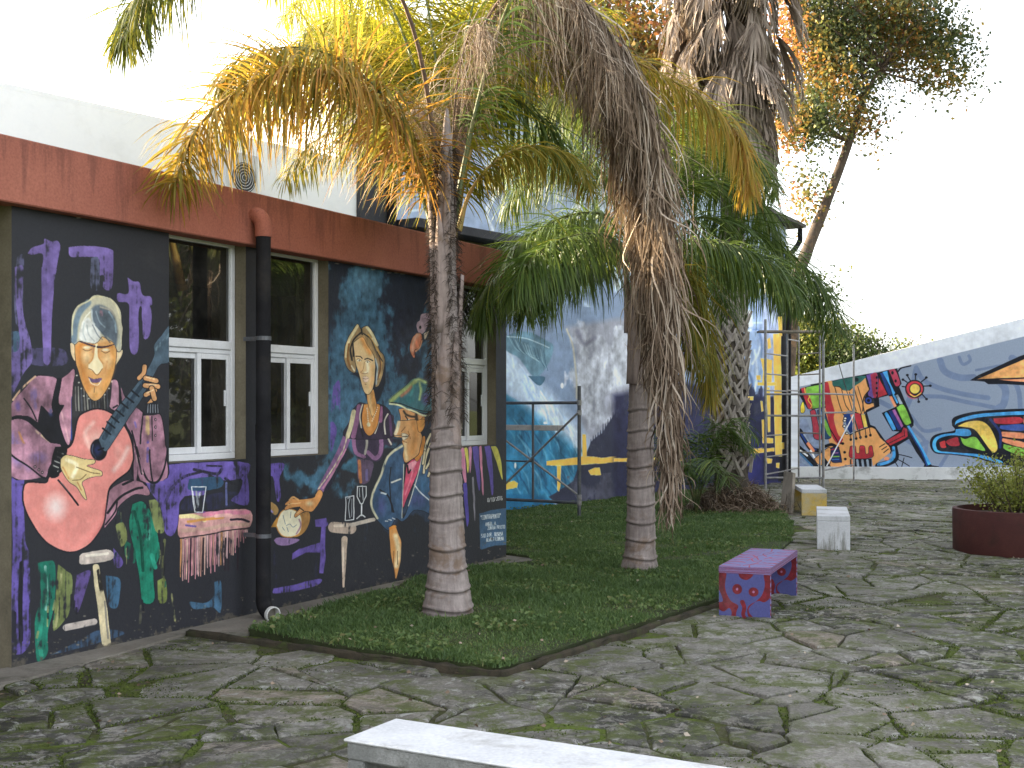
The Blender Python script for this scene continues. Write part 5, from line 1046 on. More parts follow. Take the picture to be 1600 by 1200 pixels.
def ubox(nm, parent, x0, x1, y0, y1, z0, z1, mats):
    """box with a full square of paint on each face; mats = front/back, top, sides"""
    c = [(x, y, z) for x in (x0, x1) for y in (y0, y1) for z in (z0, z1)]
    F_ = [((0, 4, 5, 1), 0), ((6, 2, 3, 7), 0), ((1, 5, 7, 3), 1), ((0, 2, 6, 4), 1), ((2, 0, 1, 3), 2), ((4, 6, 7, 5), 2)]
    v = []; f = []; uv = []; mi = []
    for q, m in F_:
        k = len(v); v += [c[i] for i in q]; uv += [(0, 0), (1, 0), (1, 1), (0, 1)]; f.append((k, k + 1, k + 2, k + 3)); mi.append(m)
    return mesh_obj(nm, v, f, parent=parent, uv=uv, mats=mats, midx=mi)
def bench_axis(pl, pr, far):
    """near-edge bottom corners (pixels) and a pixel of the far end of the right edge -> origin, angle"""
    a = G(*pl); b = G(*pr); c = G(*far); return a, b, c
a, b, c = bench_axis((1125, 964), (1203.5, 969), (1246, 931)); d = (c - b); L = d.length; az = math.atan2(-d.x, d.y); Wd = .5 * ((b - a).length + .40); mid = b + Vector((-math.cos(az), -math.sin(az), 0)) * Wd / 2
print('bench', L, Wd, az, mid)
H1 = .388; pb = empty('bench', mid, rz=az); tag(pb, 'violet concrete bench painted with red swirls, at the edge of the grass', 'bench', 'concrete benches in the courtyard')
T = .05
ubox('seat', pb, -Wd / 2, Wd / 2, 0, L, H1 - T, H1, [PE, PT, PE])
for k in (0, 1): ubox('leg', pb, -Wd / 2 + .001, Wd / 2 - .001, k * (L - T) + (.001 if k == 0 else -.001), k * (L - T) + T, -.03, H1 - T - .001, [PB, PT, PE])
a, b = G(1276.5, 859.5), G(1328.5, 860.5); Wd = (b - a).length; az = math.radians(-13.5); mid = (a + b) / 2
bench('bench', 'plain white concrete bench seen end-on, between the violet and yellow benches', 'bench', mid, az, 1.35, Wd, .385, .06, (M['bench_white'], M['block_white']))
a, b = G(1252.5, 807), G(1292, 807.5); Wd = (b - a).length
bench('bench', 'concrete bench with a worn yellow end, farthest from the camera', 'bench', (a + b) / 2, math.radians(-7), 1.1, Wd, .40, .06, (M['bench_white'], M['bench_yellow']))
# long white slab in the foreground
H0 = .42; A0 = G(521, 1151, H0); B0 = G(622, 1122.5, H0); ex = G(1000, 1178, H0) - B0; ex.z = 0; ex.normalize(); L0_ = 1.75
az = math.atan2(ex.y, ex.x); side = Vector((-ex.y, ex.x, 0)); W0 = (B0 - A0).dot(side); A1 = B0 - side * W0; print('fg bench', W0, az, A0, A1)
fb = empty('bench', (A1.x, A1.y, 0), rz=az); tag(fb, 'long white slab bench cut off at the bottom of the picture', 'bench', 'concrete benches in the courtyard')
mb = MB(); mb.box(-.01, L0_, -.004, W0, H0 - .012, H0, bev=.005); o = fixn(mb.build('seat', M['bench_top'])); o.parent = fb
mb = MB(); mb.box(0, L0_ - .01, .004, W0 - .008, H0 - .075, H0 - .0125, bev=.006); o = fixn(mb.build('slab', M['bench_side'])); o.parent = fb
for x in (.0, L0_ - .09): mb = MB(); mb.box(x + .001, x + .075, .006, W0 - .010, -.03, H0 - .076, bev=.006); o = fixn(mb.build('leg', M['bench_side'])); o.parent = fb
# plank leaning on the yellow bench
pk = empty('wooden_plank', G(1234, 803)); tag(pk, 'weathered wooden board leaning upright against the yellow-ended bench', 'plank')
p0, p1 = G(1222.5, 800), G(1239.5, 803.5); top0 = AT(1229, 737, (p0.y + .35) / KD); w = (p1 - p0); up = (top0 - p0); nn = w.cross(up).normalized() * .045
v = []
for q in (Vector((0, 0, 0)), nn): v += [p0 + q, p1 + q, p1 + up * .985 + q - w * .15, p0 + up + q]
put(pk, fixn(mesh_obj('board', v, [(0, 1, 2, 3), (4, 5, 6, 7), (0, 1, 5, 4), (1, 2, 6, 5), (2, 3, 7, 6), (3, 0, 4, 7)], M['plank'])))

# ---------------------------------------------------------------- scaffolds
def pole(nm, a, b, r=.021, m='steel', parent=None):
    mb = MB(); mb.tube([a, b], r, 10); return put(parent, autosmooth(mb.build(nm, M[m])))
s1 = empty('scaffold', (.94, 11.57 * KD, 0)); tag(s1, 'dark scaffold frame with crossed braces standing on the grass before the wave mural', 'scaffold')
A = Vector((.94, 11.57 * KD, 0)); B = Vector((-.34, 12.12 * KD, 0)); up = lambda p, z: Vector((p.x, p.y, z))
zr = EYE - (603 - HY) / F * A.y
pole('post', up(A, .0), up(A, zr), .026, 'steel_dark', s1); pole('post', up(B, .0), up(B, zr), .024, 'steel_dark', s1)
C = A + (B - A) * .50
for z in (.262, 1.66): pole('rail', up(A, z), up(B, z - .003), .022, 'steel_dark', s1)
pole('post', up(C, .264), up(C, 1.658), .018, 'steel_dark', s1)
bo = Vector((.02, .05, 0))
pole('brace', up(A, .34) + bo, up(B, 1.28) + bo, .016, 'steel', s1); pole('brace', up(A, 1.52) - bo, up(B, .22) - bo, .016, 'steel', s1)
pole('rail', up(C, .82), up(B, .82), .012, 'steel_dark', s1)
for z in (.262, .34, 1.52, 1.66): mb = MB(); mb.tube([up(A, z - .035), up(A, z + .035)], .034, 10); put(s1, mb.build('coupler', M['steel']))
bd = MB(); d = (B - A).normalized(); a = up(A, 0) + d * .40 + Vector((.05, -.04, 0)); Mx = Matrix(((d.x, -d.y, 0, a.x), (d.y, d.x, 0, a.y), (0, 0, 1, 0), (0, 0, 0, 1))); bd.box(0, 1.0, -.17, .0, 1.265, 1.34, Mx, .004); put(s1, fixn(bd.build('board', M['wplank'])))
s2 = empty('scaffold', (4.93, 16.1 * KD, 0)); tag(s2, 'tall rusty scaffold tower with ladder ends in front of the ramp wall', 'scaffold')
def at(px, d): d *= KD; return Vector(((px - CX) / F * d, d, 0))
P1, P2, P3, P4, P5, P6 = at(1196, 16.1), at(1230, 17.0), at(1248, 17.5), at(1281, 16.9), at(1286.5, 16.1), at(1334, 17.7)
zz = lambda y, d: EYE + (HY - y) / F * d
for p, y0, r in ((P1, 499, .026), (P2, 520, .022), (P3, 510, .020), (P4, 524, .020), (P5, 508, .026), (P6, 538, .022)): pole('post', up(p, -.02), up(p, zz(y0, p.y)), r, 'steel', s2)
for y in (552, 584, 610, 681, 714, 741): pole('rung', up(P1, zz(y, P1.y)), up(P2, zz(y, P1.y)), .014, 'steel', s2)
for y in (554, 586, 676, 706): pole('rung', up(P3, zz(y, P3.y)), up(P4, zz(y, P3.y)), .014, 'steel', s2)
for y in (616, 649.5, 746.5): pole('rail', up(P1, zz(y, P1.y)), up(P5, zz(y, P1.y)), .020, 'steel', s2)
for y in (615, 645, 735): pole('rail', up(P5, zz(y, P5.y)), up(P6, zz(y, P5.y)), .017, 'steel', s2)
for y in (530, 610): pole('rail', up(P2, zz(y, P2.y)), up(P3, zz(y, P2.y)), .014, 'steel', s2)
pole('brace', up(P5, zz(729, P5.y)) + Vector((.06, 0, 0)), up(P6, zz(648, P6.y)), .012, 'bench_white', s2); pole('brace', up(P3, zz(731, P3.y)), up(P1, zz(742, P1.y)), .012, 'steel', s2)
for k, (q0, q1, dz) in enumerate(((P1, P5, 0), (P2, P4, .05))):
    d = (q1 - q0).normalized(); L = (q1 - q0).length; Mx = Matrix(((d.x, -d.y, 0, q0.x), (d.y, d.x, 0, q0.y), (0, 0, 1, 0), (0, 0, 0, 1))); mb = MB(); mb.box(-.1, L + .05, .03 + k * -.4, .36 + k * -.4, zz(519, P1.y) + dz, zz(519, P1.y) + dz + .04, Mx, .004); put(s2, fixn(mb.build('platform_board', M['plank'])))
s3 = empty('leaning_rod', at(1360, 17.9)); tag(s3, 'thin dark rod leaning from the scaffold tower against the ramp wall', 'rod')
pole('rod', AT(1310, 566, 17.6), up(at(1345, 18.0), .9), .010, 'steel_dark', s3)

# ---------------------------------------------------------------- planter and shrub
pc = G(1596, 872); pc = Vector((5.62, 13.75, 0)); RP = .70
pl_ = empty('planter', pc); tag(pl_, 'round dark red planter at the right edge of the picture', 'planter')
n = 48; prof = [(RP - .03, -.03), (RP, .02), (RP + .005, .44), (RP, .475), (RP - .045, .48), (RP - .05, .40), (RP - .05, .30)]
v = []; f = []
for (r, z) in prof: v += [(r * math.cos(2 * math.pi * i / n), r * math.sin(2 * math.pi * i / n), z) for i in range(n)]
for j in range(len(prof) - 1):
    for i in range(n): f.append((j * n + i, j * n + (i + 1) % n, (j + 1) * n + (i + 1) % n, (j + 1) * n + i))
o = autosmooth(fixn(mesh_obj('tub', v, f, M['planter'], pl_)), 50)
v = [((RP - .05) * math.cos(2 * math.pi * i / n), (RP - .05) * math.sin(2 * math.pi * i / n), .405) for i in range(n)]; mesh_obj('soil', v, [tuple(range(n))], M['potsoil'], pl_)
# ---------------------------------------------------------------- foliage colours
LG = leaf_mat('palm_leaf_green', [(0, (.042, .078, .020)), (.5, (.09, .15, .034)), (.85, (.16, .22, .04)), (1, (.24, .25, .05))], .35, .42, .45)
LY = leaf_mat('palm_leaf_yellowing', [(0, (.10, .13, .025)), (.4, (.24, .22, .035)), (.75, (.42, .30, .05)), (1, (.40, .21, .05))], .5, .5)
LO = leaf_mat('palm_leaf_orange', [(0, (.20, .17, .03)), (.4, (.40, .25, .045)), (.8, (.46, .22, .05)), (1, (.30, .16, .06))], .5, .55)
LB = leaf_mat('palm_leaf_bright', [(0, (.13, .17, .02)), (.4, (.33, .33, .03)), (.75, (.52, .44, .05)), (1, (.55, .38, .05))], .55, .5)
LD = leaf_mat('palm_leaf_dead', [(0, (.065, .042, .028)), (.35, (.19, .135, .095)), (.7, (.36, .275, .21)), (1, (.56, .48, .40))], .18, .75, .2)
LS = leaf_mat('palm_skirt_dead', [(0, (.10, .075, .06)), (.4, (.24, .19, .155)), (.75, (.36, .30, .25)), (1, (.46, .39, .33))], .15, .8, .15)
M['rachis_g'] = paint_mat('palm_stalk_green', (.07, .10, .035), (.13, .13, .04), .5, 6)
M['rachis_y'] = paint_mat('palm_stalk_orange', (.34, .19, .05), (.22, .19, .05), .5, 6)
M['rachis_d'] = paint_mat('palm_stalk_dead', (.17, .11, .08), (.09, .06, .045), .85, 8)
def trunk_mat(nm, c1, c2, ring=0, ringc=(.10, .085, .08)):
    b = NB(nm); n = b.noise(5, 7, .7); col = b.mix(b.ramp(n, [(.3, 0), (.68, 1)]), c1, c2)
    s_ = b.noise(26, 5, .7, stretch=(1, 1, .12)); col = b.mix(.5, col, b.ramp(s_, [(.3, .2), (.7, .85)]), 'OVERLAY')
    p = b.noise(2.3, 6, .7, dist=.5); col = b.mix(b.math('MULTIPLY', b.ramp(p, [(.55, 0), (.63, 1)]), .6), col, (.17, .105, .06))
    if ring: col = b.mix(b.math('MULTIPLY', b.attr('tint'), .65), col, ringc)
    b.bsdf(col, .85, b.math('ADD', s_, n), .4 if ring else .6, .010, .2); return b.m
M['trunk1'] = trunk_mat('queen_palm_bark', (.19, .155, .145), (.32, .275, .26), 1, (.035, .028, .024)); M['boot'] = trunk_mat('palm_leaf_base', (.32, .255, .235), (.20, .16, .145)); M['fibre'] = paint_mat('palm_fibre', (.04, .03, .024), (.10, .075, .06), .95, 12, bump=.9, bd=.02)
M['wtrunk'] = trunk_mat('fan_palm_bark', (.06, .048, .04), (.10, .085, .07)); M['wbase'] = trunk_mat('fan_palm_leaf_base', (.27, .235, .21), (.40, .36, .33))
rg = np.random.default_rng(3)
def leaflets(P, T, t, side, L, width, droop, fwd, plume, curl, seg, rng_, upv=None, tintf=None):
    """strips leaving the points P (n,3) of a stalk with tangent T; returns V, Q, tint"""
    n = len(P); Z = np.array([0, 0, 1.0])
    S = np.cross(T, Z); S /= np.linalg.norm(S, axis=1, keepdims=True) + 1e-6; U = np.cross(S, T)
    a = rng_.normal(0, plume, n)[:, None]
    D = S * side[:, None] * np.cos(a) + U * np.sin(a) + T * (fwd + rng_.normal(0, .12, n))[:, None]; D /= np.linalg.norm(D, axis=1, keepdims=True)
    Ls = L * (1 + rng_.normal(0, .13, n)); dr = droop * (1 + rng_.normal(0, .25, n))
    ph = rng_.uniform(0, 6.28, n); cu = curl * np.abs(rng_.normal(0, 1, n))
    R = np.cross(D, Z); R /= np.linalg.norm(R, axis=1, keepdims=True) + 1e-6
    Wd = np.cross(D, R) * rng_.normal(0, .5, n)[:, None] + R * .8 + T * .5; Wd /= np.linalg.norm(Wd, axis=1, keepdims=True)
    V = []; u = np.linspace(0, 1, seg + 1)
    pos = P.copy(); d = D.copy(); prev = 0
    for k, uu in enumerate(u):
        if k:
            g = dr * (u[k] - u[k - 1]) * 1.9
            d = d - Z * g[:, None] + (R * np.sin(ph + uu * 5)[:, None] + np.cross(D, R) * np.cos(ph + uu * 4)[:, None]) * (cu * uu * .55)[:, None]
            d /= np.linalg.norm(d, axis=1, keepdims=True); pos = pos + d * (Ls * (u[k] - u[k - 1]))[:, None]
        w = width * (np.sin(np.pi * min(.96, .18 + uu * .8)) ** .7 if uu < 1 else .06) * (1 + rng_.normal(0, .1, n))
        V.append(pos - Wd * w[:, None] * .5); V.append(pos + Wd * w[:, None] * .5)
    V = np.stack(V, 1); m = 2 * (seg + 1); b = (np.arange(n) * m)[:, None, None]
    q = np.array([[2 * k, 2 * k + 1, 2 * k + 3, 2 * k + 2] for k in range(seg)])[None]; Q = (b + q).reshape(-1, 4)
    tint = np.clip(rng_.normal(.45, .2 if curl < .5 else .33, n) + (0 if tintf is None else tintf), 0, 1); return V.reshape(-1, 3), Q, np.repeat(tint, m)
def frond(root, path, L=.55, mat=None, stalk='rachis_g', n=110, width=.024, droop=.9, start=.22, r0=.028, plume=.35, fwd=.45, curl=.05, seg=5, world=None, tint=None, seed=None, name='frond', taper=True):
    n = int(n * 1.65); width = width * .58
    P = np.array([list(AT(*p)) for p in path]) if world is None else np.array(world, float)
    P = P - np.array(root.location); g = np.random.default_rng(seed if seed is not None else random.randrange(10 ** 6))
    C = spline(P, 40); r = np.interp(np.linspace(0, 1, 40), [0, .12, .4, 1], [r0, r0 * .55, r0 * .38, r0 * .12])
    mb = MB(); mb.tube(C, list(r), 6, False); st = mb.build(name, M[stalk], root, smooth=True)
    t = np.sort(np.clip(np.linspace(start, .998, n) + g.normal(0, .004, n), start, .999)); fine = spline(P, 400); i = (t * 399).astype(int)
    PP = fine[i]; T = fine[np.minimum(i + 1, 399)] - fine[np.maximum(i - 1, 0)]; T /= np.linalg.norm(T, axis=1, keepdims=True) + 1e-9
    LL = L * np.interp(t, [start, start + .15, .7, 1], [.55, 1, 1, .42]) if taper else np.full(n, L)
    V = []; Q = []; A = []; b = 0
    for sd in (-1, 1):
        tf = None if tint is None else np.interp(t, *tint)
        v, q, a = leaflets(PP, T, t, np.full(n, float(sd)), LL, width, droop, fwd, plume, curl, seg, g, tintf=tf); V.append(v); Q.append(q + b); A.append(a); b += len(v)
    o = quads_obj('leaflets', np.vstack(V), np.vstack(Q), mat, st, attr=np.concatenate(A)); o['kind'] = 'stuff'; return st
def ringed_trunk(root, base, pts, mat, n=22, dz=.012, rings=(), ringd=.012):
    """pts: (z, dx, dy, radius) rows; rings: heights with a scar"""
    zs = np.arange(pts[0][0], pts[-1][0], dz); A = np.array(pts); v = []; f = []
    g = np.random.default_rng(9); lump = g.normal(0, .002, (len(zs), n)); tn = []
    for k, z in enumerate(zs):
        x, y, r = (np.interp(z, A[:, 0], A[:, c]) for c in (1, 2, 3))
        ph = .02 * math.sin(z * 9)
        for q in rings:
            d = z - q
            if abs(d) < .05: r += ringd * (math.exp(-(d / .012) ** 2) - .9 * math.exp(-((d + .018) / .010) ** 2))
        tn += [min(1, sum(math.exp(-((z - q + .012) / .011) ** 2) for q in rings) + max(0, .5 - z / .10))] * n
        for i in range(n): t = 2 * math.pi * i / n; rr = r * (1 + .03 * math.sin(3 * t + z * 4)) + lump[k, i]; v.append((x + rr * math.cos(t), y + rr * math.sin(t), z + .012 * math.sin(t * 2 + z * 3)))
    for k in range(len(zs) - 1):
        for i in range(n): f.append((k * n + i, k * n + (i + 1) % n, (k + 1) * n + (i + 1) % n, (k + 1) * n + i))
    return mesh_obj('trunk', v, f, mat, root, smooth=True, attr=tn)
def boot(root, az, z0, z1, r, w0, w1, lean=.0, tip=.0, mat=None, cx=0, cy=0, fray=True):
    """old leaf base clasping the trunk: wide below, narrowing to a stub"""
    v = []; f = []; nz, na = 12, 9
    for k in range(nz + 1):
        u = k / nz; z = z0 + (z1 - z0) * u; w = w0 + (w1 - w0) * u ** 1.2; rr = r + .012 + lean * u ** 2.2 
        for i in range(na): a = az + w * (i / (na - 1) - .5); e = 1 - abs(i / (na - 1) - .5) * 2; q = rr + .020 * e ** .8 * (1 - u * .3) - (.012 * random.random() if i in (0, na - 1) else 0); v.append((cx + q * math.cos(a), cy + q * math.sin(a), z + .02 * (random.random() - .5) * (i in (0, na - 1))))
    for k in range(nz):
        for i in range(na - 1): f.append((k * na + i, k * na + i + 1, (k + 1) * na + i + 1, (k + 1) * na + i))
    o = mesh_obj('leaf_base', v, f, mat or M['boot'], root, smooth=True); md = o.modifiers.new('thick', 'SOLIDIFY'); md.thickness = .012; return o

# ---------------------------------------------------------------- queen palm nearest the camera
p1 = G(700, 957, .045); palm1 = empty('queen_palm', (p1.x, p1.y, .045)); tag(palm1, 'nearest palm, with thick ringed trunk, tall leaf sheaths and yellowing fronds', 'palm tree', 'queen palms on the lawn')
D1 = p1.y; k1 = D1 / F
def tp(py, px0, px1, base=None):
    z = EYE + (HY - py) * k1 - .045; return (z, ((px0 + px1) / 2 - CX) * k1 - p1.x, 0, (px1 - px0) / 2 * k1)
prof = [tp(962, 655, 742), tp(950, 660, 738), tp(920, 665, 734), tp(880, 669, 727), tp(800, 671, 724), tp(720, 672, 722), tp(640, 675, 721), tp(560, 677, 719), tp(470, 676, 715), tp(380, 676, 711), tp(300, 681, 709), tp(215, 690, 706), tp(170, 696, 701)]
prof = sorted(prof)
rings = [tp(y, 0, 0)[0] for y in (948, 918, 887, 855, 810, 772, 735, 697, 668)]
ringed_trunk(palm1, None, prof, M['trunk1'], rings=rings)
def zp1(py): return EYE + (HY - py) * k1 - .045
def cx1(py): return float(np.interp(zp1(py), [q[0] for q in prof], [q[1] for q in prof]))
A_ = -math.pi / 2
# (direction, bottom y, top y, radius px, spread bottom, spread top, lean)
for a, y0, y1, rpx, w0, w1, ln in ((A_ - .1, 640, 478, 23, 1.9, .2, .0), (A_ + .75, 700, 520, 25, 1.7, .25, .01), (A_ - 1.1, 690, 450, 24, 1.9, .2, .015), (A_ - .35, 520, 330, 22, 2.3, .22, .015), (A_ + .75, 610, 440, 19, 2.0, .5, .0), (A_ + 1.7, 650, 430, 22, 2.0, .6, .03), (A_ + .35, 430, 260, 19, 1.7, .25, .02), (A_ - 1.3, 500, 300, 21, 1.9, .3, .03), (A_ + 2.9, 600, 380, 22, 2.4, .4, .02), (A_ + 2.2, 480, 280, 20, 2.2, .3, .02)):
    boot(palm1, a, zp1(y0), zp1(y1), (rpx - 3) * k1 - .012, w0, w1, ln, cx=cx1((y0 + y1) / 2))
# fibres fraying between the leaf bases
g = np.random.default_rng(4); n = 2600; zf = g.uniform(zp1(655), zp1(230), n); th = g.choice([A_ - .8, A_ + .45, A_ + 1.25, A_ - 1.5, A_ + 2.4], n) + g.normal(0, .07, n) + (zf - 2) * .12
rr = np.interp(zf, [q[0] for q in prof], [q[3] for q in prof]) + .012; xx = np.interp(zf, [q[0] for q in prof], [q[1] for q in prof])
Pp = np.stack([xx + rr * np.cos(th), rr * np.sin(th), zf], 1); Dd = np.stack([np.cos(th), np.sin(th), g.normal(0, .6, n)], 1)
V, Q, A = leaflets(Pp, Dd, th, g.choice([-1.0, 1.0], n), np.full(n, .085), .006, .5, .6, .6, .5, 3, g); o = quads_obj('fibre', V, Q, M['fibre'], palm1); o['kind'] = 'stuff'
F1 = [((690, 430, 6.42), (674, 320, 6.32), (632, 215, 6.15), (560, 135, 5.95), (470, 108, 5.8), (375, 140, 5.7), (305, 205, 5.6), (272, 290, 5.5))]
frond(palm1, F1[0], .68, LO, 'rachis_y', 210, .025, .72, .16, .046, .85, .35, .12, tint=([.16, .5, .75, 1], [.25, .05, -.2, -.35]), seed=1)
frond(palm1, ((684, 400, 6.5), (660, 310, 6.7), (618, 240, 6.95), (555, 205, 7.1), (490, 222, 7.2), (445, 280, 7.3)), .5, LY, 'rachis_g', 110, .022, .9, .2, .03, .6, seed=2, tint=([0, 1], [-.2, -.1]))
frond(palm1, ((690, 400, 6.6), (668, 200, 6.9), (625, 40, 7.2), (560, -60, 7.4), (480, -90, 7.5), (420, -30, 7.5)), .75, LB, 'rachis_g', 170, .026, .95, .15, .034, .45, seed=3)
frond(palm1, ((694, 400, 6.55), (690, 200, 6.9), (676, 60, 7.2), (650, -60, 7.6), (600, -110, 7.9)), .7, LB, 'rachis_g', 150, .026, .9, .15, .034, .5, seed=4)
frond(palm1, ((698, 400, 6.5), (706, 240, 6.7), (722, 90, 7.1), (752, -30, 7.5), (800, -90, 7.9)), .75, LB, 'rachis_g', 160, .026, .9, .15, .034, .5, seed=5)
frond(palm1, ((702, 440, 6.38), (712, 330, 6.35), (742, 180, 6.4), (778, 50, 6.5), (830, -60, 6.6), (900, -120, 6.8)), .65, LG, 'rachis_g', 80, .024, .8, .35, .046, .4, seed=6)
frond(palm1, ((716, 360, 6.5), (735, 300, 6.52), (775, 252, 6.55), (830, 228, 6.6), (890, 245, 6.7), (925, 300, 6.8)), .42, LY, 'rachis_y', 90, .022, .95, .25, .030, .35, seed=7)
frond(palm1, ((706, 380, 6.6), (740, 220, 6.8), (810, 110, 7.0), (910, 70, 7.2), (1020, 110, 7.3), (1110, 165, 7.35), (1160, 225, 7.3), (1172, 300, 7.3)), .62, LY, 'rachis_y', 200, .024, .9, .25, .034, .45, tint=([.2, .6, 1], [-.1, .15, .35]), seed=8)
frond(palm1, ((706, 360, 6.7), (735, 180, 7.2), (790, 60, 7.7), (870, 10, 8.1), (960, 30, 8.4)), .7, LB, 'rachis_g', 160, .026, .9, .2, .03, .5, seed=9)
frond(palm1, ((694, 380, 6.6), (650, 180, 7.4), (600, 80, 8.0), (540, 40, 8.4), (490, 60, 8.6)), .7, LB, 'rachis_g', 150, .026, .9, .2, .03, .5, seed=10)
frond(palm1, ((698, 340, 6.8), (690, 160, 7.6), (700, 50, 8.2), (730, 10, 8.8)), .7, LB, 'rachis_g', 90, .026, .9, .2, .03, .5, seed=11)
frond(palm1, ((694, 340, 6.4), (650, 60, 6.0), (560, -110, 5.6), (430, -170, 5.3), (310, -110, 5.1), (225, -15, 5.05), (192, 60, 5.0)), .62, LY, 'rachis_d', 210, .018, .7, .45, .03, .5, .5, tint=([0, 1], [-.3, -.4]), seed=12)
frond(palm1, ((700, 330, 6.6), (720, 200, 6.9), (780, 150, 7.0), (850, 190, 7.1), (890, 260, 7.2)), .5, LG, 'rachis_g', 70, .024, .95, .3, .028, .5, seed=13)
# the long dead frond that hangs to the right, with its trailing dry leaflets
frond(palm1, ((712, 300, 6.6), (745, 90, 6.7), (830, -40, 6.8), (915, 10, 6.9), (985, 110, 7.0), (1022, 250, 7.05), (1040, 420, 7.05), (1046, 600, 7.05), (1046, 775, 7.05)), .88, LD, 'rachis_d', 480, .026, 2.8, .30, .045, .6, .3, .8, seg=9, seed=14)
frond(palm1, ((712, 300, 6.7), (740, 120, 6.9), (810, 10, 7.1), (895, 20, 7.2), (955, 110, 7.25), (990, 260, 7.3), (1010, 430, 7.3), (1024, 590, 7.3)), .85, LD, 'rachis_d', 320, .024, 2.8, .28, .04, .6, .3, .8, seg=8, seed=15)
frond(palm1, ((704, 300, 6.5), (725, 120, 6.6), (790, -10, 6.6), (870, -20, 6.7), (930, 60, 6.75), (955, 150, 6.8)), .95, LD, 'rachis_d', 110, .012, 2.0, .3, .03, .5, .2, .9, seg=8, seed=16)
frond(palm1, ((690, 260, 6.6), (672, 190, 6.5), (650, 170, 6.4), (630, 190, 6.35)), .35, LD, 'rachis_d', 160, .006, 1.0, .1, .015, .9, .3, .9, seg=6, seed=17)
frond(palm1, ((704, 250, 6.5), (716, 120, 6.4), (740, 40, 6.4), (770, 60, 6.4)), .6, LD, 'rachis_d', 110, .008, 1.6, .1, .015, .7, .2, .9, seg=7, seed=18)

for sd, pth, m_, n_ in ((21, ((696, 340, 6.7), (670, 150, 7.3), (600, 40, 7.9), (520, 30, 8.2), (450, 90, 8.3)), LB, 170), (22, ((700, 340, 6.7), (740, 140, 7.4), (830, 60, 8.0), (920, 90, 8.4), (980, 170, 8.6)), LB, 170), (23, ((696, 340, 6.9), (660, 100, 7.8), (580, -10, 8.6), (500, -20, 9.0), (440, 30, 9.2)), LB, 160), (24, ((700, 330, 6.9), (715, 120, 7.8), (760, 0, 8.6), (830, -20, 9.2), (880, 40, 9.5)), LB, 160), (25, ((688, 380, 6.5), (650, 230, 6.3), (580, 130, 6.1), (500, 80, 6.0), (410, 80, 5.9), (340, 130, 5.9)), LY, 170), (27, ((690, 380, 6.5), (655, 260, 6.8), (590, 165, 7.0), (500, 120, 7.2), (415, 130, 7.3), (350, 190, 7.4)), LB, 170), (28, ((694, 360, 6.6), (672, 230, 6.9), (620, 120, 7.1), (550, 70, 7.3), (470, 70, 7.5)), LY, 150)):
    frond(palm1, pth, .66, m_, 'rachis_g', n_, .024, .95, .2, .03, .5, seed=sd)
# ---------------------------------------------------------------- second queen palm
p2 = G(1000, 891, .045); palm2 = empty('queen_palm', (p2.x, p2.y, .045)); tag(palm2, 'slimmer ringed palm half hidden behind the hanging dead frond', 'palm tree', 'queen palms on the lawn')
k2 = p2.y / F
def tq(py, a, b): return (EYE + (HY - py) * k2 - .045, ((a + b) / 2 - CX) * k2 - p2.x, 0, (b - a) / 2 * k2)
prof2 = sorted([tq(893, 967, 1031), tq(880, 971, 1027), tq(860, 976, 1024), tq(800, 979, 1023), tq(720, 980, 1022), tq(600, 983, 1022), tq(480, 984, 1022), tq(400, 988, 1020), tq(330, 992, 1016)])
ringed_trunk(palm2, None, prof2, M['trunk1'], rings=[tq(y, 0, 0)[0] for y in (870, 842, 815, 787, 758, 728, 700, 672, 640)])
for a, y0, y1, w1 in ((A_ - .5, 600, 430, .4), (A_ + .6, 560, 400, .4), (A_ + 1.8, 580, 420, .4), (A_ - 1.8, 520, 380, .3), (A_, 480, 350, .3)): boot(palm2, a, tq(y0, 0, 0)[0], tq(y1, 0, 0)[0], 20 * k2, 2.0, w1, .02)
gs = 30
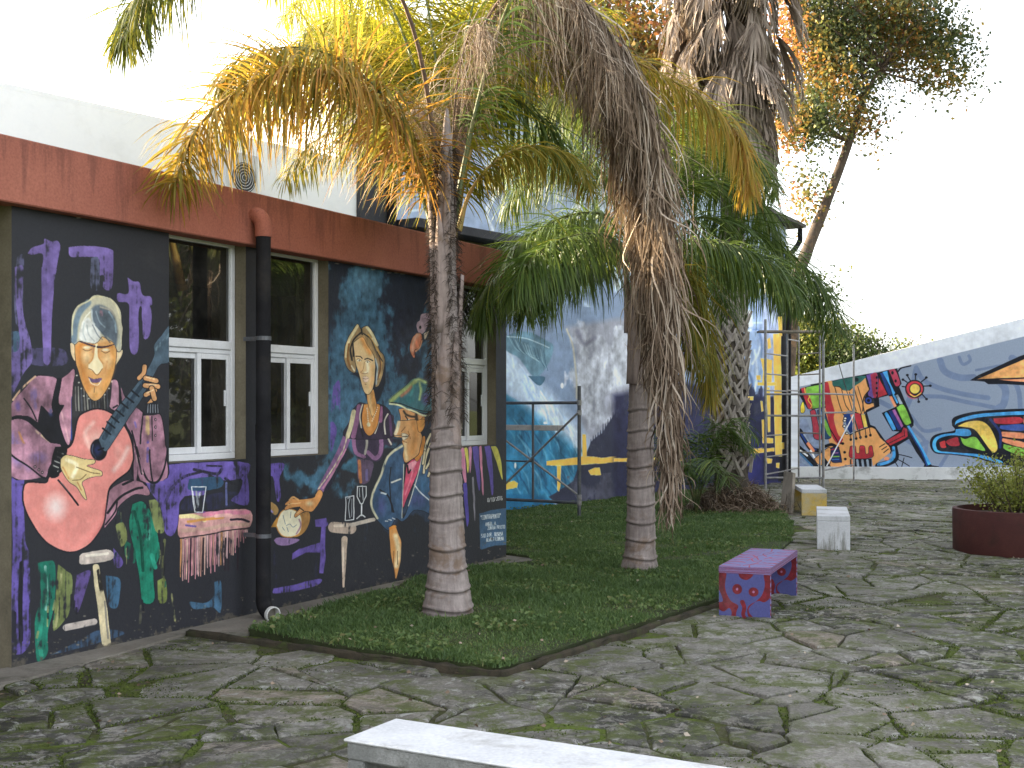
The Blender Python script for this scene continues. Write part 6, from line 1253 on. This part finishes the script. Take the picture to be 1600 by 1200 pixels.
for path, L, m, n_, kw in (
    (((1000, 430, 8.1), (960, 345, 8.0), (895, 335, 7.9), (820, 375, 7.8), (768, 440, 7.7), (750, 500, 7.7)), .60, LG, 150, {}),
    (((1000, 430, 8.2), (950, 380, 8.3), (880, 380, 8.4), (820, 420, 8.5), (790, 480, 8.5)), .62, LG, 140, {}),
    (((1000, 430, 8.1), (965, 400, 7.8), (905, 410, 7.5), (850, 440, 7.4), (820, 490, 7.3)), .50, LG, 120, {}),
    (((998, 420, 8.3), (950, 290, 8.6), (890, 240, 8.8), (830, 260, 8.9), (790, 330, 9.0)), .60, LG, 130, dict(tint=([0, 1], [.1, .3]))),
    (((1006, 420, 8.2), (1075, 345, 8.3), (1150, 350, 8.5), (1230, 395, 8.8), (1285, 450, 8.9), (1312, 520, 9.0)), .60, LG, 160, {}),
    (((1006, 410, 8.3), (1060, 270, 8.5), (1120, 225, 8.7), (1175, 245, 8.8), (1215, 300, 8.9)), .55, LG, 130, dict(tint=([0, 1], [.0, .3]))),
    (((1008, 430, 8.2), (1080, 400, 8.5), (1160, 400, 8.8), (1230, 430, 9.0), (1275, 480, 9.1)), .55, LG, 130, {}),
    (((1006, 430, 8.1), (1055, 400, 7.9), (1090, 450, 7.8), (1104, 540, 7.8), (1110, 620, 7.8)), .50, LY, 150, dict(tint=([0, 1], [-.15, .0]))),
    (((1000, 400, 8.2), (985, 240, 8.2), (945, 150, 8.3), (890, 130, 8.4), (850, 170, 8.5)), .60, LG, 130, dict(tint=([0, 1], [.1, .45]))),
    (((1004, 400, 8.3), (1030, 240, 8.5), (1075, 175, 8.7), (1130, 190, 8.8), (1165, 250, 8.8)), .55, LG, 130, dict(tint=([0, 1], [.2, .5]))),
    (((1002, 400, 8.4), (1000, 260, 9.0), (1010, 180, 9.4), (1030, 170, 9.7)), .55, LG, 110, {}),
    (((1006, 430, 8.5), (1060, 380, 9.2), (1110, 420, 9.6), (1140, 490, 9.8)), .55, LG, 110, {}),
    (((1000, 430, 8.5), (940, 360, 9.1), (900, 390, 9.4), (870, 440, 9.6)), .55, LG, 110, {}),
    (((1000, 430, 8.0), (950, 370, 7.6), (890, 370, 7.3), (835, 400, 7.1), (800, 450, 7.0)), .55, LG, 150, {}),
    (((1000, 430, 8.3), (930, 350, 8.5), (860, 350, 8.7), (800, 385, 8.8), (765, 420, 8.8)), .58, LG, 150, {}),
    (((1006, 430, 8.2), (1060, 380, 8.0), (1130, 380, 7.9), (1200, 410, 7.9), (1250, 470, 7.9)), .55, LG, 140, {}),
    (((1006, 400, 8.2), (1060, 300, 8.4), (1130, 285, 8.6), (1190, 320, 8.7), (1220, 380, 8.7)), .58, LG, 140, dict(tint=([0, 1], [0, .15]))),
    (((1008, 440, 7.9), (1050, 420, 7.7), (1076, 480, 7.6), (1088, 570, 7.6)), .48, LY, 120, dict(tint=([0, 1], [-.3, -.1]))),
    (((1000, 410, 8.5), (930, 260, 8.9), (870, 205, 9.2), (815, 220, 9.4), (780, 280, 9.5)), .58, LG, 130, dict(tint=([0, 1], [.1, .4])))):
    gs += 1; frond(palm2, path, L * 1.12, m, 'rachis_g' if m is LG else 'rachis_y', int(n_ * 1.0), .022, .9, .18, .026, .5, .45, .05, seed=gs, **kw)

# ---------------------------------------------------------------- fan palm with the skirt of dead leaves
p3 = G(1146, 801); palm3 = empty('fan_palm', (p3.x, p3.y, 0)); tag(palm3, 'tall fan palm with rough criss-cross trunk and grey skirt of dead leaves', 'palm tree')
k3 = p3.y / F; g = np.random.default_rng(12)
v = []; f = []; n = 20; zs = np.arange(-.05, 8.6, .12)
rz = lambda z: float(np.interp(z, [0, .5, 1.2, 2.5, 4, 8.6], [.36, .29, .25, .24, .22, .2]))
xz = lambda z: float(np.interp(z, [0, 1, 3, 5, 8.6], [0, -.05, -.05, 0, .1]))
for z in zs:
    for i in range(n): t = 2 * math.pi * i / n; r = (rz(z) - .03) * (1 + g.normal(0, .03)); v.append((xz(z) + r * math.cos(t), r * math.sin(t), z))
for k in range(len(zs) - 1):
    for i in range(n): f.append((k * n + i, k * n + (i + 1) % n, (k + 1) * n + (i + 1) % n, (k + 1) * n + i))
mesh_obj('trunk', v, f, M['wtrunk'], palm3, smooth=True)
# split leaf bases, two straps crossing: one shared mesh, placed in a spiral
def base_mesh():
    mb = MB()
    for sg in (-1, 1):
        v = []
        for u, w, o_ in ((0, .075, .0), (.35, .070, .020), (.7, .058, .036), (1.0, .040, .052)):
            x = sg * (.01 + .085 * (1 - u) ** 1.1); z = u * .20; th_ = .016
            v += [(o_, x - w / 2, z), (o_ + th_, x, z), (o_, x + w / 2, z)]
        fs = []
        for k in range(3):
            for j in range(2): fs.append((k * 3 + j, k * 3 + j + 1, k * 3 + j + 4, k * 3 + j + 3))
        fs.append((9, 10, 11)); mb.add(v, fs)
    me = bpy.data.meshes.new('leaf_base'); me.from_pydata(mb.v, [], mb.f); me.materials.append(M['wbase']); return me
bm_ = base_mesh(); i = 0; z = .62
while z < 3.9:
    for q in range(8):
        t = 2 * math.pi * (q + .5 * (i % 2)) / 8 + g.normal(0, .11)
        o = bpy.data.objects.new('leaf_base', bm_); COL.objects.link(o); o.parent = palm3; r = rz(z) - .02; o.location = (xz(z) + r * math.cos(t), r * math.sin(t), z + g.normal(0, .03)); o.rotation_euler = (g.normal(0, .14), g.normal(0, .16), t + g.normal(0, .15)); sc = g.uniform(.9, 1.2); o.scale = (sc * g.uniform(.7, 1.5), sc, sc)
    i += 1; z += .115
# dead fan leaves: eight shapes shared by the whole skirt
def fan_leaf(seed):
    g = np.random.default_rng(seed); V = []; Q = []; A = []; b = 0; K = 26; Lp = .35
    for k in range(K):
        a = (k / (K - 1) - .5) * 1.15 + g.normal(0, .02); L = .95 * (1 - .35 * abs(k / (K - 1) - .5) * 2) * g.uniform(.85, 1.08); tint = np.clip(g.normal(.5, .18), 0, 1); ph = g.uniform(0, 6.28)
        seg = 7; x = 0; z = -Lp; ang = a; out = .12; w0 = .034
        for s_ in range(seg + 1):
            u = s_ / seg; w = w0 * (1 - u) ** .6 + .004; yo = out * math.sin(u * 2.2) + .02 * math.sin(ph + u * 6) * u * 2; dx = math.cos(ang) * w / 2; zz_ = math.sin(ang) * w / 2; pz = .008 * (1 if k % 2 else -1)
            V += [(yo + pz, x - dx, z - zz_ * .3), (yo - pz, x + dx, z + zz_ * .3)]; A += [tint] * 2
            ang2 = ang * (1 - .55 * u) + .15 * math.sin(ph + 5 * u) * u; x += math.sin(ang2) * L / seg; z -= math.cos(ang2) * L / seg
        for s_ in range(seg): Q.append([b + 2 * s_, b + 2 * s_ + 1, b + 2 * s_ + 3, b + 2 * s_ + 2])
        b += 2 * (seg + 1)
    # petiole
    V += [(-.10, -.015, .12), (-.10, .015, .12), (0, -.012, -Lp), (0, .012, -Lp)]; Q.append([b, b + 1, b + 3, b + 2]); A += [.3] * 4
    me = bpy.data.meshes.new('dead_leaf'); me.from_pydata([tuple(map(float, p)) for p in V], [], Q); me.materials.append(LS); at_ = me.attributes.new('tint', 'FLOAT', 'POINT'); at_.data.foreach_set('value', np.array(A, np.float32)); me.update(); return me
FM = [fan_leaf(s) for s in range(8)]
for k in range(230):
    z = g.uniform(6.1, 9.3) if k > 60 else g.uniform(6.0, 7.0); t = g.uniform(0, 2 * math.pi); r = g.uniform(.12, .72) * np.interp(z, [6, 7, 9.3], [.55, .95, 1.1])
    o = bpy.data.objects.new('dead_leaf', FM[k % 8]); COL.objects.link(o); o.parent = palm3; o.location = (-.06 + r * math.cos(t), r * math.sin(t), z); o.rotation_euler = (g.normal(0, .10), g.normal(-.10, .14), t + g.normal(0, .3)); s_ = g.uniform(.8, 1.25); o.scale = (s_, s_, s_)
# dry litter heaped round its foot
n = 4200; th = g.uniform(0, 6.28, n); rr = np.abs(g.normal(0, .34, n)) + .18; zz0 = np.clip(.62 - rr * .75, .01, 1) * g.uniform(.2, 1, n)
Pp = np.stack([rr * np.cos(th), rr * np.sin(th), zz0], 1); Dd = np.stack([np.cos(th), np.sin(th), g.normal(-.3, .5, n)], 1)
V, Q, A = leaflets(Pp, Dd, th, g.choice([-1.0, 1.0], n), np.full(n, .22), .012, .7, .3, 1.1, .7, 4, g); V[:, 2] = np.maximum(V[:, 2], .012)
litter = quads_obj('dry_leaf_litter', V, Q, LD, loc=(p3.x, p3.y, .02), attr=np.clip(A - .15, 0, 1)); tag(litter, kind='stuff')
# young palm beside it
pp = G(1088, 806); sp = empty('young_palm', (pp.x, pp.y, 0)); tag(sp, 'low dark green young palm at the foot of the fan palm', 'palm')
for k in range(13):
    a = 2 * math.pi * k / 13 + random.uniform(-.2, .2); R_ = random.uniform(.45, .85); h = random.uniform(.6, 1.45); b = Vector((pp.x, pp.y, .05)); e = Vector((math.cos(a), math.sin(a), 0))
    frond(sp, None, .42, LG, 'rachis_g', 30, .026, .5, .25, .012, .35, .7, .03, seg=4, world=[b, b + e * R_ * .3 + Vector((0, 0, h * .7)), b + e * R_ * .75 + Vector((0, 0, h)), b + e * R_ * 1.15 + Vector((0, 0, h * .8))], seed=200 + k)
# ---------------------------------------------------------------- broad-leaved trees and shrubs
LT = leaf_mat('autumn_leaf', [(0, (.05, .075, .03)), (.42, (.11, .13, .045)), (.62, (.28, .21, .05)), (.85, (.46, .23, .06)), (1, (.38, .15, .07))], .45, .5)
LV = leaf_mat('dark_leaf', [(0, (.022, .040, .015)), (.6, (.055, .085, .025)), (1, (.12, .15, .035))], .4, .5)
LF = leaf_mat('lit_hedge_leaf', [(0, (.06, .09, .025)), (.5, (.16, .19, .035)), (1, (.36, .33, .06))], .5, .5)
LH = leaf_mat('shrub_leaf', [(0, (.12, .17, .035)), (.5, (.26, .29, .06)), (1, (.42, .42, .12))], .4, .5)
M['bark'] = trunk_mat('tree_bark', (.035, .026, .02), (.09, .07, .055)); M['twig'] = paint_mat('twig_bark', (.07, .05, .04), (.12, .09, .07), .9, 9)
def leaf_cards(C, size, g, tint, per=1, cup=.25, flat=.0):
    """six-sided folded leaves at the points C (n,3)"""
    n = len(C); a = g.normal(0, 1, (n, 3)); a[:, 2] *= (1 - flat); a /= np.linalg.norm(a, axis=1, keepdims=True); b = np.cross(a, g.normal(0, 1, (n, 3))); b /= np.linalg.norm(b, axis=1, keepdims=True); c = np.cross(a, b)
    s = (size * g.uniform(.6, 1.3, n))[:, None]
    V = np.stack([C - a * s * .5, C - a * s * .05 + b * s * .34 + c * s * cup * .3, C + a * s * .55 - c * s * .1, C - a * s * .05 - b * s * .34 + c * s * cup * .3], 1).reshape(-1, 3)
    Q = np.arange(n * 4).reshape(n, 4); return V, Q, np.repeat(tint, 4)
def grow(root, P0, D0, L0, r0, levels, g, spread=.6, kids=3, bend=.25, up=.15, tips=None, segs=None):
    """recursive limbs; fills segs with tube points and tips with twig ends"""
    n = 5; p = np.array(P0, float); d = np.array(D0, float); d /= np.linalg.norm(d); pts = [p.copy()]
    for k in range(n): d = d + g.normal(0, bend, 3) * .5 + np.array([0, 0, up * .3]); d /= np.linalg.norm(d); p = p + d * L0 / n; pts.append(p.copy())
    segs.append((pts, list(np.linspace(r0, r0 * .55, n + 1)), levels))
    if levels == 0: tips += pts[1:]; return
    for k in range(kids):
        i = n - (k % 3); a = g.normal(0, 1, 3); a -= d * a.dot(d); a /= np.linalg.norm(a); nd = d + a * spread * g.uniform(.7, 1.4)
        grow(root, pts[i], nd, L0 * g.uniform(.6, .82), r0 * .55, levels - 1, g, spread, kids, bend, up, tips, segs)
def tree(name, label, cat, base, trunk_pts, radii, crowns, mat, leaf, nleaf, seed, group=None, levels=3, tintf=None, clump=.28):
    """trunk along world points, crowns: (centre, radii(3)) volumes filled with clumps of leaves on twigs"""
    g = np.random.default_rng(seed); r = empty(name, base); tag(r, label, cat, group)
    B = np.array(base); mb = MB(); P = spline(np.array(trunk_pts, float) - B, 24); R = np.interp(np.linspace(0, 1, 24), np.linspace(0, 1, len(radii)), radii)
    mb.tube(P, list(R), 12, wob=.12); mb.build('trunk', M['bark'], r, smooth=True)
    tips = []; br = MB()
    for (c, rad, w) in crowns:
        c = np.array(c) - B; rad = np.array(rad); m = int(nleaf * w / 26)
        u = g.normal(0, 1, (m, 3)); u /= np.linalg.norm(u, axis=1, keepdims=True); u *= (g.random(m) ** .45)[:, None]; cc = c + u * rad
        tips.append(cc)
        st = P[np.argmin(((P - c) ** 2).sum(1))]
        for q in range(max(3, int(14 * w))):                              # limbs from the stem into the crown
            e = c + g.normal(0, .5, 3) * rad; md = (st + e) / 2 + g.normal(0, .15, 3) * rad; pts = spline(np.array([st, md, e]), 8); rr0 = R[-1] * .6; br.tube(pts, list(np.linspace(rr0, rr0 * .25, 8)), 5, False)
            for h in range(4): e2 = e + g.normal(0, .35, 3) * rad; s2 = pts[g.integers(3, 7)]; br.tube([s2, (s2 + e2) / 2 + g.normal(0, .06, 3), e2], [rr0 * .22, rr0 * .15, rr0 * .08], 4, False)
    o = br.build('branches', M['twig'], r); o['kind'] = 'stuff'
    T = np.vstack(tips); k = 26; C = (T[:, None] + g.normal(0, clump, (len(T), k, 3)) * np.array([1, 1, .8])).reshape(-1, 3)
    ct = g.normal(.42, .2, len(T)); t = np.repeat(ct, k) + g.normal(0, .09, len(C))
    if tintf: t = t + tintf(C + B)
    V, Q, A = leaf_cards(C, leaf, g, np.clip(t, 0, 1)); quads_obj('crown', V, Q, mat, r, attr=A); return r
# leaning tree with turning leaves behind the tall building
d0 = 21.0; tb = AT(1215, 600, d0); tb.z = 0
tp_ = [AT(px, py, d0) for px, py in ((1222, 640), (1240, 470), (1262, 390), (1290, 320), (1322, 235), (1345, 165), (1372, 110))]; tp_[0].z = 0
cr = [(AT(1290, 110, d0), (1.25, 1.5, 1.7), 1.1), (AT(1400, 60, d0 + .5), (1.5, 1.5, 1.2), .9), (AT(1470, 80, d0), (.8, 1.0, .9), .28), (AT(1255, 190, d0 - .5), (.95, 1.2, .75), .5), (AT(1360, 10, d0), (2.0, 1.6, .9), .9), (AT(1350, 190, d0), (.6, .7, .7), .16), (AT(1268, 300, d0), (.35, .5, .8), .10), (AT(1285, 450, d0), (.4, .5, .4), .05), (AT(1480, 130, d0), (.7, .6, .3), .1), (AT(1262, 20, d0), (1.1, 1.3, 1.2), .6), (AT(1270, 480, d0), (.4, .6, .6), .06)]
def autumn_sun(C): return np.where(C[:, 0] < 7.2, .28, -.06) + np.clip((5.0 - np.abs(C[:, 2] - 8)) * 0, 0, 1) + np.where(C[:, 2] < 6.3, -.12, 0) + .22 * np.sin(C[:, 0] * 2.1 + C[:, 2] * 1.7)  # autumn tone, with the sunlit orange of the left side put into the tint
tree('leaning_tree', 'leaning bare-stemmed tree with orange and green autumn leaves behind the tall building', 'tree', (tb.x, tb.y, 0), tp_, [.20, .17, .15, .13, .11, .08, .04], cr, LT, .11, 6000, 5, tintf=autumn_sun, clump=.29)
# background trees beyond the building and the ramp wall
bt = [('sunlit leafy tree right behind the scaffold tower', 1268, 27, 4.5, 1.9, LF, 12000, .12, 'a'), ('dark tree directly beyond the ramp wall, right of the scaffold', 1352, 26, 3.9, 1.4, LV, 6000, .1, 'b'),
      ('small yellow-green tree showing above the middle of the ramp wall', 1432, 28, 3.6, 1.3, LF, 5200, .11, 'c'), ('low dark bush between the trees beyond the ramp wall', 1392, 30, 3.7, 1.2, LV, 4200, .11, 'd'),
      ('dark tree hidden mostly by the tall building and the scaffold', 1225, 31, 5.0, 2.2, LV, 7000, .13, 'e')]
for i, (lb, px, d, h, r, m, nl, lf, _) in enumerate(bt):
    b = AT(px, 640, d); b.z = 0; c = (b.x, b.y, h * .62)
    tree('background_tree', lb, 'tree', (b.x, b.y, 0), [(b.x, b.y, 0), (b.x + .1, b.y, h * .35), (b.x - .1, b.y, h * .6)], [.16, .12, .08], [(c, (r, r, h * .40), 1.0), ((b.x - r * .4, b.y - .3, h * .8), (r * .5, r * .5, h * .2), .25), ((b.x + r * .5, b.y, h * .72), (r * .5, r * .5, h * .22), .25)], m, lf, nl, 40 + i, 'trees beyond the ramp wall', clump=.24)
# tall orange-lit tree behind the palms
b = AT(1030, 640, 24); tree('tall_tree', 'tall golden-leaved tree behind the palms and roofline', 'tree', (b.x, b.y, 0), [(b.x, b.y, 0), (b.x, b.y, 4), (b.x, b.y, 9)], [.3, .25, .15], [((b.x - .3, b.y, 10.8), (2.4, 2.2, 2.6), 1), ((b.x - 2.6, b.y + 1, 12.3), (2.6, 2, 2.3), .8)], LT, .17, 15000, 60, tintf=lambda C: .25, clump=.34)
# trees on the far side of the yard: they stand outside the frame and show in the window glass
for i, (x, y, h, r, lb) in enumerate(((10.5, 11.0, 8.5, 2.9, 'large dark tree across the yard mirrored in the first window'), (13.5, 17.0, 9.5, 3.2, 'tall tree across the yard mirrored in the second window'))):
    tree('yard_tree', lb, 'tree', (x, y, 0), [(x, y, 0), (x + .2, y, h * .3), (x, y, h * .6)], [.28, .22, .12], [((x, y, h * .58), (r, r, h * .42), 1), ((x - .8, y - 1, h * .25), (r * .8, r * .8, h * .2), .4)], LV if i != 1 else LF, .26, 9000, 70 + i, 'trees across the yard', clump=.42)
# shrub in the planter
sh = empty('potted_shrub', (pc.x, pc.y, .405)); tag(sh, 'bushy yellow-green shrub growing in the dark red planter', 'shrub'); g = np.random.default_rng(88); mb = MB(); T = []
for k in range(64):
    a = g.uniform(0, 6.28); r = abs(g.normal(0, .26)); b = np.array([r * math.cos(a) * .8, r * math.sin(a) * .8, -.01]); h = g.uniform(.28, .72) * (1.05 - .5 * min(1, r)); e = b + np.array([math.cos(a) * g.uniform(.1, .42), math.sin(a) * g.uniform(.1, .42), h]); P = spline(np.array([b, (b + e) / 2 + g.normal(0, .03, 3) + [0, 0, .05], e]), 8)
    mb.tube(P, list(np.linspace(.007, .002, 8)), 4, False); T.append(P[2:])
o = mb.build('stems', M['twig'], sh); o['kind'] = 'stuff'; T = np.vstack(T); C = (T[:, None] + g.normal(0, .055, (len(T), 15, 3))).reshape(-1, 3)
V, Q, A = leaf_cards(C, .036, g, np.clip(g.normal(.5, .22, len(C)), 0, 1)); quads_obj('foliage', V, Q, LH, sh, attr=A)

# ---------------------------------------------------------------- grass, clover, fallen leaves
GR_ = leaf_mat('grass_blade', [(0, (.06, .108, .038)), (.5, (.108, .18, .057)), (.85, (.17, .24, .08)), (1, (.26, .25, .11))], .35, .5)
g = np.random.default_rng(17); PL = np.array(LAWN); N = 620000
X = g.uniform(PL[:, 0].min(), PL[:, 0].max(), N); Y = PL[:, 1].min() + (PL[:, 1].max() - PL[:, 1].min()) * g.random(N) ** 1.7
LAWN_OUT = [(cx_ + (x - cx_) * 1.0, y) for (x, y), cx_ in ((p, 0) for p in LAWN)]
def ins_np(P, X, Y):
    c = np.zeros(X.shape, bool)
    for i in range(len(P)):
        xa, ya = P[i]; xb, yb = P[i - 1]
        if ya != yb: c ^= ((ya > Y) != (yb > Y)) & (X < (xb - xa) * (Y - ya) / (yb - ya) + xa)
    return c
keep = ins_np(PL, X, Y); X = X[keep]; Y = Y[keep]
pn = np.sin(X * 2.3 + np.sin(Y * 1.7) * 2) * np.sin(Y * 2.9 + np.sin(X * 1.3) * 2) + .5 * np.sin(X * 7.1 + 2) * np.sin(Y * 6.3)
de = np.full(len(X), 9.0)
for i in range(len(PL)):
    a_, b_ = PL[i], PL[i - 1]; dv = b_ - a_; t_ = np.clip(((X - a_[0]) * dv[0] + (Y - a_[1]) * dv[1]) / (dv @ dv), 0, 1); de = np.minimum(de, np.hypot(X - a_[0] - t_ * dv[0], Y - a_[1] - t_ * dv[1]))
keep = (pn + g.normal(0, .45, len(X)) - .9 * np.exp(-de / .12)) > -1.0; X = X[keep]; Y = Y[keep]; pn = pn[keep]; n = len(X)
sc = np.interp(Y, [7, 21], [1, 1.9]); h = (.020 + .020 * pn + g.normal(0, .010, n)).clip(.006, .09) * np.interp(Y, [7, 21], [1, 1.2]); tall = g.random(n) < .006; h[tall] *= 2.2
a = g.uniform(0, 6.28, n); w = .0042 * sc; ln = g.normal(0, .5, (n, 2)) * h[:, None]
B = np.stack([X + g.normal(0, .014, n), Y + g.normal(0, .022, n), np.full(n, .043)], 1); wx = np.stack([np.cos(a), np.sin(a), np.zeros(n)], 1) * w[:, None]
Mi = B + np.stack([ln[:, 0] * .35, ln[:, 1] * .35, h * .6], 1); Tp = B + np.stack([ln[:, 0], ln[:, 1], h], 1)
V = np.stack([B - wx, B + wx, Mi + wx * .7, Tp, Mi - wx * .7], 1).reshape(-1, 3)
b = (np.arange(n) * 5)[:, None]
# two faces per blade: a quad and a triangle folded into one quad (tip) to keep a single face size
Q = np.vstack([b + np.array([[0, 1, 2, 4]]), b + np.array([[4, 2, 3, 3]])])
tri = (b + np.array([[4, 2, 3]])); me = bpy.data.meshes.new('lawn_grass'); me.vertices.add(len(V)); me.vertices.foreach_set('co', V.astype(np.float32).ravel())
q4 = b + np.array([[0, 1, 2, 4]]); L_ = np.concatenate([q4.ravel(), tri.ravel()]).astype(np.int32); me.loops.add(len(L_)); me.loops.foreach_set('vertex_index', L_)
ls = np.concatenate([np.arange(n) * 4, n * 4 + np.arange(n) * 3]).astype(np.int32); me.polygons.add(2 * n); me.polygons.foreach_set('loop_start', ls); me.update(calc_edges=True)
fin(me, 'lawn_grass', GR_, None, None, False, None, np.repeat(np.clip(.46 - pn * .16 + g.normal(0, .2, n), 0, 1), 5), None, None)['kind'] = 'stuff'
print('blades', n)
# clover and weeds in the grass
n = 2600; X = g.uniform(PL[:, 0].min(), PL[:, 0].max(), n * 6); Y = PL[:, 1].min() + 13 * g.random(n * 6) ** 1.5; k = ins_np(PL, X, Y); cl = (np.sin(X * 3.1 + 1) * np.sin(Y * 3.7)) > .15; X, Y = X[k & cl][:n], Y[k & cl][:n]
C = np.stack([X, Y, g.uniform(.06, .085, len(X))], 1); C = (C[:, None] + g.normal(0, .012, (len(C), 3, 3)) * [1, 1, .3]).reshape(-1, 3); V, Q, A = leaf_cards(C, .034, g, np.clip(g.normal(.72, .15, len(C)), 0, 1), flat=.5)
o = quads_obj('clover', V, Q, GR_, attr=A); o['kind'] = 'stuff'
# moss tufts along the joints
LM = leaf_mat('moss', [(0, (.035, .05, .015)), (.5, (.07, .10, .022)), (1, (.14, .175, .035))], .1, .9, .1)
n = 130000; Y = 4.5 + 13 * g.random(n) ** 1.6; X = (g.random(n) * .88 - .44) * Y; pn = np.sin(X * 1.3 + 1.2 + np.sin(Y * .9)) * np.sin(Y * 1.5 + .4 + np.sin(X * .8)) + .5 * np.sin(X * 4.3) * np.sin(Y * 5.1 + 1)
k = (pn + g.normal(0, .3, n) > .2) & ~ins_np(PL, X, Y); X, Y = X[k], Y[k]; C = np.stack([X, Y, g.uniform(-.004, .008, len(X))], 1); V, Q, A = leaf_cards(C, .014, g, np.clip(g.normal(.5, .25, len(C)), 0, 1)); o = quads_obj('moss', V, Q, LM, attr=A); o['kind'] = 'stuff'
# moss and weeds rooted in the joints themselves
pp_ = []
for q in JOINT:
    for i in range(len(q)):
        a_, b_ = q[i], q[(i + 1) % len(q)]; L_ = math.hypot(b_[0] - a_[0], b_[1] - a_[1]); mx_, my_ = a_
        pr = math.sin(mx_ * 1.7 + 1 + math.sin(my_)) * math.sin(my_ * 1.4 + 2 + math.sin(mx_ * 1.2)) + .35 * math.sin(mx_ * 6 + my_ * 5)
        if pr < -.15: continue
        m_ = int(L_ / (.006 if pr > .3 else .014) * (1 if my_ < 11 else .4))
        for k in range(m_): t_ = random.random(); pp_.append((a_[0] + (b_[0] - a_[0]) * t_ + random.gauss(0, .011), a_[1] + (b_[1] - a_[1]) * t_ + random.gauss(0, .011), random.uniform(-.002, .013)))
C = np.array(pp_); print('joint moss', len(C)); C = C[~ins_np(PL, C[:, 0], C[:, 1])]; V, Q, A = leaf_cards(C, .013, g, np.clip(g.normal(.45, .25, len(C)), 0, 1)); o = quads_obj('joint_moss', V, Q, LM, attr=A); o['kind'] = 'stuff'
# fallen leaves and crumbs on paving and lawn
n = 420; Y = 4.6 + 20 * g.random(n) ** 1.4; X = (g.random(n) * .9 - .45) * Y; k = ~((X < -.4) & (Y > 9) & ~ins_np(PL, X, Y)); X, Y = X[k], Y[k]; onl = ins_np(PL, X, Y)
C = np.stack([X, Y, np.where(onl, .085, .028)], 1); V, Q, A = leaf_cards(C, .032, g, np.clip(g.normal(.6, .25, len(C)), 0, 1), flat=.9); V[:, 2] = np.clip(V[:, 2], np.repeat(C[:, 2], 4) - .008, np.repeat(C[:, 2], 4) + .012); o = quads_obj('fallen_leaves', V, Q, LD, attr=A); o['kind'] = 'stuff'
